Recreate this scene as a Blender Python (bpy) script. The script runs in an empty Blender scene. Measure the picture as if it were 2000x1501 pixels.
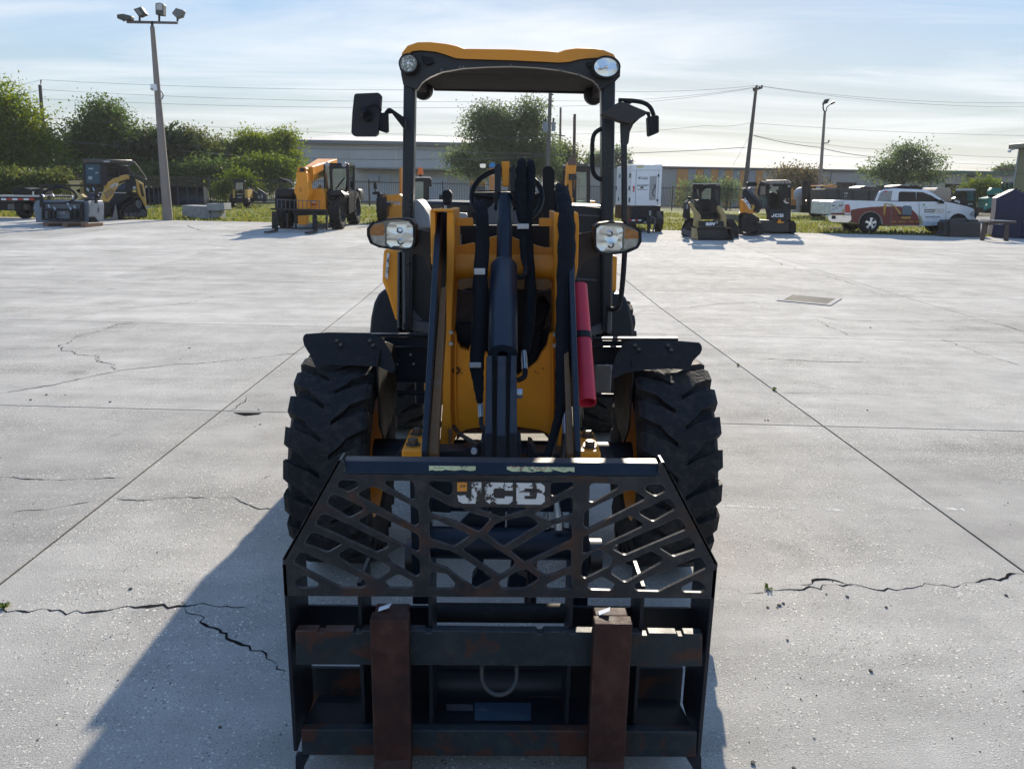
import bpy, bmesh, math, random
import numpy as np
from mathutils import Vector, Matrix, geometry
random.seed(7); rng = np.random.default_rng(7)
sc = bpy.context.scene
C0 = sc.collection
# ------------------------------------------------------------------ camera
FPX, CX, CY = 1502.0, 1000.0, 750.5            # the photograph: 2000 x 1501, 27 mm equivalent
PITCH, YAW, ROLL = math.radians(14.05), 0.0107, math.radians(1.0)
CAM = Vector((0, 0, 1.7))
_f = Vector((math.sin(YAW)*math.cos(PITCH), math.cos(YAW)*math.cos(PITCH), -math.sin(PITCH)))
_r0 = Vector((math.cos(YAW), -math.sin(YAW), 0)); _u0 = _r0.cross(_f)
_r = _r0*math.cos(ROLL) + _u0*math.sin(ROLL); _u = _u0*math.cos(ROLL) - _r0*math.sin(ROLL)
cd = bpy.data.cameras.new('camera'); cam = bpy.data.objects.new('camera', cd); C0.objects.link(cam)
cd.sensor_fit = 'HORIZONTAL'; cd.sensor_width = 36; cd.lens = 36*FPX/2000
cd.clip_start = .05; cd.clip_end = 4000
cam.matrix_world = Matrix((( _r.x,_u.x,-_f.x,CAM.x),(_r.y,_u.y,-_f.y,CAM.y),(_r.z,_u.z,-_f.z,CAM.z),(0,0,0,1)))
sc.camera = cam
# ------------------------------------------------------------------ light
SUN_AZ, SUN_EL = math.radians(11.5), math.radians(25)     # azimuth clockwise from +Y
sc.view_settings.view_transform = 'Standard'; sc.view_settings.look = 'None'
sc.view_settings.gamma = 1; sc.view_settings.use_curve_mapping = False
sc.view_settings.exposure = 0.88
sl = bpy.data.lights.new('sun', 'SUN'); sl.energy = 4.2; sl.angle = math.radians(.53); sl.color = (1, .89, .74)
so = bpy.data.objects.new('sun', sl); C0.objects.link(so)
sdir = Vector((math.sin(SUN_AZ)*math.cos(SUN_EL), math.cos(SUN_AZ)*math.cos(SUN_EL), math.sin(SUN_EL)))
so.rotation_euler = sdir.to_track_quat('Z', 'Y').to_euler(); so.location = (0, 0, 40)
SKY_REF, SKY_EVEN = 4.0, .72
w = bpy.data.worlds.new('World'); sc.world = w; w.use_nodes = True
nt = w.node_tree; nt.nodes.clear()
def N(nt, t, **k):
    n = nt.nodes.new(t)
    for a, v in k.items():
        if a == 'ins':
            for i, x in v.items(): n.inputs[i].default_value = x
        else: setattr(n, a, v)
    return n
out = N(nt, 'ShaderNodeOutputWorld'); bg = N(nt, 'ShaderNodeBackground', ins={'Strength': .076})
sky = N(nt, 'ShaderNodeTexSky', sky_type='NISHITA'); sky.sun_disc = False
sky.sun_elevation = SUN_EL; sky.sun_rotation = SUN_AZ; sky.air_density = 1.0; sky.dust_density = .3; sky.ozone_density = 3.0
tc = N(nt, 'ShaderNodeTexCoord')
sx = N(nt, 'ShaderNodeSeparateXYZ'); nt.links.new(tc.outputs['Generated'], sx.inputs[0])
# project the view direction on a high cloud sheet so that the cirrus recedes to the horizon
zc = N(nt, 'ShaderNodeMath', operation='MAXIMUM', ins={1: .0}); nt.links.new(sx.outputs['Z'], zc.inputs[0])
za = N(nt, 'ShaderNodeMath', operation='ADD', ins={1: .10}); nt.links.new(zc.outputs[0], za.inputs[0])
dx = N(nt, 'ShaderNodeMath', operation='DIVIDE'); nt.links.new(sx.outputs['X'], dx.inputs[0]); nt.links.new(za.outputs[0], dx.inputs[1])
dy = N(nt, 'ShaderNodeMath', operation='DIVIDE'); nt.links.new(sx.outputs['Y'], dy.inputs[0]); nt.links.new(za.outputs[0], dy.inputs[1])
cb = N(nt, 'ShaderNodeCombineXYZ'); nt.links.new(dx.outputs[0], cb.inputs[0]); nt.links.new(dy.outputs[0], cb.inputs[1])
mp = N(nt, 'ShaderNodeMapping'); mp.inputs['Rotation'].default_value = (0, 0, .22); mp.inputs['Scale'].default_value = (.26, .95, 1)
nt.links.new(cb.outputs[0], mp.inputs[0])
n1 = N(nt, 'ShaderNodeTexNoise', ins={'Scale': .9, 'Detail': 9, 'Roughness': .62, 'Distortion': 1.4}); nt.links.new(mp.outputs[0], n1.inputs['Vector'])
cr = N(nt, 'ShaderNodeValToRGB'); cr.color_ramp.elements[0].position = .42; cr.color_ramp.elements[1].position = .68
nt.links.new(n1.outputs['Fac'], cr.inputs[0])
cl = N(nt, 'ShaderNodeMath', operation='MULTIPLY', ins={1: .6}); nt.links.new(cr.outputs[0], cl.inputs[0])
# compresses the sky's brightness range (forward glow evened out over the whole dome)
bw0 = N(nt, 'ShaderNodeRGBToBW'); nt.links.new(sky.outputs[0], bw0.inputs[0])
dv = N(nt, 'ShaderNodeMath', operation='DIVIDE', ins={1: SKY_REF}); nt.links.new(bw0.outputs[0], dv.inputs[0])
pw = N(nt, 'ShaderNodeMath', operation='POWER', ins={1: -SKY_EVEN}); nt.links.new(dv.outputs[0], pw.inputs[0])
sk2 = N(nt, 'ShaderNodeVectorMath', operation='SCALE'); nt.links.new(sky.outputs[0], sk2.inputs[0]); nt.links.new(pw.outputs[0], sk2.inputs['Scale'])
hsv = N(nt, 'ShaderNodeHueSaturation', ins={'Saturation': 1.12}); nt.links.new(sk2.outputs[0], hsv.inputs['Color'])
hz = N(nt, 'ShaderNodeMapRange', ins={1: .0, 2: .20, 3: .28, 4: 1.06}); nt.links.new(sx.outputs['Z'], hz.inputs[0]); nt.links.new(hz.outputs[0], hsv.inputs['Saturation'])
bw = N(nt, 'ShaderNodeRGBToBW'); nt.links.new(hsv.outputs[0], bw.inputs[0])
# cirrus: white veil whose brightness follows the sky light it scatters
gm = N(nt, 'ShaderNodeMath', operation='MULTIPLY_ADD', ins={1: 1.55, 2: .30}); nt.links.new(bw.outputs[0], gm.inputs[0])
mx = N(nt, 'ShaderNodeMix', data_type='RGBA'); nt.links.new(cl.outputs[0], mx.inputs['Factor'])
wc = N(nt, 'ShaderNodeVectorMath', operation='SCALE'); wc.inputs[0].default_value = (.98, 1.0, 1.03); nt.links.new(gm.outputs[0], wc.inputs['Scale'])
nt.links.new(hsv.outputs[0], mx.inputs['A']); nt.links.new(wc.outputs[0], mx.inputs['B'])
nt.links.new(mx.outputs['Result'], bg.inputs['Color']); nt.links.new(bg.outputs[0], out.inputs[0])
# ------------------------------------------------------------------ pixel rays and terrain
def ray(px, py): return _f + _r*((px-CX)/FPX) - _u*((py-CY)/FPX)
def zg(y):
    if y < 12: return 0.
    if y < 33: return .015*(y-12)
    if y < 48: return .315+.019*(y-33)
    return .6
def P(px, py, Y):
    d = ray(px, py); return CAM + d*(Y/d.y)
def G(px, py):
    d = ray(px, py); a, b = .5, 400.
    for _ in range(60):
        m = (a+b)/2; q = CAM + d*(m/d.y)
        if q.z > zg(m): a = m
        else: b = m
    return CAM + d*(a/d.y)
class Plane:
    """vertical plane through p0 whose normal (toward the viewer side) is turned a radians about Z from -Y"""
    def __init__(s, p0, deg=0):
        a = math.radians(deg); s.p = Vector(p0); s.n = Vector((math.sin(a), -math.cos(a), 0)); s.b = -s.n
    def pt(s, px, py, off=0):
        d = ray(px, py); p = s.p + s.b*off
        return CAM + d*((p-CAM).dot(s.n)/d.dot(s.n))
def PY(Y): return Plane((0, Y, 0))
# ------------------------------------------------------------------ materials
MC = {}
def M(name, col, rough=.5, metal=0, var=.12, vs=6, bump=0, bs=40, rust=None, rthr=.6, rs=4, rsoft=.06, spec=.5, coat=0, grime=0, edge=0, ecol=(.16, .15, .145)):
    if name in MC: return MC[name]
    m = bpy.data.materials.new(name); m.use_nodes = True; t = m.node_tree; b = t.nodes['Principled BSDF']; MC[name] = m
    b.inputs['Roughness'].default_value = rough; b.inputs['Metallic'].default_value = metal
    b.inputs['Specular IOR Level'].default_value = spec; b.inputs['Coat Weight'].default_value = coat
    tc = N(t, 'ShaderNodeTexCoord'); L = t.links.new
    n = N(t, 'ShaderNodeTexNoise', ins={'Scale': vs, 'Detail': 5, 'Roughness': .6}); L(tc.outputs['Object'], n.inputs['Vector'])
    mr = N(t, 'ShaderNodeMapRange', ins={1: .3, 2: .7, 3: 1-var, 4: 1+var}); L(n.outputs['Fac'], mr.inputs[0])
    sc_ = N(t, 'ShaderNodeVectorMath', operation='SCALE'); sc_.inputs[0].default_value = col[:3]; L(mr.outputs[0], sc_.inputs['Scale'])
    last = sc_.outputs[0]
    rr = N(t, 'ShaderNodeMapRange', ins={1: .3, 2: .7, 3: max(.02, rough-.12), 4: min(1, rough+.12)}); L(n.outputs['Fac'], rr.inputs[0]); L(rr.outputs[0], b.inputs['Roughness'])
    if grime:
        n3 = N(t, 'ShaderNodeTexNoise', ins={'Scale': 22, 'Detail': 6, 'Roughness': .7}); L(tc.outputs['Object'], n3.inputs['Vector'])
        g = N(t, 'ShaderNodeMapRange', ins={1: .48, 2: .72, 3: 0, 4: grime}); L(n3.outputs['Fac'], g.inputs[0])
        mg = N(t, 'ShaderNodeMix', data_type='RGBA'); L(g.outputs[0], mg.inputs['Factor']); L(last, mg.inputs['A']); mg.inputs['B'].default_value = (.19, .165, .13, 1); last = mg.outputs['Result']
    if rust:
        n2 = N(t, 'ShaderNodeTexNoise', ins={'Scale': rs, 'Detail': 6, 'Roughness': .62, 'Distortion': .4}); L(tc.outputs['Object'], n2.inputs['Vector'])
        f = N(t, 'ShaderNodeMapRange', ins={1: rthr-rsoft, 2: rthr+rsoft, 3: 0, 4: 1}); L(n2.outputs['Fac'], f.inputs[0])
        mm = N(t, 'ShaderNodeMix', data_type='RGBA'); L(f.outputs[0], mm.inputs['Factor']); L(last, mm.inputs['A']); mm.inputs['B'].default_value = (*rust, 1); last = mm.outputs['Result']
    if edge:
        bv = N(t, 'ShaderNodeBevel', samples=4, ins={'Radius': edge}); ge = N(t, 'ShaderNodeNewGeometry'); dt = N(t, 'ShaderNodeVectorMath', operation='DOT_PRODUCT'); L(bv.outputs[0], dt.inputs[0]); L(ge.outputs['Normal'], dt.inputs[1])
        n4 = N(t, 'ShaderNodeTexNoise', ins={'Scale': 35, 'Detail': 5, 'Roughness': .7}); L(tc.outputs['Object'], n4.inputs['Vector'])
        e1 = N(t, 'ShaderNodeMapRange', ins={1: .98, 2: .80, 3: 0, 4: 1}); L(dt.outputs['Value'], e1.inputs[0]); e2 = N(t, 'ShaderNodeMapRange', ins={1: .42, 2: .62, 3: 0, 4: 1}); L(n4.outputs['Fac'], e2.inputs[0])
        e3 = N(t, 'ShaderNodeMath', operation='MULTIPLY'); L(e1.outputs[0], e3.inputs[0]); L(e2.outputs[0], e3.inputs[1])
        me_ = N(t, 'ShaderNodeMix', data_type='RGBA'); L(e3.outputs[0], me_.inputs['Factor']); L(last, me_.inputs['A']); me_.inputs['B'].default_value = (*ecol, 1); last = me_.outputs['Result']
    L(last, b.inputs['Base Color'])
    if bump:
        nb = N(t, 'ShaderNodeTexNoise', ins={'Scale': bs, 'Detail': 4}); L(tc.outputs['Object'], nb.inputs['Vector'])
        bp = N(t, 'ShaderNodeBump', ins={'Strength': bump, 'Distance': .01}); L(nb.outputs['Fac'], bp.inputs['Height']); L(bp.outputs[0], b.inputs['Normal'])
    return m
def glass_mat(name, tint, gloss=.12):
    if name in MC: return MC[name]
    m = bpy.data.materials.new(name); m.use_nodes = True; t = m.node_tree; MC[name] = m
    o = t.nodes['Material Output']; t.nodes.remove(t.nodes['Principled BSDF'])
    tr = N(t, 'ShaderNodeBsdfTransparent'); tr.inputs[0].default_value = (*tint, 1)
    gl = N(t, 'ShaderNodeBsdfGlossy', ins={'Roughness': .03})
    fr = N(t, 'ShaderNodeFresnel', ins={'IOR': 1.5}); mr = N(t, 'ShaderNodeMath', operation='ADD', ins={1: gloss}); t.links.new(fr.outputs[0], mr.inputs[0])
    mx = N(t, 'ShaderNodeMixShader'); t.links.new(mr.outputs[0], mx.inputs[0]); t.links.new(tr.outputs[0], mx.inputs[1]); t.links.new(gl.outputs[0], mx.inputs[2]); t.links.new(mx.outputs[0], o.inputs[0])
    return m
Y_ = M('yellow paint', (.76, .275, .004), .42, var=.08, vs=3, grime=.06, coat=.1)
YC = M('caterpillar yellow paint', (.50, .30, .07), .5, var=.1, grime=.2)
DK = M('satin black paint', (.012, .0135, .018), .42, var=.2, grime=.03, spec=.28)
NV = M('navy black paint', (.007, .013, .023), .40, var=.15, grime=.04, spec=.30)
BL = M('black plastic', (.010, .010, .012), .55, var=.2, grime=.03, spec=.28)
BP = M('weathered black plastic', (.014, .0125, .012), .66, var=.25, vs=9, grime=.07, spec=.25)
RB = M('tyre rubber', (.016, .0165, .018), .74, var=.35, vs=10, bump=.35, bs=60, grime=.17, spec=.22, edge=.008, ecol=(.065, .062, .058))
GR = M('grey plastic', (.085, .09, .10), .55)
LG = M('light grey plastic', (.34, .35, .36), .5)
ST = M('zinc plated steel', (.42, .44, .46), .34, .9)
CH = M('polished steel', (.75, .75, .76), .14, 1, var=.04)
FR = M('worn fork frame paint', (.017, .018, .021), .45, var=.25, rust=(.060, .026, .016), rthr=.60, rs=6.5, rsoft=.07, bump=.10, bs=60, grime=.16, spec=.32, edge=.004)
FP = M('worn slate paint with rust', (.014, .021, .025), .5, var=.2, rust=(.060, .022, .013), rthr=.535, rs=4.2, rsoft=.028, bump=.12, bs=50, grime=.12, spec=.3, edge=.005)
FK = M('rusty fork steel', (.060, .024, .017), .66, var=.35, vs=18, rust=(.030, .015, .012), rthr=.52, rs=7, rsoft=.12, bump=.2, bs=120, spec=.2, grime=.10, edge=.006, ecol=(.12, .085, .07))
HS = M('woven hose sleeve', (.007, .0075, .010), .75, var=.25, vs=40, bump=.5, bs=160, spec=.2)
RD = M('red safety strut paint', (.52, .022, .045), .45, var=.12)
WH = M('white paint', (.74, .75, .76), .42, var=.04)
WL = M('worn white vinyl', (.62, .61, .58), .6, rust=(.035, .026, .022), rthr=.53, rs=28, rsoft=.015)
OR = M('orange vinyl', (.70, .27, .03), .5)
YS = M('faded yellow warning label', (.55, .52, .25), .6, rust=(.10, .09, .06), rthr=.60, rs=40, rsoft=.03)
AM = M('amber lens', (.80, .30, .07), .2, var=.3, vs=60, spec=.8)
RL = M('red lens', (.45, .012, .012), .15, spec=.8)
GL = glass_mat('clear lens', (.96, .97, .97), .04)
GT = glass_mat('tinted cab glass', (.36, .56, .56), .10)
GD = glass_mat('dark tinted glass', (.10, .13, .16), .06)
WD = M('pallet wood', (.20, .115, .075), .8, var=.3, bump=.3)
CO = M('weathered pole concrete', (.23, .20, .175), .85, var=.15, vs=1.5, bump=.2)
PW = M('utility pole timber', (.11, .085, .07), .9, var=.2)
# ------------------------------------------------------------------ objects
def thing(name, label, cat, loc, group=None):
    o = bpy.data.objects.new(name, None); C0.objects.link(o); o.location = loc; o.empty_display_size = .2
    o['label'] = label; o['category'] = cat
    if group: o['group'] = group
    return o
def world_loc(o):
    v = Vector(o.location)
    while o.parent: o = o.parent; v = v + Vector(o.location)
    return v
class B:
    def __init__(s): s.v = []; s.f = []
    def add(s, vs, fs):
        k = len(s.v); s.v += [tuple(x) for x in vs]; s.f += [tuple(i+k for i in f) for f in fs]; return s
    def box(s, x0, x1, y0, y1, z0, z1):
        return s.add([(x0,y0,z0),(x1,y0,z0),(x1,y1,z0),(x0,y1,z0),(x0,y0,z1),(x1,y0,z1),(x1,y1,z1),(x0,y1,z1)],
                     [(3,2,1,0),(4,5,6,7),(0,1,5,4),(1,2,6,5),(2,3,7,6),(3,0,4,7)])
    def loft(s, A, Bq):                                  # two rings with the same count
        n = len(A); s.add(list(A)+list(Bq), [tuple(range(n))[::-1], tuple(range(n, 2*n))]+[(i, (i+1) % n, n+(i+1) % n, n+i) for i in range(n)]); return s
    def shape(s, outer, holes, front, back):             # outline with holes, front/back map (u,v)->3D
        rings = [list(outer)]+[list(h) for h in holes]
        flat = [p for r_ in rings for p in r_]; n = len(flat)
        tri = geometry.tessellate_polygon([[Vector((p[0], p[1], 0)) for p in r_] for r_ in rings])
        vs = [front(*p) for p in flat]+[back(*p) for p in flat]; fs = []
        for a, b, c in tri: fs += [(a, b, c), (n+c, n+b, n+a)]
        k = 0
        for r_ in rings:
            m = len(r_)
            for i in range(m): fs.append((k+i, k+(i+1) % m, n+k+(i+1) % m, n+k+i))
            k += m
        return s.add(vs, fs)
    def tube(s, pts, r, n=10, flat=1.0, cap=True):
        pts = [Vector(p) for p in pts]; m = len(pts); rr = r if isinstance(r, (list, tuple)) else [r]*m
        up = Vector((.013, .021, 1)); vs = []; fs = []
        for i, p in enumerate(pts):
            t = (pts[min(i+1, m-1)]-pts[max(i-1, 0)]).normalized()
            a = t.cross(up)
            if a.length < .05: a = t.cross(Vector((0, 1, 0)))
            a.normalize(); b = t.cross(a).normalized()
            for j in range(n):
                q = 2*math.pi*j/n; vs.append(p+a*(math.cos(q)*rr[i])+b*(math.sin(q)*rr[i]*flat))
        for i in range(m-1):
            for j in range(n): fs.append((i*n+j, i*n+(j+1) % n, (i+1)*n+(j+1) % n, (i+1)*n+j))
        if cap: fs += [tuple(range(n))[::-1], tuple(range((m-1)*n, m*n))]
        return s.add(vs, fs)
    def cyl(s, p0, p1, r, r1=None, n=20): return s.tube([p0, p1], [r, r if r1 is None else r1], n)
    def lathe(s, prof, c, axis=(1, 0, 0), n=40, closed=False):   # prof: (along, radius)
        c = Vector(c); ax = Vector(axis).normalized(); a = ax.cross(Vector((0, 0, 1)))
        if a.length < .1: a = ax.cross(Vector((0, 1, 0)))
        a.normalize(); b = ax.cross(a); vs = []; fs = []; m = len(prof)
        for j in range(n):
            q = 2*math.pi*j/n; d = a*math.cos(q)+b*math.sin(q)
            for (x, r) in prof: vs.append(c+ax*x+d*r)
        for j in range(n):
            for i in range(m if closed else m-1):
                k = (i+1) % m; fs.append((j*m+i, j*m+k, ((j+1) % n)*m+k, ((j+1) % n)*m+i))
        return s.add(vs, fs)
    def obj(s, name, mat, parent=None, bevel=0, smooth=35, kind=None, label=None, seg=2):
        off = world_loc(parent) if parent else Vector((0, 0, 0))
        me = bpy.data.meshes.new(name); me.from_pydata([(x-off.x, y-off.y, z-off.z) for x, y, z in s.v], [], s.f)
        bm = bmesh.new(); bm.from_mesh(me); bmesh.ops.recalc_face_normals(bm, faces=bm.faces); bm.to_mesh(me); bm.free()
        o = bpy.data.objects.new(name, me); C0.objects.link(o)
        if parent: o.parent = parent
        me.materials.append(mat)
        if smooth:
            me.polygons.foreach_set('use_smooth', [True]*len(me.polygons)); me.set_sharp_from_angle(angle=math.radians(smooth))
        if bevel:
            bv = o.modifiers.new('bevel', 'BEVEL'); bv.width = bevel; bv.segments = seg; bv.limit_method = 'ANGLE'; bv.angle_limit = math.radians(40)
            bv.harden_normals = False
        if kind: o['kind'] = kind
        if label: o['label'] = label
        return o
def rnd(poly, r, n=4):
    """round the corners of a 2D polygon"""
    res = []; m = len(poly)
    for i in range(m):
        a, b, c = (Vector(poly[i-1]), Vector(poly[i]), Vector(poly[(i+1) % m]))
        u, v = a-b, c-b; lu, lv = u.length, v.length
        if lu < 1e-9 or lv < 1e-9: continue
        u /= lu; v /= lv; ang = math.acos(max(-1, min(1, u.dot(v))))
        if ang > 3.0: res.append(tuple(b)); continue
        d = min(r/math.tan(ang/2), lu*.48, lv*.48); p, q = b+u*d, b+v*d
        for k in range(n+1):
            t = k/n; x = p*(1-t)**2+b*(2*t*(1-t))+q*t*t; res.append((x.x, x.y))
    return res
def zt(ox, oy, s): return lambda p: (ox+p[0]/s, oy+p[1]/s)
ID = lambda p: p
def rect(x0, y0, x1, y1): return [(x0, y0), (x1, y0), (x1, y1), (x0, y1)]
def sh(name, poly, pl, thick, mat, parent, off=0, holes=(), r=0, z=ID, bevel=0, b=None, **k):
    """outline seen in the photograph, set on a vertical plane at its own distance and given its thickness"""
    own = b is None; b = b or B(); f = lambda q: [z(p) for p in q]
    o = f(poly); hs = [f(h) for h in holes]
    if r: o = rnd(o, r); hs = [rnd(h, r) for h in hs]
    d = pl.b*thick
    b.shape(o, hs, lambda x, y: pl.pt(x, y, off), lambda x, y: pl.pt(x, y, off)+d)
    return b.obj(name, mat, parent, bevel, **k) if own else b
def lo(name, A, YA, Bp, YB, mat, parent, z=ID, bevel=0, r=0, **k):
    A = [z(p) for p in A]; Bp = [z(p) for p in Bp]
    if r: A = rnd(A, r); Bp = rnd(Bp, r)
    return B().loft([P(x, y, YA) for x, y in A], [P(x, y, YB) for x, y in Bp]).obj(name, mat, parent, bevel, **k)
def tb(name, pts, r, mat, parent, n=10, z=ID, **k):       # pts: (px, py, Y)
    q = []
    for p in pts: a = z(p[:2]); q.append(P(a[0], a[1], p[2]))
    return B().tube(q, r, n, **{a: k.pop(a) for a in ('flat',) if a in k}).obj(name, mat, parent, **k)
def smooth_pts(p, n=6):
    """Catmull-Rom through the points"""
    p = [Vector(x) for x in p]; res = []
    for i in range(len(p)-1):
        a, b, c, d = p[max(i-1, 0)], p[i], p[i+1], p[min(i+2, len(p)-1)]
        for k in range(n):
            t = k/n; res.append(.5*((2*b)+(c-a)*t+(2*a-5*b+4*c-d)*t*t+(3*b-a-3*c+d)*t**3))
    return res+[p[-1]]
def hose(name, pts, r, mat, parent, n=10, flat=1.0, **k): return B().tube(smooth_pts([P(*p) for p in pts]), r, n, flat).obj(name, mat, parent, **k)
JCB = {
 'J': ([(.60,1),(1.0,1),(1.0,.30),(.93,.12),(.74,0),(.22,0),(.06,.10),(0,.40),(.34,.40),(.38,.27),(.55,.27),(.60,.33)], []),
 'C': ([(1.15,1),(1.15,.64),(.82,.64),(.82,.74),(.42,.74),(.35,.66),(.35,.34),(.42,.26),(.82,.26),(.82,.36),(1.15,.36),(1.15,.15),(1.0,0),(.18,0),(0,.18),(0,.82),(.18,1)], []),
 'B': ([(0,0),(0,1),(1.02,1),(1.18,.86),(1.18,.62),(1.08,.51),(1.18,.40),(1.18,.14),(1.02,0)], [[(.34,.59),(.34,.75),(.80,.75),(.85,.67),(.80,.59)], [(.34,.25),(.34,.41),(.80,.41),(.85,.33),(.80,.25)]])}
def jcb(parent, pl, off, quad, mat, thick=.002, split=True, z=ID, name='letter'):
    """the three letters in the pixel quad (tl, tr, br, bl)"""
    tl, tr, br, bl = [Vector(z(q)) for q in quad]
    x0 = 0
    for ch, wd in (('J', 1.0), ('C', 1.15), ('B', 1.18)):
        o, hs = JCB[ch]
        def mp(u, v, x0=x0):
            a = (x0+u)/3.63; return tuple((bl*(1-a)+br*a)*(1-v)+(tl*(1-a)+tr*a)*v)
        sh(name, [mp(*p) for p in o], pl, thick, mat, parent, off-thick, holes=[[mp(*p) for p in h] for h in hs], smooth=0)
        x0 += wd+.15
def text(parent, s, x0, y0, x1, y1, pl, mat, off=-.003, thick=.002, z=ID, bold=.02, name='lettering', shear=0, skew=0):
    cu = bpy.data.curves.new('t', 'FONT'); cu.body = s; cu.resolution_u = 2; cu.offset = bold; cu.shear = shear
    o = bpy.data.objects.new('t', cu); me = o.to_mesh()
    vs = np.array([v.co[:2] for v in me.vertices]); fs = [tuple(p.vertices) for p in me.polygons]
    o.to_mesh_clear(); bpy.data.objects.remove(o); bpy.data.curves.remove(cu)
    mn, mx_ = vs.min(0), vs.max(0); b = B(); a = []
    for u, v in (vs-mn)/(mx_-mn):
        q = z((x0+(x1-x0)*u, y1+(y0-y1)*v+skew*u)); a.append(pl.pt(q[0], q[1], off))
    b.add(a, fs)
    return b.obj(name, mat, parent, smooth=0)
# ------------------------------------------------------------------ the setting
def concrete_material():
    m = bpy.data.materials.new('exposed aggregate concrete'); m.use_nodes = True; t = m.node_tree; b = t.nodes['Principled BSDF']; L = t.links.new
    ge = N(t, 'ShaderNodeNewGeometry'); oi = N(t, 'ShaderNodeObjectInfo')
    def noise(s, d=4, r=.6):
        n = N(t, 'ShaderNodeTexNoise', ins={'Scale': s, 'Detail': d, 'Roughness': r}); L(ge.outputs['Position'], n.inputs['Vector']); return n.outputs['Fac']
    def mr(x, a, c, d, e):
        n = N(t, 'ShaderNodeMapRange', ins={1: a, 2: c, 3: d, 4: e}); L(x, n.inputs[0]); return n.outputs[0]
    def mul(x, y):
        n = N(t, 'ShaderNodeMath', operation='MULTIPLY'); L(x, n.inputs[0])
        if isinstance(y, float): n.inputs[1].default_value = y
        else: L(y, n.inputs[1])
        return n.outputs[0]
    base = mul(mul(mul(mr(noise(.35, 5), .3, .7, .80, 1.14), mr(noise(2.3, 6, .65), .3, .72, .82, 1.13)), mr(noise(150, 4, .7), .3, .7, .72, 1.26)), mr(oi.outputs['Random'], 0, 1, .88, 1.09))
    # dark damp or oily patches
    base = mul(base, mr(noise(.9, 3), .60, .72, 1, .78))
    # stretched sweeping marks
    mpn = N(t, 'ShaderNodeMapping'); mpn.inputs['Scale'].default_value = (.5, 2.6, 1); L(ge.outputs['Position'], mpn.inputs[0])
    ns = N(t, 'ShaderNodeTexNoise', ins={'Scale': .8, 'Detail': 6, 'Roughness': .65}); L(mpn.outputs[0], ns.inputs['Vector'])
    base = mul(base, mr(ns.outputs['Fac'], .35, .7, .82, 1.12))
    for sc1, sc2, dk in ((1.1, .075, .70), (2.7, .09, .80)):      # old oil drips
        vd = N(t, 'ShaderNodeTexVoronoi', ins={'Scale': sc1}); nd = N(t, 'ShaderNodeTexNoise', ins={'Scale': 5, 'Detail': 3}); L(ge.outputs['Position'], nd.inputs['Vector'])
        am = N(t, 'ShaderNodeVectorMath', operation='MULTIPLY_ADD'); am.inputs[1].default_value = (.18, .18, 0); L(nd.outputs['Color'], am.inputs[0]); L(ge.outputs['Position'], am.inputs[2]); L(am.outputs[0], vd.inputs['Vector'])
        sd = N(t, 'ShaderNodeSeparateColor'); L(vd.outputs['Color'], sd.inputs[0]); on = mr(sd.outputs[0], .68, .72, 0, 1); ds = mr(vd.outputs['Distance'], sc2*.4, sc2*1.6, 1-dk, 0)
        iv = N(t, 'ShaderNodeMath', operation='SUBTRACT', ins={0: 1.0}); L(mul(on, ds), iv.inputs[1]); base = mul(base, iv.outputs[0])
    col = N(t, 'ShaderNodeVectorMath', operation='SCALE'); col.inputs[0].default_value = (.47, .455, .415); L(base, col.inputs['Scale'])
    # pale shell and limestone chips in two sizes; dark flecks paint shaded pits
    last = col.outputs[0]; hs = []
    for (s, thr, rad, shade) in ((62, .42, .40, (.80, .77, .68)), (120, .35, .42, (.70, .675, .60)), (85, .66, .36, (.12, .115, .10)), (190, .55, .45, (.16, .155, .14))):
        v = N(t, 'ShaderNodeTexVoronoi', ins={'Scale': s, 'Randomness': 1}); 
        dst = N(t, 'ShaderNodeTexNoise', ins={'Scale': s*1.3, 'Detail': 2}); L(ge.outputs['Position'], dst.inputs['Vector'])
        ad = N(t, 'ShaderNodeVectorMath', operation='MULTIPLY_ADD'); ad.inputs[1].default_value = (.012, .012, 0); L(dst.outputs['Color'], ad.inputs[0]); L(ge.outputs['Position'], ad.inputs[2])
        L(ad.outputs[0], v.inputs['Vector'])
        sp = N(t, 'ShaderNodeSeparateColor'); L(v.outputs['Color'], sp.inputs[0])
        size = mr(sp.outputs[1], 0, 1, rad*.35, rad)
        lt = N(t, 'ShaderNodeMath', operation='SUBTRACT'); L(size, lt.inputs[0]); L(v.outputs['Distance'], lt.inputs[1])
        edge = mr(lt.outputs[0], -.02, .06, 0, 1)
        on = mr(sp.outputs[0], thr-.01, thr+.01, 0, 1)
        # wear: where the paste still covers the stones
        wear = mr(noise(.9, 5, .65), .40, .60, .10, 1.05)
        f = mul(mul(edge, on), wear)
        mx = N(t, 'ShaderNodeMix', data_type='RGBA'); L(f, mx.inputs['Factor']); L(last, mx.inputs['A']); mx.inputs['B'].default_value = (*shade, 1); last = mx.outputs['Result']; hs.append(f)
    L(last, b.inputs['Base Color'])
    ad = N(t, 'ShaderNodeMath', operation='ADD'); L(hs[0], ad.inputs[0]); L(hs[1], ad.inputs[1])
    ad2 = N(t, 'ShaderNodeMath', operation='MULTIPLY_ADD', ins={1: .9}); L(noise(170, 4, .7), ad2.inputs[0]); L(ad.outputs[0], ad2.inputs[2])
    bp = N(t, 'ShaderNodeBump', ins={'Strength': .8, 'Distance': .006}); L(ad2.outputs[0], bp.inputs['Height']); L(bp.outputs[0], b.inputs['Normal'])
    L(mr(noise(5, 4), .3, .7, .82, .96), b.inputs['Roughness']); b.inputs['Specular IOR Level'].default_value = .18
    return m
CONC = concrete_material()
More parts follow.
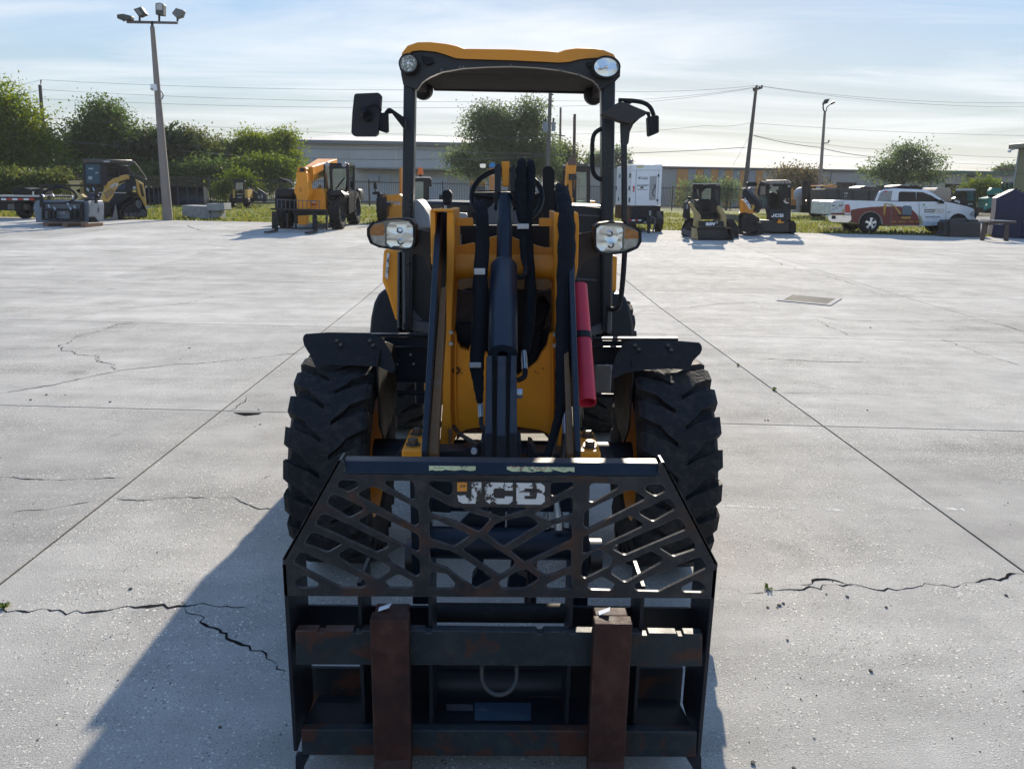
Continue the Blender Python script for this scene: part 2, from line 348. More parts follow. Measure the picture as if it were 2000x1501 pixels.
def ground_material(name, cols, scales=(.25, 3.0), bump=.4):
    m = bpy.data.materials.new(name); m.use_nodes = True; t = m.node_tree; b = t.nodes['Principled BSDF']; L = t.links.new
    ge = N(t, 'ShaderNodeNewGeometry'); r = N(t, 'ShaderNodeValToRGB'); e = r.color_ramp.elements
    n1 = N(t, 'ShaderNodeTexNoise', ins={'Scale': scales[0], 'Detail': 8, 'Roughness': .7}); L(ge.outputs['Position'], n1.inputs['Vector'])
    e[0].position = .32; e[0].color = (*cols[0], 1); e[1].position = .68; e[1].color = (*cols[-1], 1)
    for i, c in enumerate(cols[1:-1]): q = e.new(.32+.36*(i+1)/(len(cols)-1)); q.color = (*c, 1)
    L(n1.outputs['Fac'], r.inputs[0]); L(r.outputs[0], b.inputs['Base Color']); b.inputs['Roughness'].default_value = .95; b.inputs['Specular IOR Level'].default_value = .1
    n2 = N(t, 'ShaderNodeTexNoise', ins={'Scale': scales[1]*6, 'Detail': 6}); L(ge.outputs['Position'], n2.inputs['Vector'])
    bp = N(t, 'ShaderNodeBump', ins={'Strength': bump, 'Distance': .05}); L(n2.outputs['Fac'], bp.inputs['Height']); L(bp.outputs[0], b.inputs['Normal'])
    return m
def edgeY(x): 
    return e0+(x-ex0)*es
_a, _b = G(280, 429), G(1600, 455.5); es = (_b.y-_a.y)/(_b.x-_a.x); ex0, e0 = _a.x, _a.y
# wide ground sheet, to the horizon
def sheet(name, xs, ys, zf, mat, kind='structure'):
    b = B(); n = len(xs); vs = [(x, y, zf(x, y)) for y in ys for x in xs]
    b.add(vs, [(j*n+i, j*n+i+1, (j+1)*n+i+1, (j+1)*n+i) for j in range(len(ys)-1) for i in range(n-1)])
    o = b.obj(name, mat, None, smooth=60); o['kind'] = kind; return o
SOIL = ground_material('dry soil', [(.10, .085, .06), (.06, .065, .035), (.13, .11, .08)], (.4, 3))
sheet('ground', [-420, -200, -80, -40, 0, 40, 80, 200, 420], [-40, 0, 12, 33, 48, 80, 200, 420], lambda x, y: zg(y)-.10, SOIL)
LAWN = ground_material('rough lawn', [(.06, .085, .02), (.11, .14, .028), (.15, .165, .042), (.18, .155, .07)], (.55, 3))
# lawn strip between the yard and the fence
lx = [-62+4*i for i in range(27)]
def lawn():
    b = B(); n = len(lx); J = 14; vs = []
    for j in range(J+1):
        for x in lx:
            y0 = edgeY(x)+.02; y1 = 62; y = y0+(y1-y0)*j/J
            vs.append((x, y, zg(y)-.02+.05*math.sin(x*.7+y*.9)*min(1, j/2)))
    b.add(vs, [(j*n+i, j*n+i+1, (j+1)*n+i+1, (j+1)*n+i) for j in range(J) for i in range(n-1) if lx[i] < 20 or lx[i] > 60])
    o = b.obj('lawn', LAWN, None, smooth=60); o['kind'] = 'structure'
lawn()
def grass():
    n = 42000; x = rng.uniform(-40, 21, n); t = rng.random(n)**1.3; y = np.array([edgeY(a) for a in x])+.05+t*17
    clump = np.sin(x*1.7+3*np.sin(y*.8))*np.sin(y*1.9+2*np.sin(x*.6)); keep = clump+rng.normal(0, .5, n) > -.35; x, y = x[keep], y[keep]; n = len(x)
    h = rng.uniform(.05, .15, n)*(1+.5*(rng.random(n) < .1)); wd = rng.uniform(.03, .07, n); a = rng.uniform(0, 6.28, n)
    z = np.array([zg(q) for q in y])-.03; dx, dy = np.cos(a)*wd, np.sin(a)*wd; lean = rng.normal(0, .04, (n, 2))
    v = np.stack([np.stack([x-dx, y-dy, z], 1), np.stack([x+dx, y+dy, z], 1), np.stack([x+lean[:, 0], y+lean[:, 1], z+h], 1)], 1).reshape(-1, 3)
    me = bpy.data.meshes.new('grass'); me.from_pydata(v.tolist(), [], np.arange(3*n).reshape(-1, 3).tolist())
    o = bpy.data.objects.new('grass', me); C0.objects.link(o); o['kind'] = 'stuff'; o['label'] = 'short rough green and straw grass on the bank behind the yard'
    me.materials.append(leaf_mat('grass blades', (.105, .145, .028), (.20, .19, .065), .45))
def leaf_mat(name, c1, c2, trans=.45):
    if name in MC: return MC[name]
    m = bpy.data.materials.new(name); m.use_nodes = True; t = m.node_tree; MC[name] = m; L = t.links.new
    t.nodes.remove(t.nodes['Principled BSDF']); o = t.nodes['Material Output']
    ge = N(t, 'ShaderNodeNewGeometry'); r = N(t, 'ShaderNodeValToRGB'); e = r.color_ramp.elements
    e[0].color = (*c1, 1); e[1].color = (*c2, 1); L(ge.outputs['Random Per Island'], r.inputs[0])
    d = N(t, 'ShaderNodeBsdfDiffuse'); L(r.outputs[0], d.inputs[0])
    tr = N(t, 'ShaderNodeBsdfTranslucent'); hs = N(t, 'ShaderNodeHueSaturation', ins={'Saturation': 1.15, 'Value': 1.5, 'Hue': .485}); L(r.outputs[0], hs.inputs['Color']); L(hs.outputs[0], tr.inputs[0])
    gl = N(t, 'ShaderNodeBsdfGlossy', ins={'Roughness': .45}); gl.inputs[0].default_value = (.35, .36, .33, 1)
    mx = N(t, 'ShaderNodeMixShader', ins={0: trans}); L(d.outputs[0], mx.inputs[1]); L(tr.outputs[0], mx.inputs[2])
    m2 = N(t, 'ShaderNodeMixShader', ins={0: .05}); L(mx.outputs[0], m2.inputs[1]); L(gl.outputs[0], m2.inputs[2]); L(m2.outputs[0], o.inputs[0])
    return m
grass()
# concrete yard: filler sheet under separate cast slabs, with open joints
xl = [lambda y: -25.5-.14*y, lambda y: -18.5-.11*y, lambda y: -11.7-.07*y, lambda y: -6.95-.028*y, lambda y: -2.17-.0071*y,
      lambda y: 2.50-.0085*y, lambda y: 6.75+.022*y, lambda y: 11.4+.05*y, lambda y: 16.3+.08*y, lambda y: 21.5+.1*y, lambda y: 27+.13*y, lambda y: 33+.16*y, lambda y: 40+.18*y, lambda y: 47+.2*y]
xl = [lambda y: -40-.2*y, lambda y: -33-.17*y]+xl
yl = [(-9.8, 0), (-5.8, -.01), (-2.0, -.02), (1.62, -.03), (5.72, -.039), (9.57, -.043), (13.9, -.06), (18.3, -.075), (22.6, -.08), (26.6, -.08), (30.5, -.08), (None, 0)]
yard = sheet('concrete_yard', [-70, -40, -20, 0, 20, 40, 70], [-14, 0, 12, 20, 28, 36], lambda x, y: zg(y)-.007, M('joint dirt', (.028, .026, .023), 1.0, spec=0))
for v in yard.data.vertices:
    if v.co.y > 35: v.co.y = edgeY(v.co.x)-.05; v.co.z = zg(v.co.y)-.007
def yline(k, x): return edgeY(x) if yl[k][0] is None else yl[k][0]+yl[k][1]*x
def isect(i, k):
    y = 10.
    for _ in range(8): x = xl[i](y); y = yline(k, x)
    return Vector((xl[i](y), y))
def slab_mesh(q, bm_):
    # q: four corners; a cast slab with a small broken arris
    g = bm_; c = sum(q, Vector((0, 0)))/4
    def ins(d): 
        r_ = []
        for i in range(4):
            a, b, e = q[i-1], q[i], q[(i+1) % 4]; u = (a-b).normalized(); v = (e-b).normalized(); r_.append(b+(u+v)*d)
        return r_
    rings = [(ins(.0065), -.03), (ins(.0065), -.002), (ins(.0085), 0.)]; R = 7; vs = []; per = []
    for r_, z in rings:
        lp = []
        for s_, e_ in ((0, 1), (1, 2), (2, 3), (3, 0)):
            n_ = 1 if s_ in (0, 2) else R
            lp += [r_[s_].lerp(r_[e_], i/n_) for i in range(n_)]
        per = len(lp); vs += [(p.x, p.y, zg(p.y)+z) for p in lp]
    m_ = per; fs = [(i+m_*k, (i+1) % m_+m_*k, (i+1) % m_+m_*k+m_, i+m_*k+m_) for k in range(2) for i in range(m_)]
    # cross strips of the top follow the fall of the yard; corner order: q0 q1 (side) q2 q3 (side)
    o = 2*m_; right = [o+1+i for i in range(R+1)]; left = [o]+[o+m_-1-i for i in range(R)]
    fs += [(left[i], right[i], right[i+1], left[i+1]) for i in range(R)]
    g.add(vs, fs)
for i in range(len(xl)-1):
    for k in range(len(yl)-1):
        q = [isect(i, k), isect(i+1, k), isect(i+1, k+1), isect(i, k+1)]
        if min(p.x for p in q) > 46 or max(p.x for p in q) < -46: continue
        bb = B(); slab_mesh(q, bb); o = bb.obj('concrete_slab', CONC, yard, smooth=0)
# natural cracks: dirt-filled, uneven ribbons
CRK = M('crack dirt', (.020, .019, .018), 1.0, spec=0)
def crack(pts, w=.008, jit=.02, seed=0, px=True):
    rr = random.Random(seed); q = [G(*p) if px else Vector((p[0], p[1], zg(p[1]))) for p in pts]; b = B(); L_ = []
    for a, c in zip(q[:-1], q[1:]):
        n = max(2, int((c-a).length/.026)); L_ += [a.lerp(c, i/n) for i in range(n)]
    L_.append(q[-1]); k = len(L_); ox = oy = 0; vs = []; ww = 1
    for i, p in enumerate(L_):
        t = (L_[min(i+1, k-1)]-L_[max(i-1, 0)]).normalized(); nn = Vector((-t.y, t.x, 0))
        ox = ox*.80+rr.gauss(0, jit*.55); ww = max(.12, min(2.8, ww*.75+.25+rr.gauss(0, .42)))
        e = 1 if 2 < i < k-3 else .2
        c = p+nn*ox; hw = w*.30*ww*e; z = zg(c.y)+(.0015 if c.y < 11 else .005)
        vs += [(c.x-nn.x*hw, c.y-nn.y*hw, z), (c.x+nn.x*hw, c.y+nn.y*hw, z)]
    b.add(vs, [(2*i, 2*i+1, 2*i+3, 2*i+2) for i in range(k-1)])
    return b.obj('crack', CRK, yard, smooth=0)
for i, (pts, w, j) in enumerate([
    ([(-30, 1186), (60, 1192), (130, 1199), (210, 1190), (250, 1188), (330, 1184), (380, 1182), (470, 1181), (555, 1178)], .016, .022),
    ([(345, 1180), (400, 1205), (420, 1240), (480, 1265), (520, 1305), (555, 1340)], .013, .03),
    ([(1400, 1152), (1455, 1160), (1490, 1152), (1530, 1150), (1590, 1135), (1690, 1138), (1800, 1142), (1900, 1135), (2020, 1128)], .013, .022),
    ([(1565, 1142), (1600, 1133), (1640, 1138), (1690, 1143)], .02, .02),
    ([(0, 931), (60, 937), (150, 936), (245, 933)], .014, .012), ([(190, 938), (232, 940), (245, 936)], .007, .01),
    ([(208, 973), (290, 975), (400, 972), (450, 972), (480, 985), (540, 1000)], .008, .015),
    ([(0, 1001), (90, 994), (200, 975)], .006, .01),
    ([(0, 769), (110, 750), (235, 723), (330, 713), (430, 706), (560, 692), (610, 688)], .012, .014),
    ([(235, 723), (190, 705), (185, 698), (135, 690), (122, 680), (150, 655), (175, 650), (258, 628)], .013, .03),
    ([(122, 679), (60, 681), (0, 682)], .006, .01),
    ([(120, 622), (240, 603), (350, 595), (420, 579), (480, 573), (560, 571), (680, 571)], .012, .02), ([(420, 577), (370, 573), (300, 570), (150, 569)], .007, .01),
    ([(1240, 610), (1292, 603), (1350, 600), (1400, 594), (1500, 588)], .010, .012),
    ([(1450, 607), (1585, 618), (1640, 625), (1760, 628), (1910, 625), (2000, 626)], .010, .012),
    ([(1585, 622), (1605, 630), (1630, 643), (1670, 659)], .016, .02), ([(1840, 662), (1900, 685), (2000, 715)], .012, .02),
    ([(1460, 700), (1510, 701), (1610, 706), (1735, 708)], .014, .010), ([(1360, 713), (1440, 717)], .006, .006), ([(1510, 767), (1690, 769), (1760, 773)], .005, .006),
    ([(1490, 504), (1560, 526), (1640, 546), (1720, 576), (1785, 577)], .012, .03), ([(1800, 602), (1900, 604), (2000, 610)], .009, .012), ([(1910, 627), (1960, 636), (2000, 648)], .012, .02),
    ([(1960, 1085), (2010, 1086)], .009, .01), ([(500, 940), (545, 925)], .004, .01), ([(365, 440), (380, 447), (400, 452)], .03, .03),
    ([(80, 1075), (125, 1060)], .006, .012), ([(100, 1030), (140, 1010)], .005, .014), ([(445, 805), (478, 785), (485, 772)], .006, .012)]):
    crack(pts, w, j, i)
# ragged, chipped joint edges and dirt along the joints nearest the viewer
for i in (4, 5):
    for y0, y1 in ((1.2, 2.6), (2.9, 4.4), (4.5, 6.8), (7.4, 10.5)): crack([(xl[i](y0), y0), (xl[i]((y0+y1)/2), (y0+y1)/2), (xl[i](y1), y1)], .013, .004, 60+i+int(y0*9), px=False)
# broken slab corner by the joint left of the front wheel
g_ = [G(*p) for p in [(455, 805.5), (512, 806), (505, 809.5), (478, 812), (466, 809)]]
B().add([(p.x, p.y, .002) for p in g_], [(0, 1, 2, 3, 4)]).obj('spalled_hole', CRK, yard, smooth=0)
# worn white paint line on the right
def paint_line():
    b = B(); rr = random.Random(3)
    for a, c in [((1405, 987), (1470, 990)), ((1472, 990), (1520, 992)), ((1540, 992), (1560, 993)), ((1612, 994), (1648, 997)), ((1778, 991), (1822, 995)), ((1850, 993), (1885, 995))]:
        p, q = G(*a), G(*c); n = 14
        for i in range(n):
            if rr.random() < .25: continue
            m = p.lerp(q, (i+rr.random()*.5)/n); e = p.lerp(q, (i+1)/n); h = rr.uniform(.006, .022)
            b.add([(m.x, m.y-h, .0015), (e.x, e.y-h*rr.random(), .0015), (e.x, e.y+h, .0015), (m.x, m.y+h*rr.random(), .0015)], [(0, 1, 2, 3)])
    o = b.obj('worn_paint_line', M('worn line paint', (.66, .65, .61), .9, spec=.1), yard, smooth=0); o['kind'] = 'stuff'
paint_line()
# loose stones and crumbs
def crumbs():
    b = B(); rr = random.Random(5)
    pts = [(1522, 1182), (1518, 1186), (1530, 1178), (1499, 1186), (1538, 1250), (1700, 1310), (1655, 1165), (1965, 1163), (1470, 1490), (1550, 1500), (1614, 1160), (1731, 1186), (352, 591), (103, 525), (130, 583), (148, 588), (91, 771), (127, 771), (60, 781), (215, 785), (352, 702), (370, 680), (505, 800), (508, 829), (498, 833), (255, 1150), (430, 1420), (1494, 821), (1500, 821), (1694, 801), (1350, 590), (1356, 591), (620, 460), (1700, 640)]
    for i in range(170): pts.append((rr.uniform(0, 2000), rr.uniform(480, 1500)))
    for i, p in enumerate(pts):
        c = G(*p); s = rr.uniform(.0025, .0055)*(1.35 if i < 34 else .55)*(1+c.y*.06)
        vs = [(c.x+s*math.cos(a)*rr.uniform(.7, 1.3), c.y+s*math.sin(a)*rr.uniform(.7, 1.3), zg(c.y)+z*s) for z in (0, .8) for a in (0, 1.3, 2.5, 3.8, 5.1)]
        b.add(vs, [(5, 6, 7, 8, 9)]+[(j, (j+1) % 5, 5+(j+1) % 5, 5+j) for j in range(5)])
    o = b.obj('gravel', M('gravel crumbs', (.075, .07, .062), .9, var=.4), None, smooth=0, kind='stuff'); o['label'] = 'loose dark crumbs of gravel scattered on the concrete yard'
crumbs()
def weed(px, py, n, s, label):
    c = G(px, py); b = B(); rr = random.Random(int(px))
    for i in range(n):
        a = rr.uniform(0, 6.28); l = s*rr.uniform(.5, 1); h = s*rr.uniform(.2, .8); w_ = s*.16
        d = Vector((math.cos(a), math.sin(a), 0)); e = Vector((-d.y, d.x, 0)); o = c+d*s*.1
        b.add([o-e*w_*.5, o+e*w_*.5, o+d*l*.6+e*w_+Vector((0, 0, h)), o+d*l+Vector((0, 0, h*.8)), o+d*l*.6-e*w_+Vector((0, 0, h))], [(0, 1, 2, 3, 4)])
    o = b.obj('weed', leaf_mat('weed leaves', (.07, .13, .02), (.13, .17, .04)), None, smooth=0); o['label'] = label; o['category'] = 'weed'
weed(1500, 1150, 16, .028, 'small bright green weed growing in the crack right of the loader')
weed(8, 1186, 26, .03, 'dry brownish weed tuft in the crack at the left edge')
weed(1442, 715, 22, .030, 'dry straw coloured tuft in the joint right of the red strut'); weed(1512, 762, 26, .034, 'wider straw coloured tuft further down the same joint right of the front wheel')
# storm drain grate
dq = [G(1541, 574.5), G(1644, 584), G(1622, 597.5), G(1517, 587.5)]
dr = thing('drain_grate', 'metal storm drain grate with pale concrete rim set in the yard', 'drain grate', tuple(sum(dq, Vector())/4))
def quad_lerp(u, v): return (dq[3]*(1-u)+dq[2]*u)*(1-v)+(dq[0]*(1-u)+dq[1]*u)*v
def flat(name, us, vs_, z0, z1, mat, b=None):
    own = b is None; b = b or B(); q = [quad_lerp(us[0], vs_[0]), quad_lerp(us[1], vs_[0]), quad_lerp(us[1], vs_[1]), quad_lerp(us[0], vs_[1])]
    b.loft([p+Vector((0, 0, z0)) for p in q], [p+Vector((0, 0, z1)) for p in q]); return b.obj(name, mat, dr, smooth=0) if own else b
flat('pit_shade_plate', (.0, 1), (0, 1), .002, .005, M('drain pit', (.006, .006, .006), 1.0, spec=0))  # flat near-black plate on the slab paints the shaded hole
rim = B()
for us, vs_ in (((0, .09), (0, 1)), ((.91, 1), (0, 1)), ((.09, .91), (0, .10)), ((.09, .91), (.90, 1))): flat('', us, vs_, .002, .014, None, rim)
rim.obj('rim', M('grate rim concrete', (.40, .39, .36), .9, spec=.1), dr, smooth=0)
GM = M('dull grate iron', (.085, .09, .088), .7, spec=.15)
for i in range(15):
    u = .11+.78*i/14; flat('bar', (u-.010, u+.010), (.1, .9), .005, .016, GM)
for i in range(7):
    v = .16+.68*i/6; flat('cross_bar', (.1, .9), (v-.018, v+.018), .0055, .0145, GM)
# ------------------------------------------------------------------ the wheel loader in the foreground
LD = thing('wheel_loader', 'yellow and black wheel loader with open canopy and pallet forks, large in the foreground', 'wheel loader', (0, 4.4, 0))
def tyre_builder(c, R, W, n=21, lug=.034, seg=44, skew=.28):
    c = Vector(c); b = B(); h = W/2; Rc = R-lug
    prof = [(-h*.74, R*.56), (-h*.90, R*.62), (-h*1.0, R*.74), (-h*1.0, R*.83), (-h*.93, R*.895), (-h*.84, Rc), (0, Rc+.006), (h*.84, Rc), (h*.93, R*.895), (h*1.0, R*.83), (h*1.0, R*.74), (h*.90, R*.62), (h*.74, R*.56)]
    b.lathe(prof, c, (1, 0, 0), seg)
    def pt(x, r, a): return c+Vector((x, -math.cos(a)*r, math.sin(a)*r))
    for s in (-1, 1):
        for i in range(n):
            a0 = 2*math.pi*(i+(.5 if s > 0 else 0))/n
            rows = []
            for t, hw, r in ((-.10, .050, R-.004), (.12, .061, R), (.38, .056, R), (.52, .044, R), (.86, .042, R-.003), (1.0, .038, R-.016), (1.015, .030, R*.83)):
                a = a0+skew*(max(0, t)**1.15 if t < .52 else .47+.62*(t-.52)); k = hw/R
                bot = Rc-.012 if t < .95 else min(Rc, r)-.022
                rows.append([pt(s*h*t, bot, a-k*1.18), pt(s*h*t, r, a-k), pt(s*h*t, r, a+k), pt(s*h*t, bot, a+k*1.18)])
            vs = [p for r_ in rows for p in r_]; m = len(rows)
            fs = [(4*j+q, 4*j+q+1, 4*j+q+5, 4*j+q+4) for j in range(m-1) for q in range(3)]+[(0, 1, 2, 3), (4*m-4, 4*m-3, 4*m-2, 4*m-1)]
            b.add(vs, fs)
    return b
def wheel(parent, c, R=.487, W=.335, rim=Y_, n=21, seg=44, lug=.034):
    c = Vector(c); h = W/2
    rb = B().lathe([(-h*.72, R*.575), (-h*.78, R*.60), (-h*.80, R*.57), (-h*.66, R*.53), (-h*.2, R*.50), (-h*.1, R*.16), (h*.1, R*.16), (h*.2, R*.50), (h*.66, R*.53), (h*.80, R*.57), (h*.78, R*.60), (h*.72, R*.575)], c, (1, 0, 0), seg)
    w_ = rb.obj('wheel', rim, parent, smooth=40)
    tyre_builder(c, R, W, n, lug, seg).obj('tyre', RB, w_, smooth=24)
    hb = B().lathe([(-h*.45, 0), (-h*.45, R*.17), (0, R*.2), (h*.45, R*.17), (h*.45, 0)], c, (1, 0, 0), 20)
    for k in range(8):
        a = k*math.pi/4; q = c+Vector((0, math.cos(a)*R*.3, math.sin(a)*R*.3)); hb.cyl(q-Vector((h*.26, 0, 0)), q+Vector((h*.26, 0, 0)), R*.026, n=6)
    hb.obj('hub', DK, w_, smooth=35)
    return w_
wheel(LD, (-.728, 3.42, .487)); wheel(LD, (.735, 3.42, .487)); wheel(LD, (-.72, 5.46, .487)); wheel(LD, (.72, 5.46, .487))
# --- fork carriage
YF = 1.93; F_ = PY(YF)
XL, XR = P(557, 1200, YF).x, P(1393, 1200, YF).x
car = sh('fork_carriage', [(577, 1231), (620, 1231), (622, 1236), (632, 1236), (634, 1231), (690, 1231), (692, 1237), (705, 1237), (707, 1231), (830, 1231), (832, 1236), (842, 1236), (844, 1231), (1000, 1233), (1048, 1233), (1050, 1238), (1060, 1238), (1062, 1233), (1110, 1233), (1112, 1238), (1122, 1238), (1124, 1234), (1250, 1236), (1252, 1241), (1265, 1241), (1267, 1236), (1322, 1237), (1324, 1242), (1334, 1242), (1336, 1237), (1372, 1238), (1371, 1301), (578, 1297)], F_, .030, FP, LD, bevel=.003)
for x0, x1 in ((XL, XL+.012), (XR-.012, XR)):
    B().loft([Vector((x, YF, z)) for x, z in ((x0, .10), (x1, .10), (x1, .70), (x0, .70))], [Vector((x, YF+.20, z)) for x, z in ((x0, .13), (x1, .13), (x1, .66), (x0, .66))]).obj('side_plate', DK, car, bevel=.002)
for px in ((702, 711), (836, 846), (1107, 1116), (1242, 1252)):
    a, b_ = P(px[0], 1300, YF+.03).x, P(px[1], 1300, YF+.03).x; a = (a+b_)/2
    B().box(a-.005, a+.005, YF+.031, YF+.185, .13, .63).obj('rib', DK, car)
B().box(XL+.013, P(846, 1200, 2.1).x, YF+.186, YF+.198, P(700, 1236, YF+.19).z-.06, P(700, 1182, YF+.19).z).obj('shelf_plate', DK, car, bevel=.002)
B().box(P(1114, 1200, 2.1).x, XR-.013, YF+.186, YF+.198, P(1250, 1238, YF+.19).z-.06, P(1250, 1185, YF+.19).z).obj('shelf_plate', DK, car, bevel=.002)
Zl = zt(540, 890, 5.175); Zm = zt(800, 890, 5.175)
left = [[(615,290),(650,245),(800,245),(830,285),(815,320),(720,372),(620,320)],
 [(1095,250),(1395,250),(1400,440),(1350,447),(1100,300)],
 [(820,385),(850,360),(960,308),(1010,318),(1440,540),(1440,690),(1395,716),(830,410)],
 [(575,375),(880,520),(870,555),(735,630),(505,490),(530,420)],
 [(470,570),(1135,885),(1135,920),(1015,977),(395,700),(400,660)],
 [(832,645),(970,568),(1445,800),(1440,960),(1410,968),(838,680)],
 [(360,763),(660,880),(650,900),(520,977),(290,895),(290,855)],
 [(240,955),(900,1258),(908,1300),(880,1332),(655,1332),(175,1085),(180,1050)],
 [(182,1260),(280,1197),(432,1283),(415,1332),(215,1332),(185,1300)],
 [(620,990),(740,918),(1140,1108),(1152,1160),(1005,1255),(640,1040)],
 [(1100,1265),(1235,1188),(1388,1272),(1380,1315),(1345,1332),(1140,1332),(1105,1300)],
 [(1105,1010),(1285,905),(1448,1055),(1450,1200),(1410,1222),(1165,1090)]]
mid = [[(185,285),(215,250),(430,250),(430,437),(200,310)], [(1425,263),(1660,263),(1668,310),(1418,437)],
 [(192,440),(222,410),(440,520),(515,522),(640,580),(825,630),(812,655),(720,757),(690,767),(480,667),(195,580)],
 [(665,530),(750,515),(1170,518),(1178,545),(925,627),(800,577)], [(1268,585),(1420,500),(1600,420),(1657,430),(1655,590),(1430,660),(1280,605)],
 [(192,665),(250,640),(600,790),(605,815),(460,912),(430,914),(208,840)], [(785,780),(860,690),(960,648),(1190,603),(1312,670),(1302,700),(960,912),(930,912),(792,805)],
 [(1027,950),(1440,700),(1560,668),(1642,680),(1642,845),(1180,1072),(1150,1072),(1030,975)], [(542,935),(690,828),(720,833),(1052,1045),(1064,1110),(930,1202),(900,1202),(550,968)],
 [(203,940),(235,918),(420,958),(540,1030),(824,1215),(822,1255),(690,1327),(660,1332),(500,1232),(380,1135),(208,1075)],
 [(208,1190),(240,1168),(380,1193),(458,1280),(458,1312),(430,1343),(230,1343),(208,1320)], [(897,1290),(920,1258),(1130,1143),(1190,1148),(1303,1230),(1292,1262),(1160,1338),(930,1343)],
 [(1258,1080),(1580,938),(1637,950),(1637,1120),(1390,1217),(1262,1135)], [(1375,1300),(1642,1168),(1642,1330),(1610,1347),(1400,1347)]]
def uv(p): q = F_.pt(*p); return (q.x, q.z)
xm = (uv((552, 1090))[0]+uv((1402, 1100))[0])/2
Ho = [uv((660, 900)), uv((665, 897)), uv((672, 903)), uv((676, 925.5)), uv((1284, 930.5)), uv((1287, 908)), uv((1295, 902)), uv((1299, 905)), uv((1402, 1100)), uv((1394, 1168)), uv((556, 1163)), uv((552, 1090))]
hl = []
for h in left:
    q = [uv(Zl(p)) for p in h]; hl += [rnd(q, .016, 4), rnd([(2*xm-x, z) for x, z in q][::-1], .016, 4)]
for h in mid: hl.append(rnd([uv(Zm(p)) for p in h], .014, 4))
gb = B().shape(rnd(Ho, .008), hl, lambda x, z: Vector((x, YF, z)), lambda x, z: Vector((x, YF+.010, z)))
gb.obj('grille', FR, car, bevel=.0015, seg=1)
# side flanges folded back from the grille plate
fl = B()
for s, (a, b_) in ((1, ((662, 897), (553, 1092))), (-1, ((1297, 902), (1401, 1102)))):
    p, q = F_.pt(*a), F_.pt(*b_); n_ = Vector((.006*s, 0, 0)); bk = Vector((0, .055, 0))
    fl.loft([p, q, q+n_, p+n_], [p+bk, q+bk, q+n_+bk, p+n_+bk])
fl.obj('flange', FR, car)
tbm = B(); p, q = P(668, 904, YF), P(1290, 909, YF); r0, r1 = P(668, 924, YF), P(1290, 929, YF)
tbm.loft([r0+Vector((0, -.004, 0)), r1+Vector((0, -.004, 0)), q+Vector((0, .022, -.002)), p+Vector((0, .022, -.002))], [r0+Vector((0, .06, 0)), r1+Vector((0, .06, 0)), q+Vector((0, .06, 0)), p+Vector((0, .06, 0))])
tbm.obj('top_bar', NV, car, bevel=.003)
sticker_pl = lambda y: None
def slope_label(x0, x1, y0, y1, mat, name='warning_label'):
    f = lambda px, py: P(px, py, YF-.004+.026*(924.5+.0085*(px-668)-py)/20.5-.0035)
    rr = random.Random(int(x0)); top = [(x0+(x1-x0)*i/14, y0+(rr.random()*1.2)) for i in range(15)]; bot = [(x1-(x1-x0)*i/14, y1-rr.random()*4.5*(.4+rr.random())) for i in range(15)]
    B().shape(top+bot, [], f, lambda x, y: f(x, y)+Vector((0, .0015, 0))).obj(name, mat, car, smooth=0)
    return f
f = slope_label(838, 929, 904, 919.5, YS); f2 = slope_label(990, 1122, 905, 922, YS)
ink = M('label ink', (.05, .05, .045), .6); red_ink = M('faded red ink', (.42, .12, .09), .6)
def strokes(f, segs, mat, w_=.7):
    b = B()
    for (a, c) in segs:
        d = Vector((c[0]-a[0], c[1]-a[1])); d.normalize(); n_ = Vector((-d.y, d.x))*w_*.5; up = Vector((0, -.0008, 0))
        b.add([f(a[0]+n_.x, a[1]+n_.y)+up, f(c[0]+n_.x, c[1]+n_.y)+up, f(c[0]-n_.x, c[1]-n_.y)+up, f(a[0]-n_.x, a[1]-n_.y)+up], [(0, 1, 2, 3)])
    b.obj('pictogram', mat, car, smooth=0)
strokes(f, [((882, 906), (882, 914)), ((895, 907), (905, 916)), ((905, 916), (917, 908)), ((848, 907), (848, 913)), ((848, 913), (868, 913)), ((858, 907), (858, 912))], ink)
strokes(f2, [((1033, 907), (1033, 918)), ((1076, 907), (1076, 918)), ((1088, 909), (1099, 917)), ((1099, 917), (1110, 909))], ink)
strokes(f2, [((997, 909), (1004, 913)), ((1004, 913), (1012, 910)), ((1016, 917), (1027, 909)), ((1040, 909), (1048, 915)), ((1048, 915), (1062, 917)), ((1062, 917), (1070, 909))], red_ink, 1.6)
sh('badge_plate', rnd([(885, 938), (1076, 941), (1075, 990), (884, 989)], 4), F_, .004, M('scuffed dark badge', (.022, .019, .018), .6, rust=(.06, .04, .03), rthr=.6, rs=18), car, off=-.004)
jcb(car, F_, -.0042, [(893, 941), (1064, 943.5), (1064, 985), (893, 982.5)], WL, thick=.0015)
sh('orange_tag', [(893, 942), (904, 941.5), (912, 942), (912, 959), (893, 959)], F_, .001, OR, car, off=-.0072, smooth=0)
text(car, 'JCB', 898, 946, 909, 953, F_, ink, off=-.0085, name='tag_print')
sh('lower_rail', [(588, 1424), (1362, 1428), (1360, 1478), (590, 1474)], F_, .030, FP, car, bevel=.003)
rl = B(); z0 = P(900, 1370, 2.1).z
rl.loft([Vector((XL+.03, 2.115, z0)), Vector((XR-.03, 2.115, z0)), Vector((XR-.03, 2.125, z0)), Vector((XL+.03, 2.125, z0))], [Vector((XL+.02, 1.962, .165)), Vector((XR-.02, 1.962, .165)), Vector((XR-.02, 1.972, .160)), Vector((XL+.02, 1.972, .160))])
rl.obj('sloping_plate', DK, car)
a, c = P(716, 1302, 2.172), P(1232, 1400, 2.172); B().box(a.x, c.x, 2.172, 2.182, c.z, P(900, 1236, 2.172).z-.02).obj('dark_backing_plate', DK, car)  # added to hide the bright ground behind, so these bays look dark
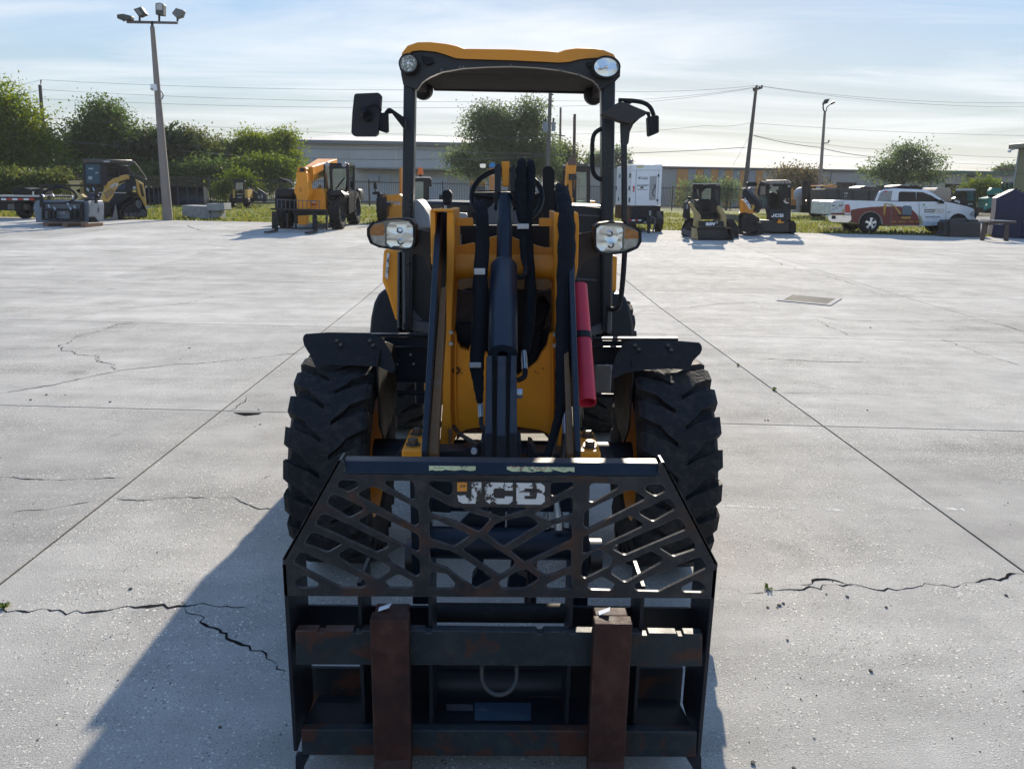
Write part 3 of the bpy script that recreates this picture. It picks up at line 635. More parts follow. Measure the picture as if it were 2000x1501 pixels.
B().cyl(P(846, 1195, 2.15), P(1112, 1197, 2.15), .030, n=20).obj('cross_tube', BP, car)
B().cyl(P(846, 1330, 2.19), P(1112, 1331, 2.19), .062, n=24).obj('lower_tube', DK, car)
for a, c in ((600, 716), (1232, 1326)):
    p, q = P(a, 1302, 2.17), P(c, 1400, 2.17); B().box(min(p.x, q.x), max(p.x, q.x), 2.165, 2.178, q.z, p.z).obj('back_plate', M('rust patched plate', (.013, .015, .018), .6, rust=(.07, .025, .013), rthr=.56, rs=7, spec=.3), car)
for pxs in ([(577, 1476), (604, 1476), (592, 1500), (588, 1530), (578, 1530)], [(1340, 1478), (1370, 1478), (1370, 1532), (1360, 1532), (1354, 1500)]):
    sh('foot', pxs, F_, .02, DK, car, off=.002)
ring = [P(975+34*math.cos(a), 1318+38*math.sin(a), 1.985-.03*math.sin(a)) for a in [math.pi*i/16 for i in range(17)]]
ring = [P(1009, 1300, 1.99)]+ring+[P(941, 1300, 1.99)]
B().tube(ring, .0068, 10).obj('lifting_ring', M('ring steel', (.03, .034, .036), .5, rust=(.08, .05, .03), rthr=.58), car)
dp = Plane((0, 2.04, 0)); 
def tag_on_slope(x0, y0, x1, y1, mat, name):
    z_a = z0; sl_ = (.165-z0)/(1.962-2.115)
    def f(px, py):
        d = ray(px, py); # plane z = z0 + sl*(y-2.115)
        t = (z0+.004+sl_*(0-2.115)-CAM.z)/(d.z-sl_*d.y); return CAM+d*t
    B().add([f(x0, y0), f(x1, y0+.5), f(x1, y1+.5), f(x0, y1)], [(0, 1, 2, 3)]).obj(name, mat, car, smooth=0)
tag_on_slope(872, 1374, 924, 1387, ST, 'serial_plate')
tag_on_slope(927, 1371, 1037, 1406, M('blue instruction decal', (.045, .075, .11), .4, rust=(.20, .24, .27), rthr=.62, rs=9), 'instruction_decal')
for x0, x1, yt in ((723, 800, 1211), (1152, 1228, 1219)):
    a, c = P(x0+3, 1350, 1.885).x, P(x1, 1350, 1.885).x; zt_ = P((x0+x1)/2, yt, 1.885).z
    fk = B(); prof = [(1.885, zt_), (1.928, zt_+.002), (1.928, .085), (1.90, .040), (1.80, .030), (.80, .030), (.80, .036), (1.70, .072), (1.86, .080), (1.885, .11)]
    fk.loft([Vector((a, y, z)) for y, z in prof], [Vector((c, y, z)) for y, z in prof])
    fo = fk.obj('fork', FK, car, bevel=.005)
    hk = B().box(a+.006, c-.006, 1.9285, 1.975, zt_-.085, zt_+.001).obj('fork_hook', FK, fo, bevel=.004)
    m = (a+c)/2
    for k_, (ax, bx) in enumerate(((m-.036, m-.006),)):
        B().loft([Vector((ax, 1.925, zt_+.003)), Vector((bx, 1.93, zt_+.012)), Vector((bx+.004, 1.95, zt_+.013)), Vector((ax, 1.945, zt_+.003))], [Vector((ax, 1.925, zt_+.005)), Vector((bx, 1.93, zt_+.015)), Vector((bx+.004, 1.95, zt_+.016)), Vector((ax, 1.945, zt_+.005))]).obj('paper_slip', M('white paper', (.7, .71, .72), .7), fo, smooth=0)
# --- quick hitch behind the grille
qh = B(); 
qh.cyl(P(830, 1058, 2.30), P(1124, 1062, 2.30), .052, n=24)
hitch = qh.obj('quick_hitch', NV, LD, smooth=40)
for x0, x1 in ((795, 826), (1150, 1173)):
    p0, p1 = P(x0, 1085, 2.30), P(x1, 1085, 2.30); B().lathe([(0, .02), (0, .058), (p1.x-p0.x, .058), (p1.x-p0.x, .02)], p0, (1, 0, 0), 24).obj('hitch_boss', M('scuffed boss steel', (.05, .05, .05), .4, .6, grime=.2), hitch)
hp = B()
for poly, y, t in (([(800, 930), (838, 930), (842, 1180), (806, 1180)], 2.24, .09), ([(1118, 932), (1152, 932), (1148, 1185), (1112, 1183)], 2.24, .09),
                   ([(836, 940), (1120, 943), (1120, 1000), (836, 998)], 2.42, .03), ([(955, 930), (990, 930), (986, 1040), (962, 1040)], 2.36, .10),
                   ([(880, 1040), (920, 1000), (955, 985), (955, 1045)], 2.33, .02), ([(990, 985), (1030, 1000), (1065, 1040), (990, 1045)], 2.33, .02),
                   ([(930, 1082), (944, 1082), (944, 1118), (960, 1130), (960, 1152), (920, 1152), (922, 1128), (932, 1116)], 2.29, .05), ([(1000, 1085), (1012, 1085), (1012, 1120), (1030, 1130), (1030, 1152), (990, 1152), (996, 1122)], 2.29, .05)):
    sh('hitch_plate', poly, PY(y), t, NV, hitch, bevel=.004)
sh('control_box', rnd([(843, 975), (881, 977), (881, 1001), (845, 999)], 3), PY(2.38), .05, NV, hitch, bevel=.004)
tb('hydraulic_fitting', [(1067, 1002, 2.3), (1068, 1016, 2.3), (1068.5, 1030, 2.3)], .011, ST, hitch); tb('hydraulic_fitting', [(1088, 968, 2.3), (1088, 985, 2.29), (1091, 1010, 2.28), (1092, 1034, 2.27)], [.009, .010, .016, .015], ST, hitch)
tb('drop_leg', [(1040, 1085, 2.28), (1041, 1130, 2.28), (1041, 1188, 2.28)], [.016, .016, .010], DK, hitch, n=8); tb('drop_leg', [(1027, 1085, 2.4), (1030, 1190, 2.34)], .010, DK, hitch, n=8)
# --- loader arms and tower
def arm(name, a, ya, c, yc, mat): return lo(name, rect(*a), ya, rect(*c), yc, mat, LD, bevel=.003)
arm('loader_arm', (823, 880, 833.5, 940), 2.36, (851, 414, 863, 520), 3.45, NV); arm('loader_arm', (1124, 880, 1134.5, 945), 2.36, (1107, 420, 1118, 525), 3.45, NV)
arm('arm_flank', (836, 885, 855, 935), 2.44, (860, 560, 872, 640), 3.2, M('yellow brown steel', (.19, .085, .022), .5, grime=.35)); arm('arm_flank', (1108, 885, 1122, 935), 2.44, (1098, 580, 1105, 650), 3.2, M('yellow brown steel', (.2, .1, .03)))  # flanks in a darker, browner yellow than the tower plates
YT = M('shop worn yellow steel', (.70, .25, .004), .48, var=.12, vs=4, grime=.10)
TW = PY(3.32)
sh('tower_plate', [(873, 408), (886, 409), (888, 470), (885, 560), (881, 680), (880, 800), (884, 850), (872, 888), (858, 884), (864, 800), (868, 640), (872, 500)], TW, .42, YT, LD, bevel=.004)
sh('tower_plate', [(1083, 415), (1092, 415), (1096, 480), (1096, 600), (1099, 760), (1104, 855), (1096, 880), (1086, 860), (1086, 700), (1084, 560)], TW, .42, YT, LD, bevel=.004)
sh('tower_cheek', [(840, 411), (850, 409), (850, 505), (849, 520), (842, 516)], TW, .40, YT, LD, bevel=.004); sh('tower_cheek', [(1121, 416), (1129, 414), (1131, 440), (1129, 520), (1124, 545), (1118, 560), (1120, 520)], TW, .40, YT, LD, bevel=.004)
sh('tower_cap', [(841, 408.5), (886, 408.5), (886, 413), (841, 413)], PY(3.31), .16, YT, LD, bevel=.003)
sh('tower_back', rect(850, 414, 873, 560), PY(3.60), .03, DK, LD); sh('tower_back', rect(1093, 418, 1121, 560), PY(3.60), .03, DK, LD)
sh('tie_bracket', [(886, 426), (923, 425), (925, 441), (886, 441)], PY(3.5), .02, Y_, LD, bevel=.002); sh('tie_bracket', [(1053, 426), (1084, 426), (1084, 442), (1053, 442)], PY(3.5), .02, Y_, LD, bevel=.002)
sh('tie_bracket', [(1006, 387), (1018, 387), (1015, 404), (1006, 404)], PY(3.6), .02, Y_, LD)
sh('cross_plate', [(887, 482), (924, 474), (932, 476), (948, 470), (958, 463), (972, 460), (1000, 462), (1012, 468), (1034, 474), (1050, 480), (1066, 484), (1084, 482), (1085, 560), (886, 560)], PY(3.52), .03, YT, LD, bevel=.004)
B().cyl(P(887, 522, 3.50), P(1085, 523, 3.50), .062, n=28).obj('cross_tube', YT, LD)
sh('wire_clip_rail', rnd([(893, 546), (920, 543), (1070, 545), (1078, 552), (1076, 562), (1064, 566), (915, 562), (897, 566)], 3), PY(3.40), .02, M('yellow brown steel', (.2, .1, .03)), LD, bevel=.003)
sh('front_chassis', [(884, 648), (890, 650), (892, 668), (899, 680), (916, 686), (917, 676), (950, 690), (1012, 735), (1050, 705), (1058, 690), (1068, 676), (1074, 652), (1082, 650), (1100, 655), (1094, 760), (1092, 878), (1085, 879), (1082, 862), (1072, 848), (1055, 840), (1008, 834), (946, 834), (910, 839), (894, 848), (886, 862), (884, 880), (874, 880), (872, 760)], PY(3.36), .05, YT, LD, bevel=.005)
B().loft([P(x, y, 3.40) for x, y in ((890, 862), (905, 846), (1062, 846), (1080, 866), (1078, 858), (1060, 838), (908, 838), (892, 852))], [P(x, y, 3.9) for x, y in ((898, 835), (910, 824), (1050, 824), (1066, 836), (1064, 830), (1048, 818), (912, 818), (900, 828))]).obj('belly_plate', M('underside primer', (.10, .045, .02), .6), LD)
sh('axle_hanger', [(874, 838), (884, 838), (883, 862), (880, 866), (876, 866)], PY(3.30), .04, M('yellow brown steel', (.2, .1, .03)), LD, bevel=.003)
MG = M('dirty grey brown steel', (.055, .045, .048), .6, grime=.3)
for p in ([(889, 565), (922, 570), (924, 690), (905, 686), (893, 668), (890, 640)], [(1045, 570), (1078, 566), (1076, 640), (1070, 668), (1052, 686), (1045, 690)]): sh('inner_gusset', p, PY(3.62), .03, MG, LD, bevel=.003)
sh('pivot_block', rnd([(891, 634), (930, 634), (932, 668), (914, 672), (897, 666)], 4), PY(3.55), .06, NV, LD, bevel=.006); sh('pivot_block', rnd([(1052, 650), (1072, 646), (1074, 668), (1056, 680)], 4), PY(3.55), .06, NV, LD, bevel=.006)
sh('chassis_back', rect(880, 440, 1095, 820), PY(3.80), .05, M('deep chassis black', (.010, .010, .012), .7), LD)
B().lathe([(0, .01), (0, .017), (.006, .017), (.006, .012)], P(891, 723, 3.355), (0, -1, 0), 12).obj('plate_plug', BL, LD)
bo = B()
for x, y in ((881, 648), (881, 670), (1083, 652), (1083, 674)): q = P(x, y, 3.31); bo.cyl(q, q+Vector((0, -.014, 0)), .009, n=8)
bo.obj('flange_bolt', ST, LD); bpy.data.objects['flange_bolt'].name = 'flange_bolts'; bpy.data.objects['flange_bolts']['kind'] = 'stuff'
wl = B()
for pts in ([(890, 655), (889, 760), (892, 835)], [(1079, 660), (1080, 760), (1078, 835)]): wl.tube(smooth_pts([P(x, y, 3.352) for x, y in pts], 12), .006, 6)
w1 = wl.obj('weld_bead', YT, LD); w1['kind'] = 'stuff'
for x, y, w_, h_, m_ in ((1044, 724, 3, 3, BL), (1059, 718, 3, 3, BL), (1049, 727, 2, 3, BL), (900, 727, 4, 1.5, BL), (886, 748, 5, 4, M('worn brown scuff', (.22, .10, .03), .7))): sh('paint_chip', rnd([(x, y), (x+w_, y+.4), (x+w_, y+h_), (x+.3, y+h_)], .8), PY(3.36), .001, m_, LD, off=-.001, smooth=0)
# --- tilt ram and linkage
B().cyl(P(986, 385, 3.52), P(984.5, 520, 3.27), .033, n=28).obj('ram_rod', NV, LD)
q0, q1 = P(984, 512, 3.30), P(982, 696, 2.90); d_ = (q1-q0); L_ = d_.length
B().lathe([(0, .02), (0, .036), (.012, .046), (.03, .057), (L_*.6, .058), (L_*.98, .058), (L_*.98, .02)], q0, d_, 36).obj('ram_barrel', M('ram blue black paint', (.010, .018, .032), .38, var=.1, grime=.04, spec=.4), LD)
for p, m_ in (([(966, 325), (970, 320), (976, 320), (978, 326), (978, 375), (976, 376), (966, 376)], NV), ([(997, 327), (1002, 321), (1007, 322), (1008, 376), (997, 376)], NV), ([(965, 376), (972, 376), (972, 411), (965, 411)], BL), ([(1002, 376), (1008, 376), (1008, 411), (1002, 411)], BL)): sh('ram_clevis', p, PY(3.50), .10, m_, LD, bevel=.003)
sh('lift_lug', [(979.5, 315), (995.5, 315), (994, 364), (981, 364)], PY(3.52), .10, YT, LD, bevel=.004)
for a, c in (((947, 845, 961, 960), (950, 694, 962, 715)), ((970, 850, 988, 960), (971, 694, 989, 712)), ((995, 845, 1010, 960), (997, 694, 1009, 716))): arm('tipping_link', a, 2.36, c, 2.80, NV)
for x0, x1, ya, yb in ((939, 949, 862, 905), (1009, 1018, 860, 905)): sh('link_boss', rect(x0, ya, x1, yb), PY(2.40), .10, NV, LD, bevel=.004)
sh('link_gap_backing', [(958, 690), (1002, 690), (1003, 762), (999, 764), (999, 800), (1003, 804), (1004, 905), (956, 905), (956, 804), (960, 800), (960, 764), (957, 762)], PY(2.98), .03, BL, LD)  # black plate added so the gaps between the links look dark
q = P(1008, 768, 2.66); B().lathe([(0, 0), (0, .018), (.022, .018), (.024, .012), (.024, 0)], q, (1, 0, 0), 16).obj('link_pin', ST, LD)
q = P(926, 879, 2.38); B().cyl(q, q+Vector((0, -.012, 0)), .010, n=16).obj('sensor_button', LG, LD)
sh('axle_beam', [(775, 884), (900, 880), (925, 872), (935, 872), (938, 900), (1030, 900), (1032, 866), (1040, 868), (1045, 882), (1200, 890), (1200, 935), (775, 935)], PY(3.02), .10, DK, LD, bevel=.006)
B().cyl(Vector((-.6, 3.42, .487)), Vector((.6, 3.42, .487)), .085, n=24).obj('front_axle', DK, LD)
for pa, pb, bl in (([(784, 874), (792, 868), (834, 868), (836, 905), (786, 905)], [(790, 845), (834, 845), (836, 905), (786, 905)], ((807, 873, 2.98), (815, 860, 3.12))), ([(1112, 872), (1166, 872), (1174, 884), (1172, 908), (1114, 908)], [(1112, 856), (1160, 856), (1168, 866), (1172, 908), (1114, 908)], ((1152, 872, 2.98), (1146, 858, 3.12)))):
    a = [P(x, y, 2.92) for x, y in pa]; zt_ = max(p.z for p in a); xs = [p.x for p in a]
    bx = B().box(min(xs), max(xs), 2.92, 3.2, zt_-.075, zt_-.022).box(min(xs)+.004, max(xs)-.004, 2.925, 3.195, zt_-.16, zt_-.0755)
    mo = bx.obj('axle_mount', Y_, LD, bevel=.008)
    for x, y, yy in bl:
        q = P(x, y, yy); q.z = zt_-.022; B().cyl(q, q+Vector((0, 0, .006)), .030, n=20).cyl(q+Vector((0, 0, .006)), q+Vector((0, 0, .028)), .021, n=6).obj('mount_bolt', M('oxidised bolt', (.12, .095, .075), .5, .6), mo, bevel=.002)
# --- hoses
hose('hose_sleeve', [(926, 396, 3.36), (931, 391, 3.34), (938, 402, 3.32), (938, 430, 3.3), (939, 480, 3.27), (938, 560, 3.2), (936, 640, 3.1), (932, 710, 3.0), (934, 745, 2.92), (936, 782, 2.85)], [.014]*6*3+[.030]*6*5+[.026]*6+[.014]*1, HS, LD, n=12) if False else None
def sleeve(pts, rs, name='hose_sleeve', flat=.6):
    q = smooth_pts([P(*p) for p in pts], 6); n = len(q); rr = np.interp(np.linspace(0, len(rs)-1, n), range(len(rs)), rs); rg = random.Random(int(pts[0][0]))
    rr = [float(r)*(1+.06*math.sin(i*1.9)+rg.uniform(-.03, .03)) for i, r in enumerate(rr)]
    B().tube(q, rr, 14, flat).obj(name, HS, LD, smooth=60)
sleeve([(931, 393, 3.40), (934, 402, 3.36), (938, 430, 3.32), (939, 480, 3.29), (938, 560, 3.2), (936, 640, 3.08), (931, 710, 2.95), (934, 745, 2.88), (937, 785, 2.8)], [.008, .017, .020, .024, .031, .030, .029, .022, .012])
sleeve([(941, 391, 3.42), (944, 402, 3.38), (946, 430, 3.33), (947, 480, 3.3), (945, 540, 3.24)], [.006, .016, .019, .020, .015])
sleeve([(1019, 310, 3.56), (1019, 322, 3.52), (1018, 370, 3.48), (1020, 420, 3.44), (1022, 440, 3.42), (1024, 500, 3.36), (1027, 520, 3.32)], [.010, .022, .026, .026, .020, .018, .012])
sleeve([(1036, 312, 3.57), (1037, 324, 3.53), (1036, 370, 3.50), (1031, 430, 3.45), (1032, 480, 3.40), (1036, 560, 3.3), (1034, 630, 3.2), (1027, 690, 3.1)], [.009, .020, .023, .020, .022, .024, .023, .014])
sleeve([(1090, 364, 3.60), (1096, 369, 3.52), (1102, 400, 3.40), (1107, 450, 3.27), (1105, 540, 3.14), (1102, 640, 3.0), (1100, 720, 2.86), (1097, 770, 2.78), (1092, 810, 2.7), (1078, 860, 2.55), (1064, 905, 2.45)], [.012, .030, .036, .037, .037, .034, .030, .024, .017, .014, .013], flat=.7)
sleeve([(1088, 372, 3.55), (1092, 400, 3.5), (1094, 470, 3.42), (1096, 560, 3.3)], [.016, .022, .022, .016])
sleeve([(1056, 580, 3.52), (1060, 600, 3.50), (1050, 640, 3.46), (1044, 690, 3.42), (1030, 730, 3.38)], [.022, .034, .030, .030, .022])
hose('hydraulic_hose', [(1028, 520, 3.32), (1026, 535, 3.30), (1018, 541, 3.27), (1008, 541, 3.24)], .012, BL, LD)
hose('hydraulic_hose', [(1026, 722, 3.0), (1024, 735, 2.98), (1012, 742, 2.95)], .011, BL, LD)
hose('hydraulic_hose', [(940, 815, 2.78), (940, 828, 2.74), (946, 838, 2.7), (952, 838, 2.7)], .009, BL, LD)
hose('hydraulic_hose', [(886, 832, 3.3), (900, 848, 3.1), (922, 862, 2.8), (935, 870, 2.6)], .009, BL, LD)
hose('hydraulic_hose', [(1103, 850, 2.8), (1101, 872, 2.7), (1096, 905, 2.5)], .011, BL, LD)
hose('hydraulic_hose', [(1096, 640, 3.3), (1099, 720, 3.1), (1098, 780, 3.0), (1086, 850, 2.8), (1070, 905, 2.5)], .010, BL, LD)
for pts, r in (([(938, 784, 2.82), (938.5, 795, 2.8), (939, 815, 2.78)], [.010, .012, .010]), ([(1023, 686, 3.08), (1023.5, 700, 3.05), (1025, 722, 3.0)], [.010, .013, .012]), ([(1103.5, 790, 2.95), (1104, 820, 2.88), (1104, 850, 2.8)], [.011, .014, .012])):
    o_ = tb('hose_fitting', pts, r, ST, LD, n=12)
for x0, y0, x1, y1, yy in ((926, 524, 947.5, 536, 3.17), (917, 708, 939.5, 718, 2.91), (1010, 437, 1033, 447, 3.38)):
    cl_ = sh('hose_clamp', rect(x0, y0, x1, y1), PY(yy), .006, M('clamp aluminium', (.42, .44, .47), .4, .3), LD, bevel=.001)
    q = P((x0+x1)/2, (y0+y1)/2, yy); B().cyl(q, q+Vector((0, -.008, 0)), .008, n=10).obj('clamp_bolt', ST, cl_)
# --- red safety strut strapped to the right arm
ra, rb_ = P(1131, 560, 3.26), P(1147, 786, 2.86); ax = (rb_-ra).normalized()
def half_pipe():
    b = B(); up = Vector((0, 1, 0)); sx_ = ax.cross(up).normalized(); sy = sx_.cross(ax).normalized(); pr = []
    R0, R1 = .034, .029
    for j in range(19): a = math.radians(-30+240*j/18); pr.append((math.cos(a)*R0, -math.sin(a)*R0))
    for j in range(18, -1, -1): a = math.radians(-30+240*j/18); pr.append((math.cos(a)*R1, -math.sin(a)*R1))
    b.loft([ra+sx_*u-sy*(-v) for u, v in pr], [rb_+sx_*u-sy*(-v) for u, v in pr]); return b
hpipe = half_pipe()
B_ = B(); n_ = 22; side = ax.cross(Vector((0, 1, 0))).normalized(); fr_ = side.cross(ax).normalized()
def ringp(c, r): return [c+side*(math.copysign(abs(math.cos(t))**.75, math.cos(t))*r)+fr_*(math.copysign(abs(math.sin(t))**.75, math.sin(t))*r) for t in [2*math.pi*i/n_ for i in range(n_)]]
o0, o1, i0, i1 = ringp(ra, .034), ringp(rb_, .035), ringp(ra, .029), ringp(rb_, .030)
B_.add(o0+o1+i1+i0, [(k*n_+i, k*n_+(i+1) % n_, ((k+1) % 4)*n_+(i+1) % n_, ((k+1) % 4)*n_+i) for k in range(4) for i in range(n_)])
strut = B_.obj('safety_strut', RD, LD, smooth=45)
sc_ = ra.lerp(rb_, .44); sr = ringp(sc_, .037); sr2 = ringp(sc_+ax*.030, .037); sn = ringp(sc_, .034); sn2 = ringp(sc_+ax*.030, .034)
B().add(sr+sr2+sn2+sn, [(k*n_+i, k*n_+(i+1) % n_, ((k+1) % 4)*n_+(i+1) % n_, ((k+1) % 4)*n_+i) for k in range(4) for i in range(n_)]).obj('strap', BL, strut)
# --- front mudguards
def mudguard(s, face, cx):
    f = lambda x, y: P(x, y, 3.34-.12*(y-655)/60)
    o = B().shape(rnd(face, 5), [], f, lambda x, y: f(x, y)+Vector((0, .010, .008))).obj('mudguard', BP, LD, bevel=.003)
    x0, x1 = (f(face[2][0], 655).x, f(face[4][0], 655).x); x0, x1 = min(x0, x1), max(x0, x1); zt_ = f(660 if s < 0 else 1300, 657 if s < 0 else 664).z
    pr = [(3.345, zt_), (3.40, zt_-.014), (3.47, zt_-.030)]; pr = pr+[(y, z-.008) for y, z in pr[::-1]]
    B().loft([Vector((x0+.01, y, z)) for y, z in pr], [Vector((x1-.01, y, z)) for y, z in pr]).obj('top_sheet', BP, o)
    xi = cx-s*.190; poly = [(3.20, .94), (3.22, 1.0), (3.33, 1.045), (3.45, 1.03), (3.72, .96), (3.74, .75), (3.55, .62), (3.32, .60), (3.22, .70)]
    B().loft([Vector((xi, y, z)) for y, z in poly], [Vector((xi-s*.008, y, z)) for y, z in poly]).obj('skirt', BP, o, bevel=.003)
    bb = B(); k = 1 if s < 0 else -1; m = (face[2][0]+face[4][0])/2
    for dx, dy in ((-34, 12), (-27, 20), (30, 12), (36, 21)):
        q = f(m+dx, 655+dy+(9 if s > 0 else 0)); bb.cyl(q, q+Vector((0, -.010, .008)), .009, n=6)
    q_ = bb.obj('guard_bolts', M('dull bolt', (.08, .065, .055), .6, .3), o); q_['kind'] = 'stuff'
mudguard(-1, [(591, 661), (596, 656), (640, 653), (720, 654), (746, 664), (762, 690), (772, 722), (766, 728), (740, 716), (700, 714), (645, 712), (616, 717), (606, 694), (594, 674)], -.735)
mudguard(1, [(1372, 680), (1367, 673), (1330, 670), (1240, 667), (1218, 674), (1204, 698), (1194, 732), (1198, 740), (1222, 728), (1262, 722), (1310, 720), (1346, 722), (1354, 704), (1368, 690)], .745)
sh('step_plate', rect(718, 652, 872, 658), PY(3.72), .04, DK, LD, bevel=.003); sh('step_plate', rect(1160, 660, 1325, 665), PY(3.72), .04, DK, LD, bevel=.003)
sh('guard_bracket', rect(722, 658.5, 864, 676), PY(3.74), .05, NV, LD, bevel=.003); sh('guard_bracket', rect(1158, 665.5, 1300, 676), PY(3.74), .05, NV, LD, bevel=.003)
pn = sh('chassis_panel', [(757, 677), (838, 677), (838, 748), (760, 745)], PY(3.80), .03, NV, LD, bevel=.004); sh('chassis_panel', [(1156, 677), (1230, 677), (1222, 713), (1160, 712)], PY(3.80), .03, NV, LD, bevel=.004)
for x, y in ((802, 692), (808, 710), (776, 711)): q = P(x, y, 3.80); B().cyl(q, q+Vector((0, -.006, 0)), .006, n=8).obj('panel_bolt', ST, pn)
sh('tank_step', [(1166, 713), (1196, 712), (1192, 768), (1160, 766), (1164, 752)], PY(4.0), .2, M('galvanised step', (.30, .30, .29), .5, .5, grime=.3), LD, bevel=.004)
tb('tie_rod', [(776, 766, 3.75), (866, 768, 3.75)], .014, DK, LD); tb('tie_rod', [(1150, 772, 3.75), (1200, 773, 3.75)], .012, DK, LD)
sh('rear_frame_plate', [(832, 655), (858, 655), (858, 790), (846, 792), (828, 760)], PY(4.1), .1, Y_, LD, bevel=.004); sh('rear_frame_plate', [(1112, 660), (1135, 660), (1135, 790), (1112, 780)], PY(4.1), .1, M('yellow brown steel', (.2, .1, .03)), LD)
sh('clip_bracket', [(836, 832), (843, 829), (843, 823), (851, 823), (851, 828), (861, 826), (861, 836), (845, 842), (836, 846)], PY(2.6), .03, BL, LD, bevel=.002)
# --- rear body
B().box(-.52, .52, 4.35, 6.0, .48, .95).obj('rear_chassis', DK, LD, bevel=.01)
sh('rear_hood', [(812, 392), (960, 396), (1198, 402), (1198, 560), (812, 560)], PY(5.15), 1.0, M('hood black', (.014, .014, .016), .35, coat=.3), LD, bevel=.03)
sh('counterweight', rect(800, 560, 1196, 640), PY(5.9), .35, DK, LD, bevel=.03)
sp_ = sh('side_panel', [(749, 486), (786, 490), (783, 620), (773, 629), (757, 577), (746, 549), (747, 521)], PY(4.92), 1.0, Y_, LD, bevel=.02)
sh('decal', [(756, 494), (761, 495), (757, 546), (752, 540)], PY(4.905), .004, WH, sp_, smooth=0); text(sp_, '4', 755.5, 502, 759.5, 515, PY(4.9), ink, name='decal_print'); text(sp_, 'JCB', 754, 522, 759, 536, PY(4.9), ink, name='decal_print')
sh('side_panel', [(1196, 500), (1206, 500), (1204, 570), (1196, 590)], PY(5.1), .9, Y_, LD, bevel=.015)
sh('rear_mudguard', [(721, 655), (724, 620), (730, 592), (738, 576), (748, 566), (770, 566), (784, 600), (784, 655)], PY(4.95), 1.0, NV, LD, bevel=.03, seg=3)
sh('rear_mudguard', [(1186, 573), (1212, 574), (1222, 581), (1231, 602), (1236, 630), (1238, 662), (1186, 662)], PY(4.95), 1.0, NV, LD, bevel=.03, seg=3)
# cab front panels and posts
PM = M('satin post paint', (.014, .018, .024), .34, var=.1, grime=.04, spec=.4)
sh('canopy_post', [(788, 140), (811, 140), (806, 430), (803, 646), (785, 646), (784, 430)], PY(4.28), .10, PM, LD, bevel=.014, seg=3)
sh('canopy_post', [(1175, 150), (1202.5, 150), (1199, 430), (1195, 650), (1178, 650), (1176, 430)], PY(4.28), .10, PM, LD, bevel=.014, seg=3)
sh('front_panel', [(781, 490), (850, 500), (852, 640), (792, 630), (781, 640)], PY(4.36), .04, M('panel black', (.010, .011, .014), .45), LD, bevel=.004)
sh('front_panel', [(1120, 400), (1196, 408), (1194, 652), (1150, 640), (1120, 600)], PY(4.36), .04, M('panel black', (.010, .011, .014), .45), LD, bevel=.004)
sh('sill_trim', [(793, 622), (820, 628), (852, 634), (852, 652), (820, 648), (792, 641)], PY(4.33), .05, GR, LD, bevel=.004); sh('sill_trim', [(1148, 642), (1176, 632), (1177, 650), (1152, 656)], PY(4.33), .05, GR, LD, bevel=.004)
sh('trim_strip', [(776, 492), (780.5, 492), (780, 640), (775.5, 640)], PY(4.30), .08, GR, LD, bevel=.003); sh('trim_strip', [(786.5, 492), (791, 494), (792, 632), (787, 632)], PY(4.27), .03, GR, LD, bevel=.003); sh('trim_strip', [(1188, 600), (1194, 600), (1193, 650), (1186, 650)], PY(4.27), .03, GR, LD, bevel=.003)
sh('curved_trim', [(797, 582), (803, 600), (812, 612), (825, 626), (797, 622)], PY(4.34), .02, GR, LD); sh('door_trim', [(1122, 418), (1176, 421), (1176, 424), (1122, 421)], PY(4.345), .02, GR, LD); sh('door_trim', [(1126, 543), (1166, 546), (1166, 549), (1126, 546)], PY(4.345), .02, GR, LD)
# dashboard, wheel, seat, levers
sh('dash_fairing', [(806, 390), (817, 390), (828, 404), (838, 421), (841, 446), (806, 448)], PY(4.42), .35, LG, LD, bevel=.012, seg=3)
sh('column_cover', rnd([(948, 411), (964, 398), (974, 398), (974, 464), (958, 466), (953, 456)], 3), PY(4.2), .14, GR, LD, bevel=.01); sh('column_cover', rnd([(1000, 404), (1020, 402), (1017, 448), (1002, 456)], 3), PY(4.2), .14, GR, LD, bevel=.01)
cw = P(990, 384, 4.62); tor = []; tilt = math.radians(50)
wb = B()
for rad, rr in ((.205, .016),):
    ring = [cw+Vector((math.cos(a)*rad, math.sin(a)*rad*math.cos(tilt), math.sin(a)*rad*math.sin(tilt))) for a in [2*math.pi*i/36 for i in range(37)]]
    wb.tube(ring, rr, 10, cap=False)
for a in (math.pi*.02, math.pi*.98, math.pi*1.5): wb.tube([cw, cw+Vector((math.cos(a)*.2, math.sin(a)*.2*math.cos(tilt), math.sin(a)*.2*math.sin(tilt)))], [.03, .012], 8)
wb.obj('steering_wheel', BL, LD, smooth=60)
sh('seat', rnd([(930, 372), (1050, 372), (1060, 430), (920, 430)], 12), PY(4.98), .10, BL, LD, bevel=.02)
sh('door_pillar', rnd([(1060, 330), (1066, 324), (1076, 325), (1083, 333), (1083, 424), (1060, 424)], 4), PY(4.75), .06, BL, LD, bevel=.008)
sh('joystick', rnd([(863, 376), (868, 371), (878, 371), (883, 378), (882, 392), (878, 401), (866, 401)], 4), PY(4.40), .05, BL, LD, bevel=.012); tb('lever_stem', [(871, 400, 4.42), (870, 420, 4.42)], .008, ST, LD)
sh('reservoir', rnd([(887, 415), (911, 417), (912, 425), (888, 426)], 2), PY(3.9), .08, LG, LD, bevel=.006); tb('filter_cup', [(892, 443, 3.8), (892, 455, 3.8), (893, 460, 3.8), (895, 480, 3.8)], [.010, .014, .024, .018], ST, LD, n=14)
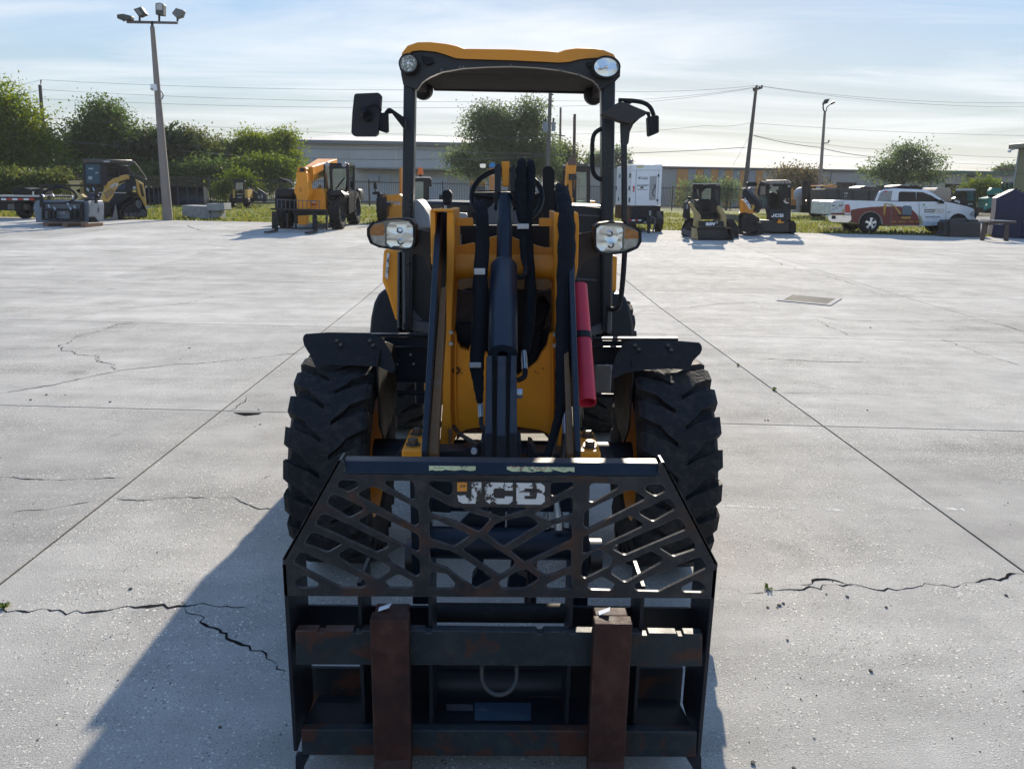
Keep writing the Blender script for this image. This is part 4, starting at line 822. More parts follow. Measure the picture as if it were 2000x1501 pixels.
# --- canopy roof
Zr = zt(760, 70, 4.167)
top = [(96, 225), (97, 185), (105, 140), (150, 82), (230, 54), (330, 52), (470, 68), (550, 85), (610, 108), (680, 108), (1000, 112), (1300, 128), (1380, 136), (1440, 115), (1530, 102), (1650, 105), (1740, 115), (1825, 150), (1858, 205), (1860, 240), (1856, 275)]
bot = [(1700, 178), (1600, 185), (1530, 195), (1470, 212), (1380, 218), (1000, 200), (620, 188), (540, 182), (450, 150), (380, 130), (260, 118), (190, 125), (150, 150)]
A_ = [Zr(p) for p in top+bot]; b = B(); RY0, RY1 = 4.24, 5.5
f3 = [P(x, y, RY0) for x, y in A_]; nT = len(top)
m3 = [Vector((p.x*1.0, RY0+.10, p.z+(.018 if i < nT else .02))) for i, p in enumerate(f3)]
k3 = [Vector((p.x*.97, RY1-.06, (max(p.z-.02, 2.375) if i < nT else max(p.z+.01, 2.392)))) for i, p in enumerate(f3)]; e3 = [Vector((p.x*.94, RY1, 2.398+.15*(p.z-2.37))) for p in f3]
tri = geometry.tessellate_polygon([[Vector((p.x, p.z, 0)) for p in f3]]); n = len(f3)
b.add(f3+m3+k3+e3, [tuple(t) for t in tri]+[tuple(3*n+i for i in t[::-1]) for t in tri]+[(r_*n+i, r_*n+(i+1) % n, (r_+1)*n+(i+1) % n, (r_+1)*n+i) for r_ in range(3) for i in range(n)])
b.obj('canopy_roof', Y_, LD, smooth=50)
val = [(98, 320), (92, 260), (130, 150), (190, 125), (260, 118), (380, 130), (450, 150), (540, 182), (620, 188), (1000, 200), (1380, 218), (1470, 212), (1530, 195), (1600, 185), (1700, 178), (1840, 200), (1866, 300), (1845, 370), (1720, 440), (1700, 400), (1660, 360), (1550, 312), (1400, 278), (1200, 255), (1000, 246), (800, 250), (600, 262), (430, 292), (330, 335), (270, 375), (225, 440), (115, 400)]
sh('roof_valance', [Zr(p) for p in val], PY(4.262), .05, M('valance black', (.012, .012, .016), .42), LD, bevel=.004)
lin = M('headliner', (.050, .045, .042), .9, var=.3, vs=7, bump=.2, spec=.05)
lb = B(); a = [P(*Zr(p), 4.33) for p in ((270, 360), (430, 292), (1000, 250), (1550, 312), (1690, 390))]
zr = P(995, 172, 5.45).z
lb.box(-.525, .54, 4.313, 5.46, zr-.013, zr+.016); lb.box(-.572, -.5255, 4.32, 5.50, zr-.062, zr-.005); lb.box(.5405, .588, 4.32, 5.50, zr-.075, zr-.01); lb.loft([Vector((-.40, 4.75, zr-.0132)), Vector((.42, 4.75, zr-.0132)), Vector((.46, 5.3, zr-.0132)), Vector((-.44, 5.3, zr-.0132))], [Vector((-.36, 4.82, zr-.020)), Vector((.38, 4.82, zr-.020)), Vector((.42, 5.24, zr-.020)), Vector((-.40, 5.24, zr-.020))])
lb.obj('headliner', lin, LD, bevel=.006)
B().loft([Vector((x, 5.46, z)) for x, z in ((-.50, zr-.022), (.53, zr-.024), (.53, zr+.01), (-.50, zr+.01))], [Vector((x, 5.50, z)) for x, z in ((-.50, zr-.022), (.53, zr-.024), (.53, zr+.01), (-.50, zr+.01))]).obj('rear_frame_bar', BL, LD, bevel=.006)
for x, y in ((826, 172), (1160, 182)):
    q = P(x, y, 5.3); B().lathe([(0, .0), (.0, .062), (.03, .066), (.075, .05), (.09, .0)], q+Vector((0, .04, 0)), (0, -1, -.35), 20).obj('rear_work_light', BL, LD, smooth=50)
vb = B()
for zx, zy in ((425, 278), (575, 258), (605, 254), (990, 241), (1375, 276), (1405, 282), (1545, 315)):
    q = P(*Zr((zx, zy)), 4.262); vb.cyl(q, q+Vector((0, -.006, 0)), .0065, n=8)
vo = vb.obj('roof_bolts', GR, LD); vo['kind'] = 'stuff'
# round work light and oval work light
def refl(name, col=(.82, .83, .85), sc_=26):
    if name in MC: return MC[name]
    m = M(name, col, .16, 1, var=.02); t = m.node_tree; b = t.nodes['Principled BSDF']; tc_ = N(t, 'ShaderNodeTexCoord')
    v = N(t, 'ShaderNodeTexVoronoi', ins={'Scale': sc_}); t.links.new(tc_.outputs['Object'], v.inputs['Vector']); bp = N(t, 'ShaderNodeBump', ins={'Strength': .5, 'Distance': .02}); t.links.new(v.outputs['Distance'], bp.inputs['Height']); t.links.new(bp.outputs[0], b.inputs['Normal']); return m
RF = refl('faceted reflector', (.86, .87, .90), 16); RS = refl('rippled reflector', (.7, .72, .72), 70)
def work_light(cxp, cyp, rx, ry, Y, rf):
    el = lambda k, dx=0: [(cxp+dx+rx*k*math.cos(a), cyp+ry*k*math.sin(a)) for a in [2*math.pi*i/32 for i in range(32)]]
    h = sh('work_light', el(1.16), PY(Y), .08, BL, LD, bevel=.012, holes=[el(1.0)])
    sh('reflector', el(1.0), PY(Y), .004, rf, h, off=.02); sh('lens', el(.995), PY(Y), .004, GL, h, off=.004)
    q = P(cxp, cyp, Y+.012); B().lathe([(0, 0), (0, .010), (-.008, .008), (-.010, 0)], q, (0, 1, 0), 14).obj('bulb_shield', CH, h)
work_light(797.5, 123.5, 16.5, 17, 4.19, RS); work_light(1184.5, 130.5, 24, 19, 4.19, RF)
sh('light_bracket', [(822, 108), (845, 112), (848, 122), (836, 128), (828, 124)], PY(4.24), .02, BL, LD, bevel=.003); sh('light_bracket', [(1145, 122), (1158, 120), (1162, 130), (1148, 132)], PY(4.24), .02, BL, LD, bevel=.003)
# headlamps
def headlamp(outer, ind, ref, Y, Z):
    o = rnd([Z(p) for p in outer], 4); hole = rnd([Z(p) for p in outer], 4); c = Vector((sum(p[0] for p in hole)/len(hole), sum(p[1] for p in hole)/len(hole)))
    hole = [tuple(c+(Vector(p)-c)*.90) for p in hole]
    h = sh('headlamp', o, PY(Y), .10, BL, LD, holes=[hole], bevel=.006, seg=3)
    sh('bowl', hole, PY(Y), .004, M('lamp bowl', (.80, .79, .76), .4), h, off=.040)
    sh('reflector', rnd([Z(p) for p in ref], 4), PY(Y), .004, RF, h, off=.030)
    i_ = sh('indicator', rnd([Z(p) for p in ind], 3), PY(Y), .006, AMB, h, off=.012); mid_ = sum(p[1] for p in ind)/len(ind)
    up = [p if p[1] < mid_+10 else (p[0], mid_+10) for p in ind]; sh('amber_prism', rnd([Z(p) for p in [(c_[0]*.93+.07*sum(q[0] for q in ind)/len(ind), c_[1]*.93+.07*mid_) for c_ in up]], 2), PY(Y), .002, AM, i_, off=.0095)
    sh('lens', [tuple(c+(Vector(p)-c)*.995) for p in hole], PY(Y), .003, GL, h, off=.006)
    rc = [Z(p) for p in ref]; mx_, my = sum(p[0] for p in rc)/len(rc), sum(p[1] for p in rc)/len(rc)
    for dx, dy, r in ((0, -9, .014), (2, 13, .015)):
        q = P(mx_+dx, my+dy, Y+.028); B().lathe([(0, r), (-.004, r), (-.006, r*.6), (.0, r*.5)], q, (0, 1, 0), 14).obj('bulb', CH, h)
AMB = M('prism indicator lens', (.90, .84, .80), .2, .2, spec=.8, var=.2, vs=60); t_ = AMB.node_tree
_v = N(t_, 'ShaderNodeTexBrick', ins={'Scale': 30, 'Mortar Size': .03}); _tc = N(t_, 'ShaderNodeTexCoord'); _mp = N(t_, 'ShaderNodeMapping'); _mp.inputs['Rotation'].default_value = (math.pi/2, 0, 0)
t_.links.new(_tc.outputs['Object'], _mp.inputs[0]); t_.links.new(_mp.outputs[0], _v.inputs['Vector']); _b = N(t_, 'ShaderNodeBump', ins={'Strength': .8, 'Distance': .01}); t_.links.new(_v.outputs['Fac'], _b.inputs['Height']); t_.links.new(_b.outputs[0], t_.nodes['Principled BSDF'].inputs['Normal'])
Z2_ = zt(700, 400, 5.775); Z4_ = zt(1080, 400, 5.775)
headlamp([(95, 265), (150, 195), (300, 160), (480, 148), (600, 165), (642, 230), (647, 400), (622, 490), (560, 515), (400, 508), (230, 482), (130, 435), (95, 345)], [(118, 268), (170, 220), (298, 198), (305, 472), (200, 445), (140, 405), (116, 345)], [(315, 240), (360, 195), (560, 190), (612, 240), (617, 440), (580, 482), (370, 482), (320, 430)], 3.42, Z2_)
headlamp([(458, 370), (470, 240), (520, 205), (640, 190), (800, 200), (940, 245), (1000, 290), (1000, 420), (960, 490), (850, 540), (620, 568), (520, 550), (470, 490)], [(805, 245), (930, 282), (982, 322), (978, 420), (940, 468), (800, 508)], [(490, 270), (530, 235), (770, 240), (790, 280), (782, 480), (740, 520), (540, 520), (490, 470)], 3.42, Z4_)
BK = M('brown black plate', (.020, .017, .018), .5, grime=.12)
sh('lamp_bracket', [Z2_(p) for p in [(640, 275), (720, 280), (805, 300), (812, 650), (830, 760), (850, 860), (845, 880), (760, 610), (700, 575), (600, 545), (600, 300)]], PY(3.53), .02, BK, LD, bevel=.003)
sh('lamp_bracket', [Z4_(p) for p in [(292, 325), (460, 296), (520, 330), (520, 560), (420, 610), (350, 645), (300, 730), (240, 775), (225, 800), (250, 700), (290, 640)]], PY(3.53), .02, BK, LD, bevel=.003)
# mirrors and grab rails
MB_ = M('mirror shell', (.028, .025, .031), .55, var=.15, grime=.04, spec=.3)
mi = sh('mirror', rnd([(692, 183), (740, 181), (744, 187), (741, 230), (737, 263), (731, 266), (691, 266), (686, 259), (688, 220)], 6), PY(4.10), .05, MB_, LD, bevel=.012, seg=3)
B().lathe([(0, .0), (0, .028), (.012, .030), (.02, .022), (.02, 0)], P(718, 226, 4.10), (0, -1, 0), 20).obj('mirror_socket', BL, mi)
q = P(709, 216, 4.06); B().lathe([(0, 0), (0, .024), (.03, .02), (.03, 0)], q, (.5, -.4, -.5), 14).obj('ball_clamp', BL, mi); hose('mirror_stalk', [(715, 212, 4.05), (728, 204, 4.05), (738, 207, 4.06), (744, 216, 4.07)], .007, BL, mi)
sh('mirror_block', [(738, 221), (756, 219), (757, 257), (752, 259), (738, 254)], PY(4.11), .06, BL, LD, bevel=.006)
sh('mirror_arm', [(750, 219), (757, 211), (763, 211), (791, 230), (791, 254), (787, 250), (764, 220), (752, 222)], PY(4.16), .05, BL, LD, bevel=.006)
Z3_ = zt(1050, 130, 4)
sh('mirror', [Z3_(p) for p in [(498, 372), (520, 345), (640, 275), (665, 272), (840, 345), (852, 356), (842, 380), (790, 410), (735, 442), (650, 432), (540, 395)]], PY(4.08), .08, M('mirror underside', (.035, .030, .028), .6), LD, bevel=.012, seg=3)
sh('mirror_block', [Z3_(p) for p in [(676, 247), (735, 245), (738, 290), (700, 285), (676, 275)]], PY(4.12), .05, BL, LD, bevel=.006)
hose('mirror_tube', [(1208, 196, 4.14), (1235, 197, 4.14), (1257, 201, 4.14), (1270, 210, 4.13), (1277, 226, 4.12)], .011, BL, LD)
sh('wide_angle_mirror', rnd([Z3_(p) for p in [(862, 392), (935, 380), (948, 390), (948, 515), (880, 545), (868, 535)]], 3), PY(4.08), .06, BL, LD, bevel=.01)
sh('mirror_link', [Z3_(p) for p in [(838, 345), (880, 355), (884, 400), (866, 400), (858, 370), (838, 368)]], PY(4.12), .03, BL, LD, bevel=.004)
sh('mirror_stand', [Z3_(p) for p in [(648, 425), (735, 440), (800, 405), (750, 450), (722, 510), (712, 600), (700, 608), (702, 1210), (660, 1210), (658, 700), (652, 560)]], PY(4.14), .03, PM, LD, bevel=.006)
hose('grab_rail', [(1221, 430, 4.15), (1220.5, 480, 4.15), (1217, 540, 4.15), (1212, 585, 4.15), (1207, 600, 4.15), (1200, 604, 4.17), (1190, 603, 4.28)], .0145, BL, LD)
hose('grab_handle', [(1178, 251, 4.3), (1170, 254, 4.3), (1161, 262, 4.3), (1157, 280, 4.3), (1157, 325, 4.3), (1161, 341, 4.3), (1170, 349, 4.3), (1178, 351, 4.3)], .012, BL, LD)
# ------------------------------------------------------------------ buildings
def ribbed(name, col, scale, ax='X', rough=.55, depth=.25):
    m = M(name, col, rough, var=.08, vs=.8); t = m.node_tree; b = t.nodes['Principled BSDF']; tc_ = N(t, 'ShaderNodeTexCoord')
    wv = N(t, 'ShaderNodeTexWave', ins={'Scale': scale}, bands_direction=ax); t.links.new(tc_.outputs['Object'], wv.inputs['Vector'])
    bp = N(t, 'ShaderNodeBump', ins={'Strength': depth, 'Distance': .05}); t.links.new(wv.outputs['Fac'], bp.inputs['Height']); t.links.new(bp.outputs[0], b.inputs['Normal']); return m
WB = ribbed('grey ribbed cladding', (.50, .485, .46), 5.5); WBL = ribbed('pale ribbed cladding', (.56, .53, .48), 5.5); RFM = ribbed('pale metal roof', (.62, .58, .51), 1.6, 'X', .6)
RBG = M('grey block wall', (.36, .335, .305), .85, var=.1, vs=.5); ROR = M('orange wall panel', (.56, .24, .07), .8, var=.08, vs=.6); RGY = M('blue grey wall panel', (.28, .29, .315), .8, var=.08, vs=.6)
TRG = M('green roof trim', (.045, .11, .075), .5); TRD = M('dark roof trim', (.09, .095, .09), .6); DOR = M('white roller door', (.52, .54, .56), .5); OPN = M('dark doorway', (.012, .011, .010), .9)
YW = 84
wh = thing('warehouse', 'long grey metal clad warehouse with pale low roof behind the fence on the left', 'warehouse', G(700, 397))
wx0, wx1 = P(575, 300, YW).x, P(1062, 300, YW).x; ze = P(700, 279.5, YW).z; zc_ = P(780, 331, YW).z
B().box(wx0, wx1, YW, YW+45, zc_, ze).obj('upper_wall', WB, wh); B().box(wx0+.1, wx1-.1, YW+.25, YW+44, .4, zc_).obj('lower_wall', WBL, wh)
zr_ = P(700, 264.5, YW+22).z
B().loft([Vector((wx0-.4, YW-.5, ze+.02)), Vector((wx1+.4, YW-.5, ze+.02)), Vector((wx1+.4, YW-.5, ze+.22)), Vector((wx0-.4, YW-.5, ze+.22))], [Vector((wx0-.4, YW+22, zr_-.2)), Vector((wx1+.4, YW+22, zr_-.2)), Vector((wx1+.4, YW+22, zr_)), Vector((wx0-.4, YW+22, zr_))]).loft([Vector((wx0-.4, YW+22.01, zr_-.2)), Vector((wx1+.4, YW+22.01, zr_-.2)), Vector((wx1+.4, YW+22.01, zr_)), Vector((wx0-.4, YW+22.01, zr_))], [Vector((wx0-.4, YW+45.5, ze)), Vector((wx1+.4, YW+45.5, ze)), Vector((wx1+.4, YW+45.5, ze+.2)), Vector((wx0-.4, YW+45.5, ze+.2))]).obj('roof', RFM, wh, smooth=0)
B().box(wx0-.45, wx1+.45, YW-.62, YW-.503, ze-.12, ze+.2).obj('gutter', M('gutter', (.16, .17, .17), .5), wh)
for px in (585, 687, 774, 862, 950, 1038): x = P(px, 300, YW).x; B().box(x-.09, x+.09, YW-.06, YW-.002, zc_+.02, ze-.13).obj('seam_trim', WBL, wh)
B().box(P(695, 330, YW).x, wx1, YW-1.4, YW-.01, zc_+.0, zc_+.16).obj('door_canopy', M('canopy edge', (.30, .28, .25), .6), wh)
for a, t_, c in ((719, 340, 761), (838, 347, 872), (780, 345, 815), (925, 352, 955)): p, q = P(a, t_, YW+.25), P(c, t_, YW+.25); B().box(p.x, q.x, YW+.18, YW+.249, .4, p.z).obj('roller_door', DOR, wh)
p = P(721, 343, YW-.4); B().box(p.x, p.x+1.0, YW-.6, YW+.17, p.z-.55, p.z).obj('air_conditioner', LG, wh)
B().box(wx0+.4, wx0+.6, YW-.15, YW-.01, .5, ze-.2).obj('downpipe', WBL, wh)
YR = 88
rb2 = thing('long_building', 'long low grey building with orange wall panels and green roof edge, far right', 'building', G(1650, 400))
rx0 = P(1140, 330, YR).x; rx1 = 76.; zt0 = P(1310, 329, YR).z
B().box(rx0, rx1, YR, YR+30, .4, zt0).obj('wall', RBG, rb2)
B().box(rx0-.2, P(1785, 330, YR).x, YR-.2, YR+30.2, zt0+.002, zt0+.22).obj('roof_trim', TRD, rb2); B().box(P(1785, 330, YR).x+.01, rx1+.2, YR-.25, YR+30.2, zt0-.1, zt0+.30).obj('roof_trim', TRG, rb2)
o_ = [(1322, 1344), (1359, 1374), (1388, 1403), (1416, 1431), (1445, 1458), (1476, 1490)]; xs = []
for a, c in o_: xs.append((P(a, 340, YR).x, P(c, 340, YR).x, ROR))
for (a, c), (d, e) in zip(o_, o_[1:]): xs.append((P(c, 340, YR).x, P(d, 340, YR).x, RGY))
for a, c, m_ in xs: B().box(a+.03, c-.03, YR-.07 if m_ is ROR else YR-.05, YR-.004, .42, zt0-.02).obj('wall_panel', m_, rb2)
for a, t_, c in ((1634, 356, 1673), (1847, 359, 1876), (1710, 362, 1740)): p, q = P(a, t_, YR), P(c, t_, YR); B().box(p.x, q.x, YR-.04, YR-.003, .42, p.z).obj('doorway', OPN, rb2)
p, q = P(1901, 349, YR), P(1928, 358, YR); wf = B().box(p.x, q.x, YR-.09, YR-.003, q.z, p.z).obj('window', M('window frame', (.28, .30, .31), .5), rb2); B().box(p.x+.12, q.x-.12, YR-.1, YR-.0901, q.z+.1, p.z-.1).obj('pane', GD, wf)
p = P(1894, 345, YR); B().cyl(p, p-Vector((0, .4, 0)), .35, n=12).obj('wall_lamp', DK, rb2); B().box(P(1623, 335, YR).x, P(1624.5, 335, YR).x, YR-.08, YR-.003, .5, zt0-.1).obj('downpipe', TRD, rb2)
YE = 35.0; YE2 = 47.0
ob = thing('olive_building', 'olive green metal building with overhanging eave cut by the right edge of the frame', 'building', G(1995, 460)+Vector((2, 0, 0)))
xe = P(1984, 330, YE2).x; zo = P(1985, 291, YE2).z; zg_ = zg(YE)
B().box(xe, xe+16, YE, YE2, zg_-.2, zo).obj('wall', ribbed('olive cladding', (.17, .165, .075), 4), ob); B().box(xe-.42, xe+16.4, YE-.4, YE2+.4, zo+.003, P(1975, 280.5, YE2).z).obj('eave', M('eave metal', (.20, .185, .13), .6), ob, bevel=.05)
B().box(xe-.03, xe-.003, YE2-.12, YE2+.02, zg_, zo-.02).obj('corner_trim', M('corner trim', (.30, .32, .31), .5), ob)
q = P(1973, 293, YE2-.2); B().cyl(q, q+Vector((.25, 0, .04)), .035).box(q.x-.10, q.x+.04, q.y-.06, q.y+.06, q.z-.14, q.z-.02).obj('security_camera', WH, ob); B().box(xe-.03, xe-.004, YE, YE2-.13, 3.2, 3.24).obj('seam', TRD, ob)
# ------------------------------------------------------------------ fence
FM = M('black fence paint', (.020, .020, .022), .5)
fe = thing('fence', 'black steel picket fence running behind the yard machines', 'fence', (0, 55, .6))
fy = lambda x: 55.7+.286*x
fx0, fx1 = -38., 40.; px_, rl_, i = B(), [B(), B(), B()], 0
x = fx0
while x <= fx1:
    y = fy(x); B().box(x-.035, x+.035, y-.035, y+.035, .55, 2.33).obj('post', FM, fe); x += 2.4
x = fx0; fd = Vector((1, .286, 0)).normalized()
while x <= fx1:
    if abs(((x-fx0) % 2.4)) > .06: y = fy(x); px_.box(x-.011, x+.011, y-.011, y+.011, .66, 2.27)
    x += .115
px_.obj('pickets', FM, fe, kind='stuff', smooth=0)
for z in (.76, 2.16): B().tube([(fx0, fy(fx0)-.03, z), (fx1, fy(fx1)-.03, z)], .022, 4).obj('rail', FM, fe)
# ------------------------------------------------------------------ poles and wires
def pole(name, label, cat, top, base, Y, r0, r1, mat, group=None, zb=None):
    a, c = P(*top, Y), P(*base, Y); d = (c-a)/(c.z-a.z); g = a+d*((zg(Y) if zb is None else zb)-.2-a.z)
    t = thing(name, label, cat, g, group); B().tube([g, a], [r1, r0], 14).obj('shaft', mat, t); return t, g, a
YP = 60
p1, _, t1 = pole('utility_pole', 'leaning timber utility pole with a transformer among trees on the far left', 'utility pole', (78, 166), (91, 337), YP, .11, .17, PW, 'timber utility poles')
def can(parent, x0, y0, x1, y1, Y, mat=None):
    c = P((x0+x1)/2, y0, Y); d = P((x0+x1)/2, y1, Y); r = (P(x1, y0, Y).x-P(x0, y0, Y).x)/2; B().tube([c, d], r, 14).obj('transformer', mat or M('transformer grey', (.24, .27, .31), .5), parent); B().tube([c, c+Vector((0, 0, .3))], .06, 8).obj('bushing', DK, parent)
can(p1, 65, 218, 75, 233, YP); can(p1, 73, 237, 80, 244, YP); tb('top_pin', [(79.5, 165, YP), (80, 156, YP)], [.03, .05], DK, p1); tb('bracket', [(75, 222, YP), (82, 222, YP)], .04, DK, p1); tb('service_drop_clamp', [(86, 238, YP), (94, 240, YP)], .05, DK, p1); tb('conduit', [(88, 240, YP-.3), (91.5, 337, YP-.3)], .09, LG, p1)
p2, _, t2 = pole('utility_pole', 'tall utility pole with two grey transformers beside the big tree seen through the canopy', 'utility pole', (1076, 150), (1069, 350), YP, .12, .19, M('greyed timber', (.13, .12, .11), .9), 'timber utility poles')
can(p2, 1060, 238, 1071.5, 258, YP); can(p2, 1077, 239, 1085, 256, YP); tb('cross_bracket', [(1062, 240, YP), (1086, 241, YP)], .05, DK, p2)
for y in (160, 172, 184, 197): tb('insulator', [(1076, y, YP), (1081, y+1, YP)], .06, DK, p2, n=8)
p3, _, t3 = pole('utility_pole', 'distant thin utility pole with crossarm between two taller poles under the canopy', 'utility pole', (1095, 210), (1093, 340), 95, .12, .17, PW, 'timber utility poles')
tb('crossarm', [(1076, 262, 95), (1104, 266, 95)], .07, PW, p3); can(p3, 1089, 281, 1095, 294, 95); can(p3, 1100, 283, 1105, 297, 95)
p4, _, t4 = pole('utility_pole', 'slim brown utility pole just left of the right canopy post', 'utility pole', (1122.5, 223), (1120.5, 345), 66, .11, .16, M('brown timber', (.10, .06, .045), .9), 'timber utility poles')
for y in (231, 238, 245, 252): tb('insulator', [(1119, y, 66), (1123, y, 66)], .06, DK, p4, n=8)
p5, _, t5 = pole('utility_pole', 'leaning utility pole with short crossarm above the orange panelled building', 'utility pole', (1477, 170), (1457, 350), 63, .11, .2, PW, 'timber utility poles')
tb('crossarm', [(1471, 177, 63), (1489, 171, 63)], .08, PW, p5); tb('sleeve', [(1468, 240, 62.7), (1460, 345, 62.7)], .12, M('pole sleeve', (.12, .10, .09), .8), p5)
for x_, y in ((1472, 172), (1478, 167), (1483, 169), (1488, 167)): tb('insulator', [(x_, y+5, 63), (x_, y, 63)], [.05, .09], DK, p5, n=8)
p6, _, t6 = pole('lamp_post', 'slim concrete lamp post with two flood heads behind the fork truck', 'lamp post', (1611, 219), (1600.5, 372), 49, .07, .13, CO)
hose('arm', [(1611, 219, 49), (1608, 213, 49), (1608, 205, 49), (1610, 201, 49)], .04, DK, p6); hose('arm', [(1611, 219, 49), (1614, 216, 49), (1614.5, 211, 49), (1620, 205, 49), (1630, 199, 49)], .03, DK, p6)
sh('lamp_head', [(1608, 204), (1613, 194), (1621, 193), (1616, 202)], PY(48.9), .25, DK, p6); tb('camera_arm', [(1608, 280, 49), (1618, 279, 49), (1619, 274, 49)], [.03, .03, .06], DK, p6); B().tube([P(1623, 203, 49), P(1630, 199, 49)], .07, 6).obj('lamp_head', DK, p6)
def wire(label, pts, sag, r=.016):
    q = [P(*p) for p in pts]; full = []
    for a, c in zip(q[:-1], q[1:]):
        for i in range(12): t = i/12; full.append(a.lerp(c, t)-Vector((0, 0, sag*4*t*(1-t))))
    full.append(q[-1]); o = B().tube(full, r, 5).obj('overhead_wire', M('wire', (.16, .165, .17), .8, spec=.1), None); o['label'] = label; o['category'] = 'overhead wire'; o['group'] = 'overhead wires'
for lb_, pts, sg in (('uppermost thin wire from the left utility pole across the sky', [(-60, 160, YP), (80, 156, YP), (1076, 172, YP), (1478, 167, 63)], .35),
 ('second thin wire from the top crossing the sky left of the loader', [(-60, 178, YP), (80, 175, YP), (1076, 197, YP), (1483, 169, 63)], .35),
 ('third thin wire down crossing the sky behind the flood light pole', [(60, 190, YP), (82, 193, YP), (1078, 208, YP), (1472, 172, 63)], .3),
 ('faint sloping wire low in the sky above the warehouse roof', [(85, 230, YP), (500, 251, YP), (800, 262, YP), (1076, 268, YP)], .1),
 ('dark thick cable running low across the trees and warehouse wall', [(92, 271, YP), (410, 298, YP), (575, 308, YP), (890, 310, YP), (1070, 303, YP), (1456, 288, 63)], .1),
 ('lower dark cable crossing the warehouse wall under the roof', [(575, 288, YP), (800, 291, YP), (1070, 300, YP)], .1),
 ('curled cable end hanging from the left utility pole', [(92, 238, YP), (110, 241, YP), (135, 246, YP)], .05),
 ('wire from the slim brown pole to the middle of the leaning pole', [(1120, 262, 66), (1380, 245, 64), (1464, 240, 63)], .15),
 ('topmost wire leaving the leaning pole toward the right edge', [(1478, 167, 63), (2080, 199, 63)], .5), ('second wire leaving the leaning pole toward the right edge', [(1488, 169, 63), (2080, 208, 63)], .5),
 ('wire from the middle of the leaning pole to the right edge', [(1464, 240, 63), (2080, 266, 63)], .2), ('sagging wire from the leaning pole past the lamp post to the olive building', [(1470, 264, 63), (1600, 280, 63), (1740, 292, 63), (1985, 308, 63)], .1),
 ('lowest wire on the right passing behind the round tree', [(1457, 288, 63), (1720, 309, 63), (2080, 324, 63)], .15), ('slack drop cable between the leaning pole and the round tree', [(1472, 265, 63), (1600, 288, 63), (1712, 307, 63)], .1),
 ('guy wire slanting down from the leaning pole to the ground', [(1463, 268, 63), (1432, 322, 63)], 0)): wire(lb_, pts, sg, .022 if 'cable' in lb_ else .010)
fp_g = G(328, 430); YL = fp_g.y
fp, gq, tq = pole('flood_light_pole', 'square concrete pole with four flood lamp heads on a bar, left of the telehandler', 'flood light pole', (297.5, 52), (328, 428), YL, .085, .20, CO)
tb('stem', [(297.5, 54, YL), (297, 42, YL)], .05, DK, fp); sh('crossbar', [(247, 40), (346, 42.5), (346, 46.5), (247, 45)], PY(YL), .10, M('crossbar steel', (.11, .09, .085), .6), fp)
LH = M('lamp housing', (.055, .060, .055), .5); LP = M('lamp lens panel', (.42, .42, .40), .3)
for poly, mt in (([(228, 28.5), (240, 27), (256, 31), (255.5, 38), (242, 39), (228, 36)], LH), ([(260, 18), (275, 13), (285, 27), (271, 33)], LH), ([(303, 7), (311, 5), (319, 8), (318.5, 30), (303.5, 28.5)], LH), ([(335, 26), (343, 15.5), (358, 20), (354, 32), (344, 35)], M('lamp housing grey', (.14, .145, .135), .5))):
    h_ = sh('flood_head', poly, PY(YL-.12), .28, mt, fp, bevel=.02); cx_ = sum(p[0] for p in poly)/len(poly); tb('head_stem', [(cx_, max(p[1] for p in poly)-3, YL), (cx_, 42, YL)], .04, DK, fp)
sh('lens', [(305, 8), (311, 6.5), (317.5, 9), (317, 20), (305, 19)], PY(YL-.13), .008, LP, fp); sh('lens', [(264, 19), (270, 17), (278, 28), (272, 30)], PY(YL-.13), .008, M('dim lens', (.16, .17, .15), .3), fp)
dm = sh('camera_box', rnd([(293, 164), (304, 164), (306, 176), (301, 178), (294, 173)], 2), PY(YL-.2), .2, WH, fp, bevel=.02); B().lathe([(0, .12), (.06, .10), (.10, 0)], P(299.5, 173, YL-.1), (0, 0, -1), 16).obj('dome', LG, dm)
hose('conduit_loop', [(312.5, 177, YL-.1), (317, 181, YL-.1), (318.5, 187, YL-.1), (316, 193, YL-.1), (313, 192, YL-.1)], .03, LG, fp)
